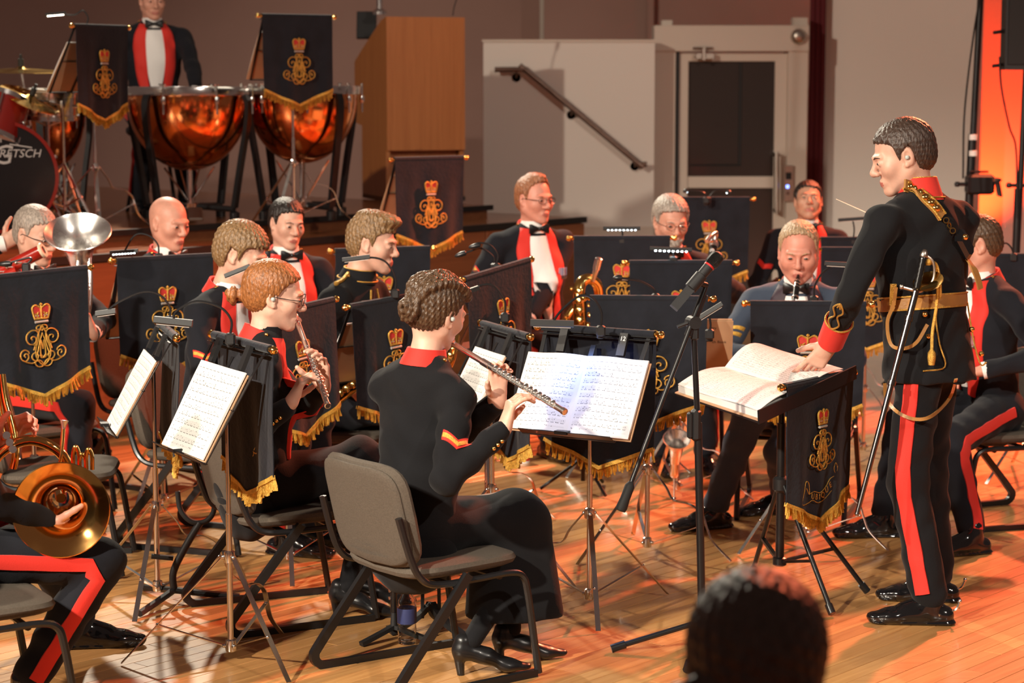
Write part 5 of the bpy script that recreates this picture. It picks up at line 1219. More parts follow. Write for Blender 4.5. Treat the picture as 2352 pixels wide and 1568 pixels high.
# ---------- back rows
M6 = person('dark-haired man with scarlet lapels gazing down, behind the fair young man', (-1.13, 10.75), -62, sc=1.06, lean=2, head=(4, 8, -3), hs=1.0, hair=dict(m=HR_dark, t=.008, h=.005), outfit=MESS, skinm=SK_fair, hv=.0048)
M7 = person('bald man with scarlet lapels behind a banner', (-1.67, 10.35), -40, seat=.45, sc=1.06, lean=3, head=(0, 10, 0), hs=1.04, hair=None, outfit=MESS, skinm=SK_pink, hv=.0048, belly=.02)
M8 = person('grey-cropped man in spectacles seated with the silver euphonium', (-2.14, 9.62), -42, seat=.445, sc=1.06, lean=3, head=(6, 14, 0), hs=1.05, hair=dict(m=HR_grey, t=.005, h=.005, rough=.001), outfit=MESS, skinm=SK_fair, hv=.0048, glasses=M_blackm,
   L=dict(w=at(212, 765, 9.3), hint=V(.8, .2, -.5), d=V(-.35, -.1, .9), n=V(-.6, -.5, 0), curl=[(30, 40, 25)]*4), Rr=dict(w=at(6, 560, 9.62), hint=V(-.8, -.2, -.2), d=V(.75, .1, .45), n=V(.3, .8, .2), curl=[(45, 60, 40)]*4),
   feet=dict(L=dict(p=fl(232, 1065), dir=V(.6, -.8, 0))))
def gb(S, P, Rm, hs): S.cone(P(-.028, .082, -.072), P(.028, .082, -.072), .010*hs, .010*hs, .01); S.cone(P(0, .088, -.09), P(0, .078, -.112), .020*hs, .018*hs, .02); S.cone(P(-.05, .03, -.08), P(-.015, .075, -.105), .012*hs, .014*hs, .02); S.cone(P(.05, .03, -.08), P(.015, .075, -.105), .012*hs, .014*hs, .02)
def th10(S, P, Rm, hs): S.ell(P(0, .015, .118), [.035*hs, .05*hs, .016*hs], Rm, .03)
M10 = person('stout man in spectacles with medals, hands folded, below the handrail', (.10, 11.45), -64, sc=1.06, seat=.50, lean=1, head=(14, 2, 0), hs=1.03, hair=dict(m=HR_red, t=.008, line=LN_rec, h=.005, add=th10), outfit=dict(MESS, lw=.9), skinm=SK_pink2, hv=.0048, glasses=M_blackm, belly=.05, shw=.20,
   L=dict(w=at(1200, 775, 11.05), hint=V(.8, .2, -.6), d=V(-.8, -.3, -.3), n=V(-.2, .3, -.9), curl=[(30, 40, 20)]*4), Rr=dict(w=at(1120, 765, 11.08), hint=V(-.9, .2, -.5), d=V(.7, -.3, -.5), n=V(.1, .3, -.9), curl=[(30, 40, 20)]*4),
   face=dict(jw=1.1, cheek=1.15))
medals(M10, .085, .355, 4)
chevron(M10, 'R', V(-.2, -1, 0), .58, 1, (M_scarlet, M_goldcloth), flip=1, w_=.034)
M11 = person('grey-haired bearded man in spectacles behind the glaring lamp', (.79, 11.05), -82, sc=1.05, lean=4, head=(6, 12, 0), hs=1.05, hair=dict(m=HR_grey, t=.012, h=.005, add=gb), outfit=MESS, skinm=SK_pink, hv=.0048, glasses=M_chrome,
   L=dict(w=at(1640, 640, 10.6), hint=V(.8, .2, -.6)), Rr=dict(w=at(1480, 700, 10.6), hint=V(-.9, .1, -.4)))
chevron(M11, 'R', V(-.3, -1, 0), .60, 2, (M_scarlet, M_goldcloth), flip=1, w_=.030)
M12 = person('dark-haired man looking up, right of the door', (1.76, 12.95), -98, sc=1.04, lean=0, head=(4, -16, 0), hs=1.02, hair=dict(m=HR_dark, t=.007, h=.005), outfit=MESS, skinm=SK_tan, hv=.0045, gaze=(0, .35))
chevron(M12, 'R', V(-.2, -1, 0), .60, 1, (M_scarlet, None), flip=1, w_=.03)
M13 = person('clarinettist in slate blue uniform with gold chevrons', (1.28, 9.62), -104, seat=.40, sc=1.03, lean=8, head=(6, 14, 0), hs=1.08, hair=dict(m=HR_sand, t=.006, line=LN_rec, h=.0045), outfit=dict(m=M_blue_wool, shirt=True, lapel=mat('plum_lapel', (.035, .020, .032), .6), trousers=M_blue_wool, cuff=True), skinm=SK_pink2, hv=.0038, shw=.20, face=dict(jw=1.12, cheek=1.2),
   L=dict(w=at(1842, 800, 9.25), hint=V(.9, .1, -.5)), Rr=dict(w=at(1768, 822, 9.3), hint=V(-.9, .2, -.5)), feet=dict(R=dict(p=fl(1640, 1212), dir=V(-.9, -.42, 0)), L=dict(p=fl(1800, 1178), dir=V(-.85, -.3, 0))))
chevron(M13, 'R', V(-.55, -1, 0), .55, 2, (M_goldcloth, None), flip=1, w_=.018, gap=.032)
M14 = person('player with medals seen past the conductor, at the right edge', (2.10, 9.45), 200, sc=1.05, lean=6, head=(-20, 14, 0), hs=1.03, hair=dict(m=HR_brown, t=.007, h=.0045), outfit=MESS, skinm=SK_pink, hv=.004,
   L=dict(w=at(2262, 850, 9.15), hint=V(.5, -.5, -.6)), Rr=dict(w=at(2190, 850, 9.5), hint=V(.3, .8, -.5)), feet=dict(R=dict(p=fl(2030, 1232), dir=V(-1, -.1, 0)), L=dict(p=fl(2232, 1272), dir=V(-.9, -.35, 0))))
medals(M14, .075, .33, 3)
M15 = person('timpanist with scarlet lapels, head cut by the top edge', (-2.30, 14.05), -72, z0=RZ, seat=.54, sc=1.05, lean=0, head=(4, 6, 0), hair=dict(m=HR_brown, t=.008, h=.006), outfit=dict(MESS, lw=1.05), skinm=SK_pink, hv=.005, jv=.010, shw=.20,
   L=dict(w=at(452, 215, 13.7), hint=V(.8, .1, -.3)), Rr=dict(w=at(262, 215, 13.7), hint=V(-.8, .2, -.3)), feet=dict(L=dict(p=V(-2.05, 13.75, 0)), R=dict(p=V(-2.35, 13.7, 0))))
HRN = person('french horn player cut by the left edge, trousers with scarlet stripe', (-1.72, 6.50), 24, sc=1.04, lean=2, head=(0, 5, 0), hair=dict(m=HR_brown, t=.008, h=.006), outfit=MESS, skinm=SK_pink, hv=.006, jv=.008, handv=.003,
   L=dict(w=at(-8, 1012, 6.72), hint=V(.1, .7, -.8), d=V(.55, .1, .35), n=V(.2, -.5, -.2), curl=[(28, 45, 30)]*4), Rr=dict(w=at(112, 1205, 6.56), hint=V(-.5, -.8, -.3), d=V(.85, .45, .05), n=V(.0, .3, .9), curl=[(12, 15, 10)]*4),
   feet=dict(R=dict(p=fl(60, 1640), dir=V(.9, .2, 0)), L=dict(p=fl(185, 1486), dir=V(.98, .12, 0))))
def ahair(S, P, Rm, hs):
    for i in range(9):
        x = -.075+.02*i; S.cone(P(x, -.09, -.02), P(x*1.05+.012, -.095-.01*math.sin(i*2), -.115-.012*math.sin(i*3)), .018*hs, .006*hs, .012)
AUD = person('audience member in the foreground, dark head seen from behind', (.335, 2.86), 96, seat=.350, sc=1.0, lean=3, head=(-14, 6, 3), hs=1.08, eyes=False, brow=False, hair=dict(m=HR_dk, t=.014, h=.0048, add=ahair, rough=.0020, line=[-.085, -.085, -.07, -.03, .0, -.01, -.02, .03, .055, .066, .076, .085]), skinm=SK_fair, hv=.005, jv=.012, outfit=dict(m=M_black_wool, trousers=M_black_wool, buttons=False))
# ---------- chairs under the players
for (o, yw, txt) in ((M4, -22, 'chair under the fair young man looking down'), (M5, -14, 'chair under the gold-trimmed young man'), (M6, -62, 'chair under the dark-haired man gazing down'), (M7, -40, 'chair under the bald man'), (M8, -42, 'chair under the euphonium player'),
        (M11, -82, 'chair under the bearded man'), (M12, -98, 'chair under the man looking up'), (M13, -104, 'chair under the slate blue clarinettist'), (M14, 200, 'chair under the player at the right edge'), (AUD, 96, 'chair of the audience member in the foreground')):
    b = o['base']; chair(b.x, b.y, yw, txt)
t = thing('stool', 'padded stool under the man with folded hands', 'stool', (M10['base'].x, M10['base'].y, 0))
mb = MB(); mb.lathe([(0, .44), (.17, .44), (.19, .46), (.19, .485), (.17, .50), (0, .50)], n=24); mb.build('seat', M_blackp, t)
for a in (45, 135, 225, 315): mb = MB(); mb.tube([(.13*math.cos(R(a)), .13*math.sin(R(a)), .44), (.2*math.cos(R(a)), .2*math.sin(R(a)), 0)], .012, 8); mb.build('leg', M_blackm, t)
t = thing('stool', 'tall padded stool under the timpanist', 'stool', (M15['base'].x, M15['base'].y, RZ))
mb = MB(); mb.lathe([(0, .48), (.16, .48), (.18, .50), (.18, .525), (.16, .54), (0, .54)], n=24); mb.build('seat', M_blackp, t)
for a in (45, 135, 225, 315): mb = MB(); mb.tube([(.12*math.cos(R(a)), .12*math.sin(R(a)), .48), (.22*math.cos(R(a)), .22*math.sin(R(a)), 0)], .012, 8); mb.build('leg', M_blackm, t)
# ================================================================= instruments
def flute(p0, p1, label, roll=V(0, 0, 1)):
    p0, p1 = Vector(p0), Vector(p1); d = (p1-p0).normalized(); a = p0-d*.045; L = (p1-a).length
    t = thing('flute', label, 'flute', a); I_ = Matrix.Translation(-a); up = (roll-d*roll.dot(d)).normalized(); sd = d.cross(up)
    mb = MB(); mb.tube([a, a+d*.004, a+d*.22], .0098, 14); mb.lathe([(.0, -.002), (.0105, 0), (.0105, .012), (.0098, .013)], a, d, 14); mb.build('head_joint', M_silver, t, M=I_)
    mb = MB(); mb.lathe([(.0105, .205), (.0120, .206), (.0120, .245), (.0105, .246)], a, d, 14); mb.tube([a+d*.21, a+d*(L-.12)], .0100, 14); mb.build('body_joint', M_silver, t, M=I_)
    mb = MB(); mb.tube([a+d*(L-.13), a+d*L], .0098, 14); mb.lathe([(.0115, L-.135), (.0118, L-.13), (.0118, L-.118), (.0100, L-.117)], a, d, 14); mb.lathe([(.0112, L-.012), (.0114, L-.008), (.0114, L), (.0085, L+.001)], a, d, 14); mb.build('foot_joint', M_silver, t, M=I_)
    F = frame(p0+up*.0095, d, sd, up); mb = MB(); mb.prism([(.020*math.cos(x), .0115*math.sin(x)) for x in [2*math.pi*i/18 for i in range(18)]], -.002, .0022, F); mb.build('lip_plate', M_silver, t, M=I_)
    for k, x in enumerate((.28, .302, .324, .346, .368, .39, .43, .452, .474, .496, .53, L-.10, L-.078, L-.055)):
        if x > L-.03: continue
        c = a+d*x+up*.0125; mb = MB(); mb.lathe([(0, .003), (.0055, .0035), (.0086, .0015), (.0088, -.003), (0, -.003)], c, up, 14); mb.build('key', M_silver, t, M=I_)
    mb = MB()
    for s_ in (1,): mb.tube([a+d*.27+sd*.011+up*.007, a+d*.55+sd*.011+up*.007], .0022, 6); mb.tube([a+d*(L-.115)+sd*.011+up*.006, a+d*(L-.04)+sd*.011+up*.006], .0022, 6)
    for x in np.arange(.275, .55, .022): mb.ball(a+d*float(x)+sd*.011+up*.007, .0038, 6)
    mb.build('key_rod', M_silver, t, M=I_); return t
flute(mouth1, fend1, 'silver flute of the nearest player, before the lit book', V(-.5, -.2, 1))
flute(mouth2, fend2, 'silver flute of the red-haired player', V(.6, -.3, 1))
# ---- euphonium
c = at(178, 532, 9.38); ax = V(.04, -.50, .86).normalized(); t, I_ = instr('euphonium', 'silver euphonium with upturned bell held upright', 'euphonium', at(195, 760, 9.35))
mb = MB(); mb.lathe([(.143, -.004), (.146, .0), (.143, .003), (.130, -.010), (.105, -.030), (.080, -.058), (.060, -.10), (.046, -.16), (.040, -.22), (.036, -.24)], c, ax, 40)
mb.lathe([(.144, .0), (.131, -.013), (.106, -.033), (.081, -.061), (.061, -.10), (.047, -.16), (.041, -.22), (.037, -.24)], c, ax, 40); mb.build('bell', M_silver, t, M=I_)
b0 = c-ax*.235; mb = MB(); mb.tube(spline([b0, at(190, 640, 9.48), at(192, 700, 9.48), at(192, 770, 9.45), at(178, 800, 9.42), at(165, 775, 9.4), at(168, 700, 9.42), at(176, 640, 9.44)], 6), .030, 12); mb.build('main_tube', M_silver, t, M=I_)
mb = MB(); mb.tube(spline([at(203, 590, 9.42), at(207, 640, 9.40), at(205, 700, 9.38), at(196, 735, 9.36), at(188, 700, 9.36), at(190, 620, 9.38)], 6), .012, 10); mb.tube(spline([at(180, 590, 9.4), at(176, 650, 9.36), at(180, 720, 9.34)], 6), .010, 10); mb.build('branch_tube', M_silver, t, M=I_)
for i, x in enumerate((178, 188, 198)):
    mb = MB(); p = at(x, 660, 9.33); q = at(x+2, 728, 9.31); mb.tube([p, q], .0135, 12); mb.lathe([(.0155, -.004), (.0155, .006), (.006, .008), (.005, .03), (.010, .031), (.010, .035), (0, .036)], p, (p-q), 12); mb.build('valve', M_silver, t, M=I_)
# ---- red bassoon
p0, p1 = at(-30, 640, 9.22), at(100, 574, 9.18); d = (p1-p0).normalized(); t, I_ = instr('bassoon', 'red-brown bassoon with pale bell ring, at the left edge', 'bassoon', p0)
mb = MB(); mb.tube([p0-d*.1, p0+d*.02, p1-d*.02, p1-d*.004], [.030, .031, .029, .027], 16); mb.build('bell_joint', M_lacquer_red, t, M=I_)
mb = MB(); mb.lathe([(.027, -.012), (.033, -.010), (.034, -.002), (.031, .002), (.018, .002), (.018, -.03)], p1, d, 20); mb.build('bell_ring', mat('ivory', (.62, .50, .36), .4), t, M=I_)
mb = MB(); mb.tube([p0-d*.1+V(.0, -.03, -.03), p0+d*.16+V(0, -.03, -.03)], .020, 14); mb.build('wing_joint', M_lacquer_red, t, M=I_)
mb = MB()
for k in range(4): mb.ball(p0+d*(.02+.045*k)+V(0, -.034, .006), .008, 8); mb.tube([p0+d*(.02+.045*k)+V(0, -.034, .006), p0+d*(.05+.045*k)+V(0, -.032, -.008)], .003, 6)
mb.build('keywork', M_silver, t, M=I_)
# ---- french horn
c = at(140, 1171, 6.46); ax = V(.20, -.965, .02).normalized(); t, I_ = instr('french_horn', 'brass french horn with its bell turned to the camera', 'french horn', at(100, 1290, 6.5))
prof = [(.1435, -.002), (.1465, .002), (.1435, .004), (.128, -.006), (.105, -.022), (.082, -.045), (.062, -.078), (.046, -.12), (.034, -.17), (.026, -.22)]
mb = MB(); mb.lathe(prof, c, ax, 48); mb.lathe([(r*.99 if r > .03 else r+.002, h-.003) for r, h in prof[2:]], c, ax, 48); mb.build('bell', M_horn, t, M=I_)
rr_ = V(1, .2, 0).normalized(); up = V(0, 0, 1); cc = at(70, 1105, 6.68)
mb = MB(); mb.tube(spline([c-ax*.215, c-ax*.27+up*.02, cc+rr_*.13+up*.0, cc+rr_*.09+up*.09, cc+up*.13, cc-rr_*.09+up*.09, cc-rr_*.13, cc-rr_*.09-up*.09, cc-up*.13, cc+rr_*.06-up*.11], 6), [.026]*12+[.022]*10+[.018]*14+[.014]*19, 10) if False else mb.tube(spline([c-ax*.215, c-ax*.27+up*.02, cc+rr_*.13, cc+rr_*.09+up*.09, cc+up*.13, cc-rr_*.09+up*.09, cc-rr_*.13, cc-rr_*.09-up*.09, cc-up*.13, cc+rr_*.06-up*.11], 6), .017, 10); mb.build('main_coil', M_horn, t, M=I_)
mp0, mp1 = at(140, 1050, 6.62), at(146, 985, 6.64); d = (mp1-mp0).normalized()
mb = MB(); mb.tube(spline([at(95, 1110, 6.66), at(128, 1080, 6.63), mp0, mp1], 6), .0058, 10); mb.build('lead_pipe', M_brass, t, M=I_)
mb = MB(); mb.lathe([(.0045, -.03), (.005, 0), (.008, .012), (.0125, .022), (.0135, .026), (.011, .027), (.006, .015)], mp1, d, 16); mb.build('mouthpiece', M_silver, t, M=I_)
for x, y, h in ((168, 1062, .05), (183, 1068, .035), (198, 1064, .045)):
    p = at(x, y, 6.62); mb = MB(); mb.tube(spline([p-up*.02, p+up*(h*.5), p+up*h+rr_*.008, p+up*(h*.5)+rr_*.018, p-up*.02+rr_*.018], 5), .0065, 8); mb.build('tuning_slide', M_brass, t, M=I_)
mb = MB(); mb.tube(spline([at(4, 860, 6.74), at(12, 920, 6.72), at(30, 985, 6.70), at(36, 1040, 6.68), at(30, 1075, 6.68)], 6), .0125, 10); mb.tube(spline([at(-8, 890, 6.74), at(0, 950, 6.72), at(12, 1010, 6.7)], 6), .011, 10); mb.build('outer_branch', M_brass, t, M=I_)
for i in range(3):
    p = at(14+7*i, 1000+16*i, 6.66); mb = MB(); mb.lathe([(.0, .018), (.012, .018), (.0125, -.016), (0, -.016)], p, V(.3, -.9, .2), 14); mb.build('rotary_valve', M_silver, t, M=I_)
# ---- clarinet
hcP = M13['P']; p0 = hcP(0, .105, -.072); p1 = at(1818, 745, 9.17); d = (p1-p0).normalized(); t, I_ = instr('clarinet', 'black clarinet with silver rings in the clarinettist’s mouth', 'clarinet', p0)
mb = MB(); mb.tube([p0-d*.012, p0+d*.03, p0+d*.07], [.006, .0115, .0125], 14); mb.build('mouthpiece', M_ebony, t, M=I_)
mb = MB(); mb.tube([p0+d*.075, p0+d*.16, p0+d*.42], [.0150, .0125, .0135], 14); mb.build('body', M_ebony, t, M=I_)
for x in (.072, .135, .20, .275):
    mb = MB(); mb.lathe([(.0125, -.003), (.0158, -.002), (.0158, .002), (.0125, .003)], p0+d*x, d, 16); mb.build('ring', M_silver, t, M=I_)
for x in (.03, .05): mb = MB(); mb.lathe([(.0125, -.003), (.0142, -.002), (.0142, .002), (.0125, .003)], p0+d*x, d, 16); mb.build('ligature', M_silver, t, M=I_)
for x in (.155, .175, .215, .235, .255): mb = MB(); mb.lathe([(0, .004), (.006, .004), (.0065, 0), (0, 0)], p0+d*x+V(.004, -.0135, .004), V(0.2, -1, .3), 10); mb.build('key', M_silver, t, M=I_)
# ---- saxophones
def sax(label, D, body, r0, r1, keys, mouth=None, m=M_brass, base=None):
    pts = spline([at(x, y, dd) for x, y, dd in body], 6); t, I_ = instr('saxophone', label, 'saxophone', base or pts[-1])
    n = len(pts); mb = MB(); mb.tube(pts, [r0+(r1-r0)*i/(n-1) for i in range(n)], 14); mb.build('body', m, t, M=I_)
    for (x, y, dd, r) in keys:
        p = at(x, y, dd); mb = MB(); mb.lathe([(0, .006), (r*.5, .007), (r, .003), (r, -.003), (0, -.003)], p, V(-.25, -.95, .15), 12); mb.build('key', m, t, M=I_)
    if mouth:
        a, b = at(*mouth[0]), at(*mouth[1]); mb = MB(); L = (b-a).length; mb.lathe([(.009, 0), (.011, L*.25), (.013, L*.3), (.0135, L*.5), (.017, L*.52), (.0175, L*.97), (.012, L)], a, b-a, 14, cap=True); mb.build('mouthpiece', M_silver, t, M=I_)
    return t
S1 = sax('tall gold baritone saxophone standing between the banners', 10.15, [(1378, 735, 10.2), (1376, 690, 10.2), (1372, 655, 10.18), (1352, 640, 10.15), (1332, 655, 10.12), (1330, 700, 10.1), (1333, 760, 10.1), (1340, 820, 10.1)], .020, .034,
    [(1330, 668, 10.05, .016), (1330, 690, 10.05, .018), (1331, 712, 10.05, .019), (1332, 735, 10.05, .020), (1352, 700, 10.06, .010), (1354, 722, 10.06, .012), (1350, 745, 10.06, .012), (1372, 705, 10.14, .014), (1374, 725, 10.14, .014), (1312, 662, 10.07, .010)], ((1362, 646, 10.13), (1376, 592, 10.1)))
mb = MB(); mb.tube([at(1320, 662, 10.06), at(1321, 760, 10.05)], .004, 6); mb.tube([at(1344, 672, 10.05), at(1346, 760, 10.05)], .004, 6); mb.build('key_rod', M_brass, S1, M=Matrix.Translation(-S1.location))
mb = MB(); p = at(1338, 1020, 10.1); 
xs = at(1340, 820, 10.1).x; mb.tube([(xs, 10.1, .05), at(1340, 822, 10.1)], .010, 8)
for a in (60, 180, 300): mb.tube([(xs, 10.1, .16), (xs+.2*math.cos(R(a)), 10.1+.2*math.sin(R(a)), .012)], .008, 8)
mb.build('saxophone_stand', M_blackm, S1, M=Matrix.Translation(-S1.location))
sax('gold saxophone crook and keys left of the baritone saxophone', 10.3, [(1318, 705, 10.35), (1302, 730, 10.33), (1290, 760, 10.3), (1286, 800, 10.3)], .014, .024, [(1300, 726, 10.28, .012), (1293, 742, 10.27, .013), (1287, 760, 10.26, .013), (1284, 780, 10.26, .013)])
sax('gold saxophone across the gold-trimmed young man’s lap', 9.1, [(846, 868, 9.15), (820, 884, 9.1), (790, 902, 9.08), (764, 920, 9.05)], .020, .034, [(826, 874, 9.06, .014), (810, 884, 9.05, .016), (795, 893, 9.04, .017), (780, 903, 9.03, .018)])
sax('gold saxophone glimpsed below the nearest flautist’s chin', 8.95, [(1048, 770, 9.0), (1042, 800, 8.97), (1032, 830, 8.95), (1018, 850, 8.95)], .016, .026, [(1040, 798, 8.92, .012), (1034, 815, 8.92, .014), (1026, 832, 8.92, .014)])
# ---- bass clarinet of the bearded player
p0 = at(1640, 560, 10.62); p1 = at(1566, 960, 10.0); d = (p1-p0).normalized(); t, I_ = instr('bass_clarinet', 'bass clarinet with silver crook and upturned silver bell', 'bass clarinet', at(1552, 1105, 9.85))
mb = MB(); mb.tube([p0, p1], .019, 14); mb.build('body', M_ebony, t, M=I_)
mb = MB(); mb.tube(spline([p0, p0-d*.03+V(.005, -.02, .03), p0+V(-.02, -.06, .045), p0+V(-.045, -.10, .02)], 6), .011, 10); mb.lathe([(.021, -.01), (.023, 0), (.021, .02)], p0, d, 14); mb.ball(p0+V(-.02, -.03, .02), .016, 10); mb.build('crook', M_silver, t, M=I_)
bc = at(1554, 985, 9.75); e = at(1549, 1085, 9.85); mb = MB(); mb.tube(spline([p1, p1+d*.12, e+V(0, .02, .01), e+V(0, -.01, .0), e.lerp(bc, .4)], 6), .020, 12); mb.lathe([(.021, 0), (.026, .06), (.036, .12), (.058, .155), (.064, .165), (.060, .164), (.036, .13)], e.lerp(bc, .2), (bc-e)+V(0, -.06, 0), 26); mb.build('bell', M_silver, t, M=I_)
mb = MB(); mb.tube([e, V(e.x, e.y, .02)], .005, 8); mb.ball((e.x, e.y, .012), .011, 8); mb.build('floor_peg', M_silver, t, M=I_)
for k in range(6): mb = MB(); mb.lathe([(0, .005), (.012, .005), (.013, 0), (0, 0)], p0+d*(.04+.06*k)+V(-.005, -.02, .0), V(-.1, -1, .1), 12); mb.build('key', M_silver, t, M=I_)
# ---- timpani
def timpani(px, py, rpx, D, depth, label, ph=0):
    c = at(px, py, D); s = FPX/(D*math.cos(PITCH)+.3); r = rpx/s; H_ = c.z-RZ; t = thing('timpani', label, 'timpani', (c.x, c.y, RZ), R(ph), 'copper timpani on the stage')
    pf = [(0.0, H_-depth)]+[(r*.97*math.sin(a), H_-.06-(depth-.06)*math.cos(a)**1.0) for a in [math.pi/2*i/14 for i in range(1, 15)]]+[(r*.97, H_-.03)]
    mb = MB(); mb.lathe(pf, n=48); mb.build('bowl', M_copper, t)
    mb = MB(); mb.lathe([(r*.97, H_-.055), (r*1.03, H_-.05), (r*1.04, H_-.012), (r*1.03, H_), (r*.985, H_), (r*.98, H_-.01)], n=48); mb.build('hoop', M_chrome, t)
    mb = MB(); mb.lathe([(0, H_-.004), (r*.99, H_-.004), (r*.99, H_-.010), (0, H_-.010)], n=48); mb.build('drum_head', M_drumhead, t)
    for k in range(4):
        a = R(45+90*k+8); d = V(math.cos(a), math.sin(a), 0); mb = MB()
        mb.bar(spline([d*(r*1.07)+V(0, 0, H_-.05), d*(r*1.12)+V(0, 0, H_-.10), d*(r*1.10)+V(0, 0, H_-.22), d*(r*.98)+V(0, 0, (H_)*.45), d*(r*.84)+V(0, 0, .08)], 6), .042, .026, up=d); mb.build('strut', M_blackm, t)
        mb = MB(); mb.tube([d*.05+V(0, 0, .08), d*(r*.84)+V(0, 0, .07)], .018, 8); mb.lathe([(.03, 0), (.032, .05), (.012, .06)], d*(r*.84), n=10, cap=True); mb.build('base_arm', M_blackm, t)
    for k in range(8):
        a = R(22.5+45*k); d = V(math.cos(a), math.sin(a), 0); mb = MB(); mb.tube([d*(r*1.06)+V(0, 0, H_-.16), d*(r*1.06)+V(0, 0, H_+.012)], .006, 8); mb.tube([d*(r*1.06)+V(0, 0, H_+.012)-d.cross(V(0, 0, 1))*.014, d*(r*1.06)+V(0, 0, H_+.012)+d.cross(V(0, 0, 1))*.014], .005, 6); mb.lathe([(.012, H_-.10), (.016, H_-.08), (.012, H_-.06)], d*(r*1.06), n=10, cap=True); mb.build('tuning_rod', M_chrome, t)
    mb = MB(); mb.tube([(0, 0, .06), (0, 0, H_-depth+.01)], .018, 10); mb.lathe([(.06, .05), (.07, .07), (.05, .10)], n=16, cap=True)
    for k in range(4): a = R(90*k+20); mb.tube([(.02*math.cos(a), .02*math.sin(a), .12), (.16*math.cos(a), .16*math.sin(a), H_-depth+.02)], .006, 6)
    mb.build('pedal_column', M_chrome, t)
    mb = MB(); mb.cbox((.02, -.30, .05), (.09, .22, .02), .006, Matrix.Rotation(R(14), 3, 'X')); mb.build('pedal', M_steel, t, smooth=False)
timpani(432, 199, 143, 13.1, .50, 'large copper timpani, left of the pair in front of the timpanist', 10)
timpani(693, 197, 128, 13.3, .47, 'copper timpani nearest the lectern', -12)
timpani(120, 232, 76, 13.2, .40, 'small copper timpani half hidden by the drum kit', 30)
# ---- drum kit
DK = 11.75
c = at(5, 470, DK); r = 128/(FPX/(DK+.1)); ax = V(.18, -.98, 0).normalized(); sd = V(.98, .18, 0); up = V(0, 0, 1); c.z = RZ+r+.012
t = thing('bass_drum', 'bass drum with black head and maker’s lettering, at the left edge', 'drum', (c.x, c.y, RZ)); I_ = Matrix.Translation((-c.x, -c.y, -RZ))
mb = MB(); mb.lathe([(r*.95, -.38), (r*.95, 0)], c, ax, 48); mb.build('shell', M_redshell, t, M=I_)
mb = MB(); mb.lathe([(r*.95, -.03), (r, -.03), (r, .015), (r*.94, .015), (r*.94, 0)], c, ax, 48); mb.build('hoop', M_redshell, t, M=I_)
mb = MB(); mb.lathe([(0, .0), (r*.945, .0), (r*.945, -.006), (0, -.006)], c, ax, 48); mb.build('drum_head', mat('black_drum_head', (.008, .008, .009), .22, coat=.3), t, M=I_)
def on_head(me, a, b, nm, m): me.materials.append(m); o = link(nm, me, t); o.matrix_local = I_ @ frame(c+sd*a+up*b+ax*.002, sd, up, ax); return o
M_logo = mat('grey_print', (.42, .40, .38), .6)
k_ = r/128
on_head(text_mesh('RETSCH', 26*k_, .0004, 'lettering', .25), 42*k_, 52*k_, 'lettering', M_logo); on_head(text_mesh('G', 62*k_, .0004, 'lettering', .2), 2*k_, 48*k_, 'lettering', M_logo)
mb = MB()
for a0, a1, rr in ((-40, 60, 26), (80, 150, 30)): mb.bar([c+ax*.002+sd*(k_*(-2+rr*math.cos(R(x))))+up*(k_*(50+rr*math.sin(R(x)))) for x in range(a0, a1+1, 10)], .0015, 4*k_, up=ax)
mb.bar([c+ax*.002+sd*k_*1+up*k_*78, c+ax*.002+sd*k_*1+up*k_*100], 3*k_, .0015, up=ax); mb.bar([c+ax*.002+sd*k_*(-8)+up*k_*96, c+ax*.002+sd*k_*12+up*k_*96], 3*k_, .0015, up=ax); mb.bar([c+ax*.002+sd*k_*20+up*k_*74, c+ax*.002+sd*k_*70+up*k_*66], 2.5*k_, .0015, up=ax); mb.build('emblem', M_logo, t, M=I_)
for a in (20, 60, 100, 140, -20, -60):
    d = sd*math.cos(R(a))+up*math.sin(R(a)); mb = MB(); mb.box(c+d*(r*1.0)-ax*.05, (.02, .05, .02)); mb.tube([c+d*(r*1.02)+ax*.02, c+d*(r*1.02)-ax*.12], .006, 6); mb.build('lug', M_chrome, t, M=I_)
for s in (-1, 1): mb = MB(); mb.tube([c+sd*(s*r*.8)-up*.1-ax*.1, V(c.x+s*r*1.15, c.y+.05, RZ+.01)], .009, 8); mb.build('spur', M_chrome, t, M=I_)
def drum(name, label, c, ax, r, h, shell, head, legs=None):
    t = thing(name, label, 'drum', c); mb = MB(); ax = Vector(ax).normalized(); mb.lathe([(r*.96, -h/2), (r*.96, h/2)], (0, 0, 0), ax, 36); mb.build('shell', shell, t)
    for s in (-1, 1):
        mb = MB(); mb.lathe([(r*.95, s*(h/2-.02)), (r*1.02, s*(h/2-.018)), (r*1.03, s*(h/2+.008)), (r*.97, s*(h/2+.008)), (r*.96, s*h/2)], (0, 0, 0), ax, 36); mb.build('hoop', M_chrome, t); mb = MB(); mb.lathe([(0, s*h/2), (r*.965, s*h/2), (r*.965, s*(h/2-.004)), (0, s*(h/2-.004))], (0, 0, 0), ax, 36); mb.build('drum_head', head, t)
    o_ = ax.orthogonal().normalized(); p_ = ax.cross(o_)
    for k in range(6): d = o_*math.cos(R(60*k))+p_*math.sin(R(60*k)); mb = MB(); mb.tube([d*(r*1.02)-ax*(h/2), d*(r*1.02)+ax*(h/2)], .005, 6); mb.ball(d*(r*1.0), .012, 8); mb.build('lug', M_chrome, t)
    return t
tm = drum('tom_drum', 'red rack tom mounted over the bass drum', at(-12, 275, 11.85), V(.18, .40, .90), .17, .24, M_redshell, M_drumhead)
mb = MB(); mb.tube([(0, 0, -.1), (0.02, .05, c.z+r-tm.location.z-.02)], .012, 8); mb.build('mount_arm', M_chrome, tm)
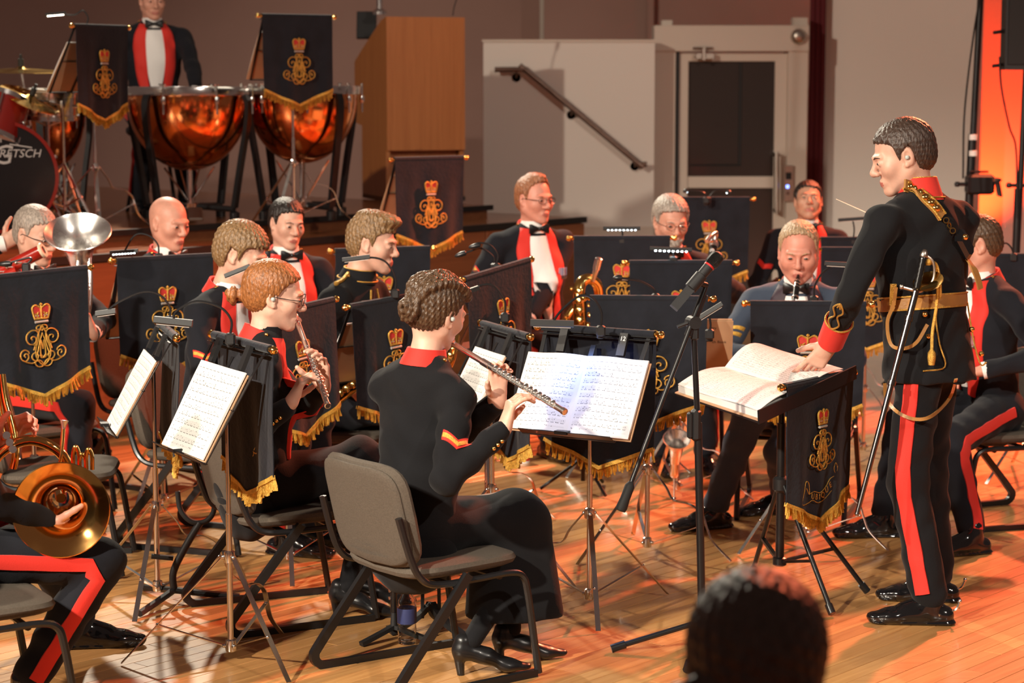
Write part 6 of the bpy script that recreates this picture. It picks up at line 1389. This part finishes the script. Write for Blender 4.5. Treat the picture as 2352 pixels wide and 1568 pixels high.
sn = drum('snare_drum', 'chrome snare drum on its stand beside the small timpani', at(108, 240, 12.2), V(.05, -.06, 1), .175, .14, M_chrome, M_drumhead)
mb = MB(); z_ = RZ-sn.location.z
mb.tube([(0, 0, -.07), (0, 0, z_+.2)], .011, 8)
for a in (30, 150, 270): mb.tube([(0, 0, -.12), (.15*math.cos(R(a)), .15*math.sin(R(a)), -.07)], .006, 6); mb.tube([(0, 0, z_+.25), (.22*math.cos(R(a)), .22*math.sin(R(a)), z_+.01)], .008, 6)
mb.build('snare_stand', M_chrome, sn)
def cymbal(label, px, py, D, rad, foot, tiltv=V(.02, -.05, 1), bend=None):
    c = at(px, py, D); t = thing('cymbal', label, 'cymbal', c); ax = tiltv.normalized(); mb = MB()
    mb.lathe([(.004, .018), (.02, .017), (.035, .006), (rad*.5, .002), (rad, -.008), (rad, -.0095), (rad*.5, .0), (.035, .004), (.02, .015), (.004, .016)], (0, 0, 0), ax, 40); mb.build('disc', M_brass, t)
    mb = MB(); mb.tube([ax*.02, ax*.06], .016, 10); mb.tube([ax*.06, ax*.085], .008, 8); mb.build('felt', M_rubber, t)
    fx = V(*foot)-c; kn_ = V(fx.x, fx.y, fx.z+.7)
    mb = MB(); mb.tube([ax*-.01, kn_ if bend else V(fx.x*.2, fx.y*.2, -.2), fx+V(0, 0, .12)], .010, 8)
    for a in (80, 200, 320): mb.tube([fx+V(0, 0, .38), fx+V(.28*math.cos(R(a)), .28*math.sin(R(a)), .012)], .009, 6); mb.tube([fx+V(0, 0, .14), fx+V(.15*math.cos(R(a)), .15*math.sin(R(a)), .20)], .006, 6)
    mb.lathe([(.016, -.02), (.018, 0), (.016, .02)], kn_, n=10, cap=True); mb.build('cymbal_stand', M_chrome, t); return t
f1_ = at(100, 480, 12.2); cymbal('wide thin cymbal hanging level over the drum kit', 48, 160, 12.2, .235, (f1_.x, 12.3, RZ))
f2_ = at(145, 480, 11.95); cymbal('lower cymbal close to the red tom', 70, 225, 11.9, .17, (f2_.x, 12.0, RZ), V(.5, -.2, 1), True)
# ---- boom microphone
bq = fl(1612, 1492); base = V(bq.x, bq.y, 0); t = thing('microphone_stand', 'black boom microphone stand in front of the conductor’s desk', 'stand', base); I_ = Matrix.Translation(-base); DM = bq.y
mb = MB(); cl = at(1592, 740, DM); mb.tube([base+V(0, 0, .09), at(1603, 970, DM)], .0135, 12); mb.tube([at(1603, 980, DM), cl], .0100, 12); mb.build('pole', M_blackm, t, M=I_)
mb = MB(); q = at(1598, 975, DM); mb.cbox(q, (.034, .045, .11), .010); mb.cbox(q+V(-.02, -.01, 0), (.02, .03, .09), .006); mb.build('height_clutch', M_blackp, t, M=I_, smooth=False)
for pxy in ((1490, 1496), (1545, 1600), (1730, 1560)):
    p = fl(*pxy); dd = V(p.x-base.x, p.y-base.y, 0); dd = dd.normalized()*.30; mb = MB(); mb.tube([base+V(0, 0, .10), base+dd+V(0, 0, .018)], .0095, 10); mb.tube([base+dd*.88+V(0, 0, .028), base+dd*1.04+V(0, 0, .014)], .0145, 10); mb.build('leg', M_blackm, t, M=I_)
mb = MB(); mb.lathe([(.02, .06), (.026, .075), (.026, .12), (.015, .14)], base, n=14, cap=True); mb.build('tripod_hub', M_blackp, t, M=I_)
e0, e1 = at(1428, 1165, DM-.18), at(1622, 655, DM+.02); d = (e1-e0).normalized()
mb = MB(); mb.tube([e0, e1], .0080, 12); mb.build('boom_arm', M_blackm, t, M=I_)
mb = MB(); mb.lathe([(.0, -.012), (.016, -.012), (.019, .0), (.0165, .03), (.0165, .075), (.012, .085), (.009, .09)], e0, d, 14); mb.build('boom_weight', M_rubber, t, M=I_)
mb = MB(); mb.lathe([(0, -.022), (.022, -.022), (.024, 0), (.022, .022), (0, .022)], cl, V(.3, -.95, 0), 16); mb.cbox(cl+V(.005, 0, -.03), (.028, .03, .06), .006); mb.tube([cl+V(-.02, -.02, 0), cl+V(-.055, -.03, -.012)], .006, 8); mb.lathe([(.014, -.05), (.013, .10)], cl, d, 12, cap=True); mb.build('boom_clamp', M_blackp, t, M=I_, smooth=False)
m0, m1 = at(1552, 702, DM-.05), at(1640, 598, DM+.0); d = (m1-m0).normalized(); t = thing('microphone', 'black handheld-style microphone with red ring on the boom', 'microphone', m0); I_ = Matrix.Translation(-m0); L = (m1-m0).length
mb = MB(); mb.tube([m0+d*(L*.42), m0+d*(L*.86)], [.0155, .0185], 18); mb.build('handle', M_blackp, t, M=I_)
mb = MB(); F = frame(m0, d.cross(V(0, -1, .2)).normalized(), d.cross(d.cross(V(0, -1, .2))).normalized(), d); mb.prism([(-.0155, -.0155), (.0155, -.0155), (.0155, .0155), (-.0155, .0155)], -.01, L*.44, F); mb.build('tail_block', M_blackp, t, M=I_, smooth=False)
mb = MB(); mb.lathe([(.0185, L*.855), (.0195, L*.86), (.0195, L*.885), (.0185, L*.89)], m0, d, 18); mb.build('red_ring', mat('red_ring_paint', (.45, .02, .02), .4), t, M=I_)
mb = MB(); mb.lathe([(.0195, L*.89), (.0235, L*.93), (.0245, L*1.03), (.0225, L*1.11), (.012, L*1.16), (.0, L*1.17)], m0, d, 22); mb.build('grille', mat('mic_grille', (.02, .02, .02), .4, metal=.6, bump=1.0, bscale=500), t, M=I_)
cl2 = m0+d*(L*.52); mb = MB(); mb.lathe([(.0175, -.03), (.022, -.028), (.022, .03), (.0175, .032)], cl2, d, 16, cap=True); mb.tube([cl2, e1+V(0, 0, -.0)], .010, 10); mb.build('clip', M_blackp, t, M=I_)
# ---- conductor's desk
N_, L_, Fa_, Rt_ = at(1742, 962, 7.38), at(1552, 898, 7.78), at(1775, 812, 8.22), at(1966, 858, 7.83); base = V(1.0, 7.98, 0)
t = thing('conductor_stand', 'black tripod conductor’s desk holding the open score', 'music stand', base); I_ = Matrix.Translation(-base)
nrm = (Rt_-N_).cross(L_-N_).normalized(); nrm = nrm if nrm.z > 0 else -nrm
def quad(a, b, c_, d_, z0, z1, nm, m, par=None, uvs=False, tr=None, bend=None):
    mb = MB(); n1 = 10; top, bot, uv = [], [], []
    for j in range(n1+1):
        for i in range(n1+1):
            u_, v_ = i/n1, j/n1; p = (a.lerp(b, u_)).lerp(d_.lerp(c_, u_), v_); h = bend(u_, v_) if bend else 0; top.append(p+nrm*(z1+h)); bot.append(p+nrm*(z0+(h if bend else 0)*.0+(h-.001 if bend else 0))); uv.append((v_, u_))
    fs = []; N = len(top); w1 = n1+1
    for j in range(n1):
        for i in range(n1): k = j*w1+i; fs += [(k, k+1, k+w1+1, k+w1), (N+k+w1, N+k+w1+1, N+k+1, N+k)]
    bd = [i for i in range(w1)]+[j*w1+n1 for j in range(1, w1)]+[n1*w1+i for i in range(n1-1, -1, -1)]+[j*w1 for j in range(n1-1, 0, -1)]
    for k, k2 in zip(bd, bd[1:]+bd[:1]): fs.append((k, N+k, N+k2, k2))
    mb.add(top+bot, fs); mb.uv = uv+uv; return mb.build(nm, m, par, M=tr, angle=50)
quad(N_, Rt_, Fa_, L_, -.016, -.008, 'desk_plate', M_blackm, t, tr=I_)
mb = MB(); ed = (Rt_-N_).normalized(); mb.bar([N_+nrm*.006, Rt_+nrm*.006], .006, .05, up=nrm); mb.build('desk_lip', M_blackm, t, M=I_, smooth=False)
mc = (N_+Rt_+Fa_+L_)/4; mb = MB(); mb.tube([mc-nrm*.015, V(base.x, base.y, mc.z-.10), base+V(0, 0, .62)], .012, 12); mb.tube([base+V(0, 0, .66), base+V(0, 0, .12)], .0165, 12); mb.build('pole', M_blackm, t, M=I_)
mb = MB(); mb.lathe([(.02, .40), (.03, .41), (.03, .45), (.02, .46)], base, n=14, cap=True); mb.build('leg_hub', M_blackp, t, M=I_)
mb = MB(); mb.lathe([(.018, .12), (.026, .125), (.026, .15), (.018, .155)], base, n=14, cap=True); mb.build('brace_hub', M_blackm, t, M=I_)
for pxy in ((1958, 1366), (1688, 1296), (1888, 1408)):
    p = fl(*pxy); h = base+V(0, 0, .43); dd = V(p.x-base.x, p.y-base.y, 0).normalized(); f_ = base+dd*.34+V(0, 0, .012); mb = MB(); mb.tube([h+dd*.02, f_], .0095, 10); mb.tube([h.lerp(f_, .93), f_], .0145, 10); mb.build('leg', M_blackm, t, M=I_)
    mb = MB(); m_ = h.lerp(f_, .60); mb.bar([base+dd*.02+V(0, 0, .14), m_], .016, .010); mb.build('brace', M_blackm, t, M=I_)
t = thing('score', 'large open conductor’s score with one page lifting', 'score', N_); I_ = Matrix.Translation(-N_)
def inner(p, k): return p+(mc-p)*k
n2, r2, f2_, l2 = inner(N_, .05), inner(Rt_, .10), inner(Fa_, .06), inner(L_, .03); s0, s1 = n2.lerp(r2, .48), l2.lerp(f2_, .48)
quad(n2, s0, s1, l2, -.004, .020, 'page_block', M_score, t, tr=I_, bend=None); quad(s0, r2, f2_, s1, -.004, .012, 'page_block', M_score, t, tr=I_)
quad(inner(N_, .0), inner(Rt_, .03), inner(Fa_, .02), inner(L_, -.01), -.008, -.004, 'cover', M_board, t, tr=I_)
quad(s0, s0.lerp(r2, .92), s1.lerp(f2_, .92), s1, .022, .023, 'turning_page', M_score, t, tr=I_, bend=lambda u_, v_: .055*math.sin(math.pi*min(1, u_*.9))*(0.35+.65*v_))
quad(n2, s0, s1, l2, .022, .0235, 'turned_page', M_score, t, tr=I_, bend=lambda u_, v_: .018*math.sin(math.pi*u_)+.004*math.sin(v_*7))
cb = at(1880, 872, 7.70); banner(cb, R(52), 'conductor’s velvet banner with gold cypher and UBIQUE scroll', 0, 0, True)
# ---- peg stands, bottle, beaker
def peg_stand(label, p, h, m_, kind):
    t = thing('peg_stand', label, 'stand', p)
    for a in (100, 220, 340): mb = MB(); mb.bar(spline([(0, 0, .05), (.05*math.cos(R(a)), .05*math.sin(R(a)), .035), (.14*math.cos(R(a)), .14*math.sin(R(a)), .010)], 4), .022, .014); mb.build('foot', M_blackp, t)
    mb = MB(); mb.tube([(0, 0, .04), (0, 0, h)], [.014, .010], 10); mb.build('peg', M_blackp, t); return t
p = fl(905, 1470); peg_stand('black peg stand carrying the piccolo under the chairs', (p.x, p.y, 0), .10, M_blackp, 0)
t = thing('piccolo', 'slim black piccolo upright on its peg', 'piccolo', (p.x, p.y, .10)); mb = MB(); mb.tube([(0, 0, 0), (0, 0, .31)], .0115, 12); mb.build('body', M_ebony, t)
for k in range(9): mb = MB(); mb.lathe([(0, .006), (.006, .006), (.0065, .001), (0, 0)], (-.010, -.004, .05+.026*k), V(-.9, -.4, 0), 10); mb.build('key', M_silver, t)
p = fl(990, 1450); t = thing('instrument_stand', 'black folding instrument stand beside the water bottle', 'stand', (p.x, p.y, 0))
for s in (-.03, .03): mb = MB(); mb.bar([(s, 0, .05), (s*.9, 0, .25)], .022, .012); mb.build('post', M_blackp, t)
mb = MB(); mb.tube([(-.09, 0, .25), (-.02, -.01, .262), (.05, 0, .258), (.09, 0, .275)], .011, 8); mb.build('cradle', M_rubber, t)
for a in (80, 200, 320): mb = MB(); mb.bar(spline([(0, 0, .10), (.06*math.cos(R(a)), .06*math.sin(R(a)), .05), (.15*math.cos(R(a)), .15*math.sin(R(a)), .010)], 4), .035, .016); mb.build('foot', M_blackp, t)
p = fl(935, 1478); t = thing('water_bottle', 'clear plastic water bottle with blue sports cap', 'bottle', (p.x, p.y, 0))
mb = MB(); mb.lathe([(0, .004), (.030, .004), (.032, .010), (.031, .03), (.033, .05), (.031, .07), (.033, .09), (.033, .13), (.030, .155), (.016, .18), (.0135, .19), (.0135, .20), (.012, .20), (.0145, .178), (.028, .153), (.031, .13), (.029, .02), (0, .008)], n=28); mb.build('bottle_body', mat('clear_plastic', (.95, .95, .95), .05, trans=1.0, ior=1.3), t)
mb = MB(); mb.lathe([(.0335, .075), (.0338, .078), (.0338, .125), (.0335, .128)], n=28); mb.build('label_band', mat('blue_label', (.03, .04, .12), .4), t)
mb = MB(); mb.lathe([(0, .196), (.0155, .196), (.0158, .222), (.010, .226), (0, .226)], n=20); mb.build('cap', mat('navy_plastic', (.015, .02, .06), .35), t)
mb = MB(); mb.lathe([(0, .224), (.010, .224), (.0095, .244), (0, .246)], n=16); mb.build('spout', mat('pale_plastic', (.75, .55, .45), .4), t)
def horn_stand(label, p, yawr):
    t = thing('horn_stand', label, 'stand', (p.x, p.y, 0), yawr)
    mb = MB(); mb.tube(spline([(0, 0, .05), (0.0, 0, .12), (.05, 0, .22), (.10, 0, .30)], 5), .014, 10); mb.build('post', M_blackp, t)
    mb = MB(); mb.tube(spline([(.02, 0, .42), (.03, 0, .35), (.07, 0, .305), (.12, 0, .305), (.15, 0, .34), (.152, 0, .40)], 5), .010, 10); mb.build('hook', M_rubber, t)
    mb = MB(); mb.tube([(.0, 0, .17), (-.08, 0, .18)], .010, 8); mb.build('arm', M_rubber, t)
    for a in (0, 120, 240): mb = MB(); mb.tube(spline([(0, 0, .05), (.1*math.cos(R(a)), .1*math.sin(R(a)), .035), (.24*math.cos(R(a)), .24*math.sin(R(a)), .016)], 4), .013, 8); mb.build('foot', M_blackp, t)
horn_stand('black horn stand with rubber hook behind the near music stands', fl(400, 1385), R(8))
p = at(1203, 1045, 9.0); q = fl(1203, 1062); t = thing('beaker', 'small white beaker with a red band on the floor', 'cup', (q.x, q.y, 0))
mb = MB(); mb.lathe([(0, 0), (.030, 0), (.034, .09), (.030, .092), (.027, .01), (0, .01)], n=20); mb.build('cup', M_paper, t); mb = MB(); mb.lathe([(.0312, .012), (.0318, .013), (.0322, .028), (.0316, .029)], n=20); mb.build('band', M_scarlet, t)
# ================================================================= conductor's dress: cuffs, belts, sword, pouch
C = CON; IT = C['Tr']; root = C['root']
el, wr = C['el']['L'], C['wr']['L']; fd = (wr-el).normalized()
mb = MB(); mb.lathe([(.0455, -.13), (.050, -.125), (.049, -.07), (.048, -.012), (.044, -.008), (.038, -.02)], wr, fd, 22); mb.build('scarlet_cuff', M_scarlet, root, M=IT)
mb = MB(); a_ = fd.orthogonal().normalized(); b_ = fd.cross(a_)
mb.tube([wr-fd*.128+(a_*math.cos(x)+b_*math.sin(x))*.0505 for x in np.linspace(0, 2*math.pi, 21)], .0035, 6)
vd = V(-.35, -.9, .15); vd = (vd-fd*vd.dot(fd)).normalized(); wd = fd.cross(vd)
for s in (-1, 1): mb.tube(spline([wr-fd*.128+vd*.0505+wd*s*.004, wr-fd*.165+vd*.052+wd*s*.022, wr-fd*.20+vd*.054+wd*s*.006, wr-fd*.235+vd*.056+wd*s*.020, wr-fd*.27+vd*.058, wr-fd*.245+vd*.057+wd*s*.006], 5), .0034, 6)
mb.build('sleeve_braid', M_gold, root, M=IT)
tl, spn, cf, pel, T, bvh = C['tl'], C['sp'], C['cf'], C['pel'], C['T'], C['bvh']
def ring_on(h, wd_, th, m, name, off=.004, tiltv=0.0):
    """band round the waist, laid on the tunic"""
    pts = []
    for i in range(40):
        a = 2*math.pi*i/40; d = tl*math.cos(a)+cf*math.sin(a); o_ = T(0, h+tiltv*math.cos(a)); r = bvh.ray_cast(o_+d*.20, -d, .2)
        pts.append((r[0] if r[0] is not None else o_+d*.16)+d*off)
    pts = [(pts[i-1]+pts[i]+pts[(i+1) % 40])/3 for i in range(40)]
    mb = MB(); mb.sweep(pts+[pts[0], pts[1]], [(-th/2, -wd_/2), (th/2, -wd_/2), (th/2, wd_/2), (-th/2, wd_/2)], up=spn, cap=False); mb.build(name, m, root, M=IT); return pts
bp = ring_on(.175, .048, .006, M_tan, 'waist_belt'); ring_on(.197, .006, .008, M_gold, 'belt_braid'); ring_on(.153, .006, .008, M_gold, 'belt_braid')
def seat(px, py, Dg=6.5):
    o_ = V(0, 0, CAM_H); d = at(px, py, 8.0)-o_; d.normalize(); best = None
    for b in (bvh, C['bvh_legs']):
        r = b.ray_cast(o_, d, 12)
        if r[0] is not None and (best is None or (r[0]-o_).length < (best-o_).length): best = r[0]
    return (best if best is not None else at(px, py, 7.7))-d*.006
# shoulder belt with gilt plate and black pouch across the back
vb = -cf
sb = spline([seat(*q) for q in ((2078, 426), (2096, 432), (2120, 450), (2146, 474), (2164, 498))], 6)
mb = MB(); mb.bar(sb, .046, .008, up=vb); mb.build('shoulder_belt', M_tan, root, M=IT)
for p in sb[4:22:3]: mb = MB(); mb.lathe([(0, .016), (.011, .013), (.016, .006), (.017, 0)], p, vb, 10); mb.build('belt_boss', M_brass, root, M=IT)
mb = MB()
for s_ in (-1, 1):
    sdv = (sb[-1]-sb[0]).normalized().cross(vb)*.022*s_; mb.tube([p+sdv+vb*.005 for p in sb], .0042, 6)
mb.build('belt_edging', M_gold, root, M=IT)
for i, q in enumerate(((2170, 506), (2177, 518), (2185, 530))): mb = MB(); mb.lathe([(.008, -.002), (.0115, -.002), (.0115, .002), (.008, .002)], seat(*q)+vb*.006, vb if i % 2 else (vb+tl), 12); mb.build('chain_link', M_brass, root, M=IT)
pc_ = seat(2204, 562)+vb*.020; dx = (seat(2222, 596)-seat(2190, 536)).normalized(); vbo = (vb-dx*vb.dot(dx)).normalized(); dy = vbo.cross(dx).normalized()
mb = MB(); mb.cbox((0, 0, 0), (.110, .062, .034), .012, Matrix((dx, dy, vbo)).transposed()); mb.build('pouch', M_patent, root, M=IT @ Matrix.Translation(pc_), smooth=False)
mb = MB(); mb.ball(pc_+vbo*.02-dx*.035, .012, 8); mb.build('pouch_badge', M_brass, root, M=IT)
mb = MB(); mb.bar(spline([seat(*q) for q in ((2220, 592), (2236, 616), (2246, 640), (2252, 664))], 5), .028, .006, up=vb); mb.build('shoulder_belt', M_tan, root, M=IT)
# skirt buttons and braid at the back
for q in ((2124, 722), (2132, 772), (2136, 826), (2232, 756), (2254, 812)):
    p = seat(*q); mb = MB(); mb.ball(p, .0105, 10); mb.build('tunic_button', M_brass, root, M=IT)
for q in ([(2100, 696), (2146, 694), (2150, 740), (2158, 790), (2170, 842), (2120, 852)], [(2222, 694), (2236, 780), (2252, 836), (2266, 832)]): mb = MB(); mb.tube(spline([seat(*p) for p in q], 5), .0030, 6); mb.build('skirt_braid', M_gold, root, M=IT)
# sword with scabbard, slings and gold knot (worn on the left hip)
def near(px, py, k=.035): 
    p = seat(px, py); d = (V(0, 0, CAM_H)-p).normalized(); return p+d*k
g0 = near(2121, 590, .060); g1 = near(2104, 668, .060); dsw = (at(1966, 1190, 7.42)-g1).normalized()
t = thing('sword', 'officer’s sword with black grip and steel scabbard at the conductor’s hip', 'sword', g1); I_ = Matrix.Translation(-g1)
mb = MB(); n = 15; pp = [g0.lerp(g1, i/(n-1)) for i in range(n)]; mb.tube(pp, [.013+(.0018 if i % 2 else -.001) for i in range(n)], 12); mb.build('grip', M_ebony, t, M=I_)
mb = MB(); ug = (g0-g1).normalized(); mb.lathe([(.0135, 0), (.015, .006), (.012, .018), (.006, .026), (0, .028)], g0, ug, 12); mb.tube([g1+V(.0, 0, 0), g1+V(-.045, .0, .012)], .006, 8); mb.ball(g1+V(-.05, 0, .014), .009, 8); mb.tube(spline([g0+V(.004, 0, .01), g0+V(.035, 0, -.02), g0+V(.035, 0, -.08), g1+V(.02, 0, .0), g1], 5), .0050, 8); mb.build('guard', M_steel, t, M=I_)
mb = MB(); mb.tube([g1, g1+dsw*.45, g1+dsw*.80], [.0120, .0105, .008], 10); mb.ball(g1+dsw*.80, .009, 8)
for k in (.10, .33): mb.lathe([(.011, -.010), (.015, -.008), (.015, .008), (.011, .010)], g1+dsw*k, dsw, 12)
mb.build('scabbard', mat('dark_steel', (.22, .21, .21), .22, metal=1), t, M=I_)
kn = spline([near(2132, 600, .05), near(2146, 610, .05), near(2154, 660, .05), near(2150, 710, .04), near(2142, 760, .04), near(2140, 810, .04)], 6)
mb = MB(); mb.tube(kn, .0062, 8); mb.tube([p+V(.008, -.004, 0) for p in kn[:16]], .0055, 8); mb.ball(kn[0], .016, 10); mb.lathe([(.006, .0), (.014, -.012), (.015, -.03), (.011, -.055), (0, -.057)], kn[-1]+V(0, 0, .012), (0, 0, 1), 12); mb.build('sword_knot', M_gold, t, M=I_)
mb = MB(); F_ = near(2132, 640, .03); mb.lathe([(.0, .0), (.035, .002), (.052, .016), (.054, .018), (.036, .006), (0, .004)], g1+V(.045, .0, .02), V(-.3, -.5, .8), 20); mb.build('hilt_shell', M_brass, t, M=I_)
# slings: narrow tan straps from the belt to the scabbard
for q in ([(2058, 660), (2052, 700), (2038, 740), (2046, 790), (2075, 800), (2105, 786), (2130, 745)], [(2032, 880), (2036, 915), (2060, 945), (2100, 962), (2140, 955), (2180, 915), (2196, 870)]):
    mb = MB(); mb.bar(spline([near(x, y, .03) for x, y in q], 6), .012, .004, up=V(0, -1, 0)); mb.build('sling_strap', M_tan, root, M=IT)
mb = MB(); mb.bar([near(2052, 652, .022), near(2050, 700, .022)], .022, .006, up=V(0, -1, 0)); mb.build('belt_loop', M_gold, root, M=IT)
# spurs, earpiece, baton
for nm in ('L', 'R'):
    a = C['an'][nm]; bk = V(1, -.05, 0); p = V(a.x, a.y, .045)+bk*.055; mb = MB(); mb.tube(spline([p-bk*.03+V(0, -.04, -.004), p, p-bk*.03+V(0, .04, -.004)], 5), .0045, 6); mb.tube(spline([p, p+bk*.035+V(0, 0, .006), p+bk*.05+V(0, 0, .035)], 4), .0042, 6); mb.ball(p+bk*.05+V(0, 0, .038), .008, 8); mb.build('spur', M_chrome, root, M=IT)
h0 = at(1996, 491, 8.0); h1 = at(1920, 457, 8.02); t = thing('baton', 'thin pale baton held out past the conductor’s chest', 'baton', h0); dd = (h1-h0).normalized(); wrR = C['wr']['R']
mb = MB(); mb.tube([h0-dd*.12, h1], [.0028, .0012], 8); mb.build('stick', mat('pale_baton', (.80, .70, .55), .4), t, M=Matrix.Translation(-h0)); mb = MB(); mb.lathe([(.003, .0), (.008, -.02), (.010, -.045), (0, -.055)], h0-dd*.11, dd, 12); mb.build('handle', mat('cork', (.45, .28, .13), .8), t, M=Matrix.Translation(-h0))
for o, s in ((CON, 1), (F1, -1), (F2, -1)):
    mb = MB(); mb.ball(o['P'](s*.083, -.002, .0), .0085, 8); mb.build('ear_plug', mat('clear_ear_plug', (.45, .48, .45), .3), o['root'], M=o['Tr'])
# nearest flautist: cuff and front buttons, wrist strap
for o, n in ((F1, 3), (F2, 3)):
    e, w_ = o['el']['R'], o['wr']['R']; f_ = (w_-e).normalized(); vdn = V(-.1, -1, -.55); vdn = (vdn-f_*vdn.dot(f_)).normalized()
    for k in range(n): mb = MB(); mb.ball(w_-f_*(.045+.018*k)+vdn*.0425, .0070, 8); mb.build('cuff_button', M_brass, o['root'], M=o['Tr'])
w_ = F1['wr']['L']; f_ = (w_-F1['el']['L']).normalized(); mb = MB(); mb.lathe([(.028, -.008), (.030, -.006), (.030, .006), (.028, .008)], w_-f_*.004, f_, 16); mb.build('wrist_strap', M_rubber, F1['root'], M=F1['Tr'])
# gold lacing of the gold-trimmed jacket
o = M5
for s in (-1, 1):
    mb = MB(); q = [(s*.03, .50), (s*.035, .44), (s*.012, .38), (s*.035, .32), (s*.012, .26), (s*.03, .20)]
    pts = []
    for a, b in q: h, _ = o['hit'](o['pel']+o['tl']*a+o['sp']*b*1.07+o['cf']*.215, -o['cf']); pts.append(h+o['cf']*.005)
    mb.tube(spline(pts, 5), .0045, 6); mb.build('gold_lacing', M_gold, o['root'], M=o['Tr'])
    p = o['T'](s*.10, .53, 0); mb = MB(); pts = []
    for t_ in np.linspace(0, 1, 6):
        r = o['bvh'].ray_cast(o['T'](s*(.07+.11*t_), .50, -.005)+V(0, 0, .25), V(0, 0, -1), .5); pts.append((r[0] if r[0] is not None else p)+V(0, 0, .006))
    mb.tube(pts, .0085, 8); mb.ball(pts[-1], .012, 8); mb.build('shoulder_cord', M_gold, o['root'], M=o['Tr'])
chevron(M5, 'R', V(.4, -1, 0), .60, 1, (M_scarlet, M_goldcloth), flip=1, w_=.022)
# waistcoat buttons on the stout man
for k in range(5):
    h, _ = M10['hit'](M10['pel']+M10['tl']*0+M10['sp']*(.09-.026*k)+M10['cf']*.30, -M10['cf']); mb = MB(); mb.ball(h+M10['cf']*.006, .0085, 8); mb.build('waistcoat_button', M_brass, M10['root'], M=M10['Tr'])
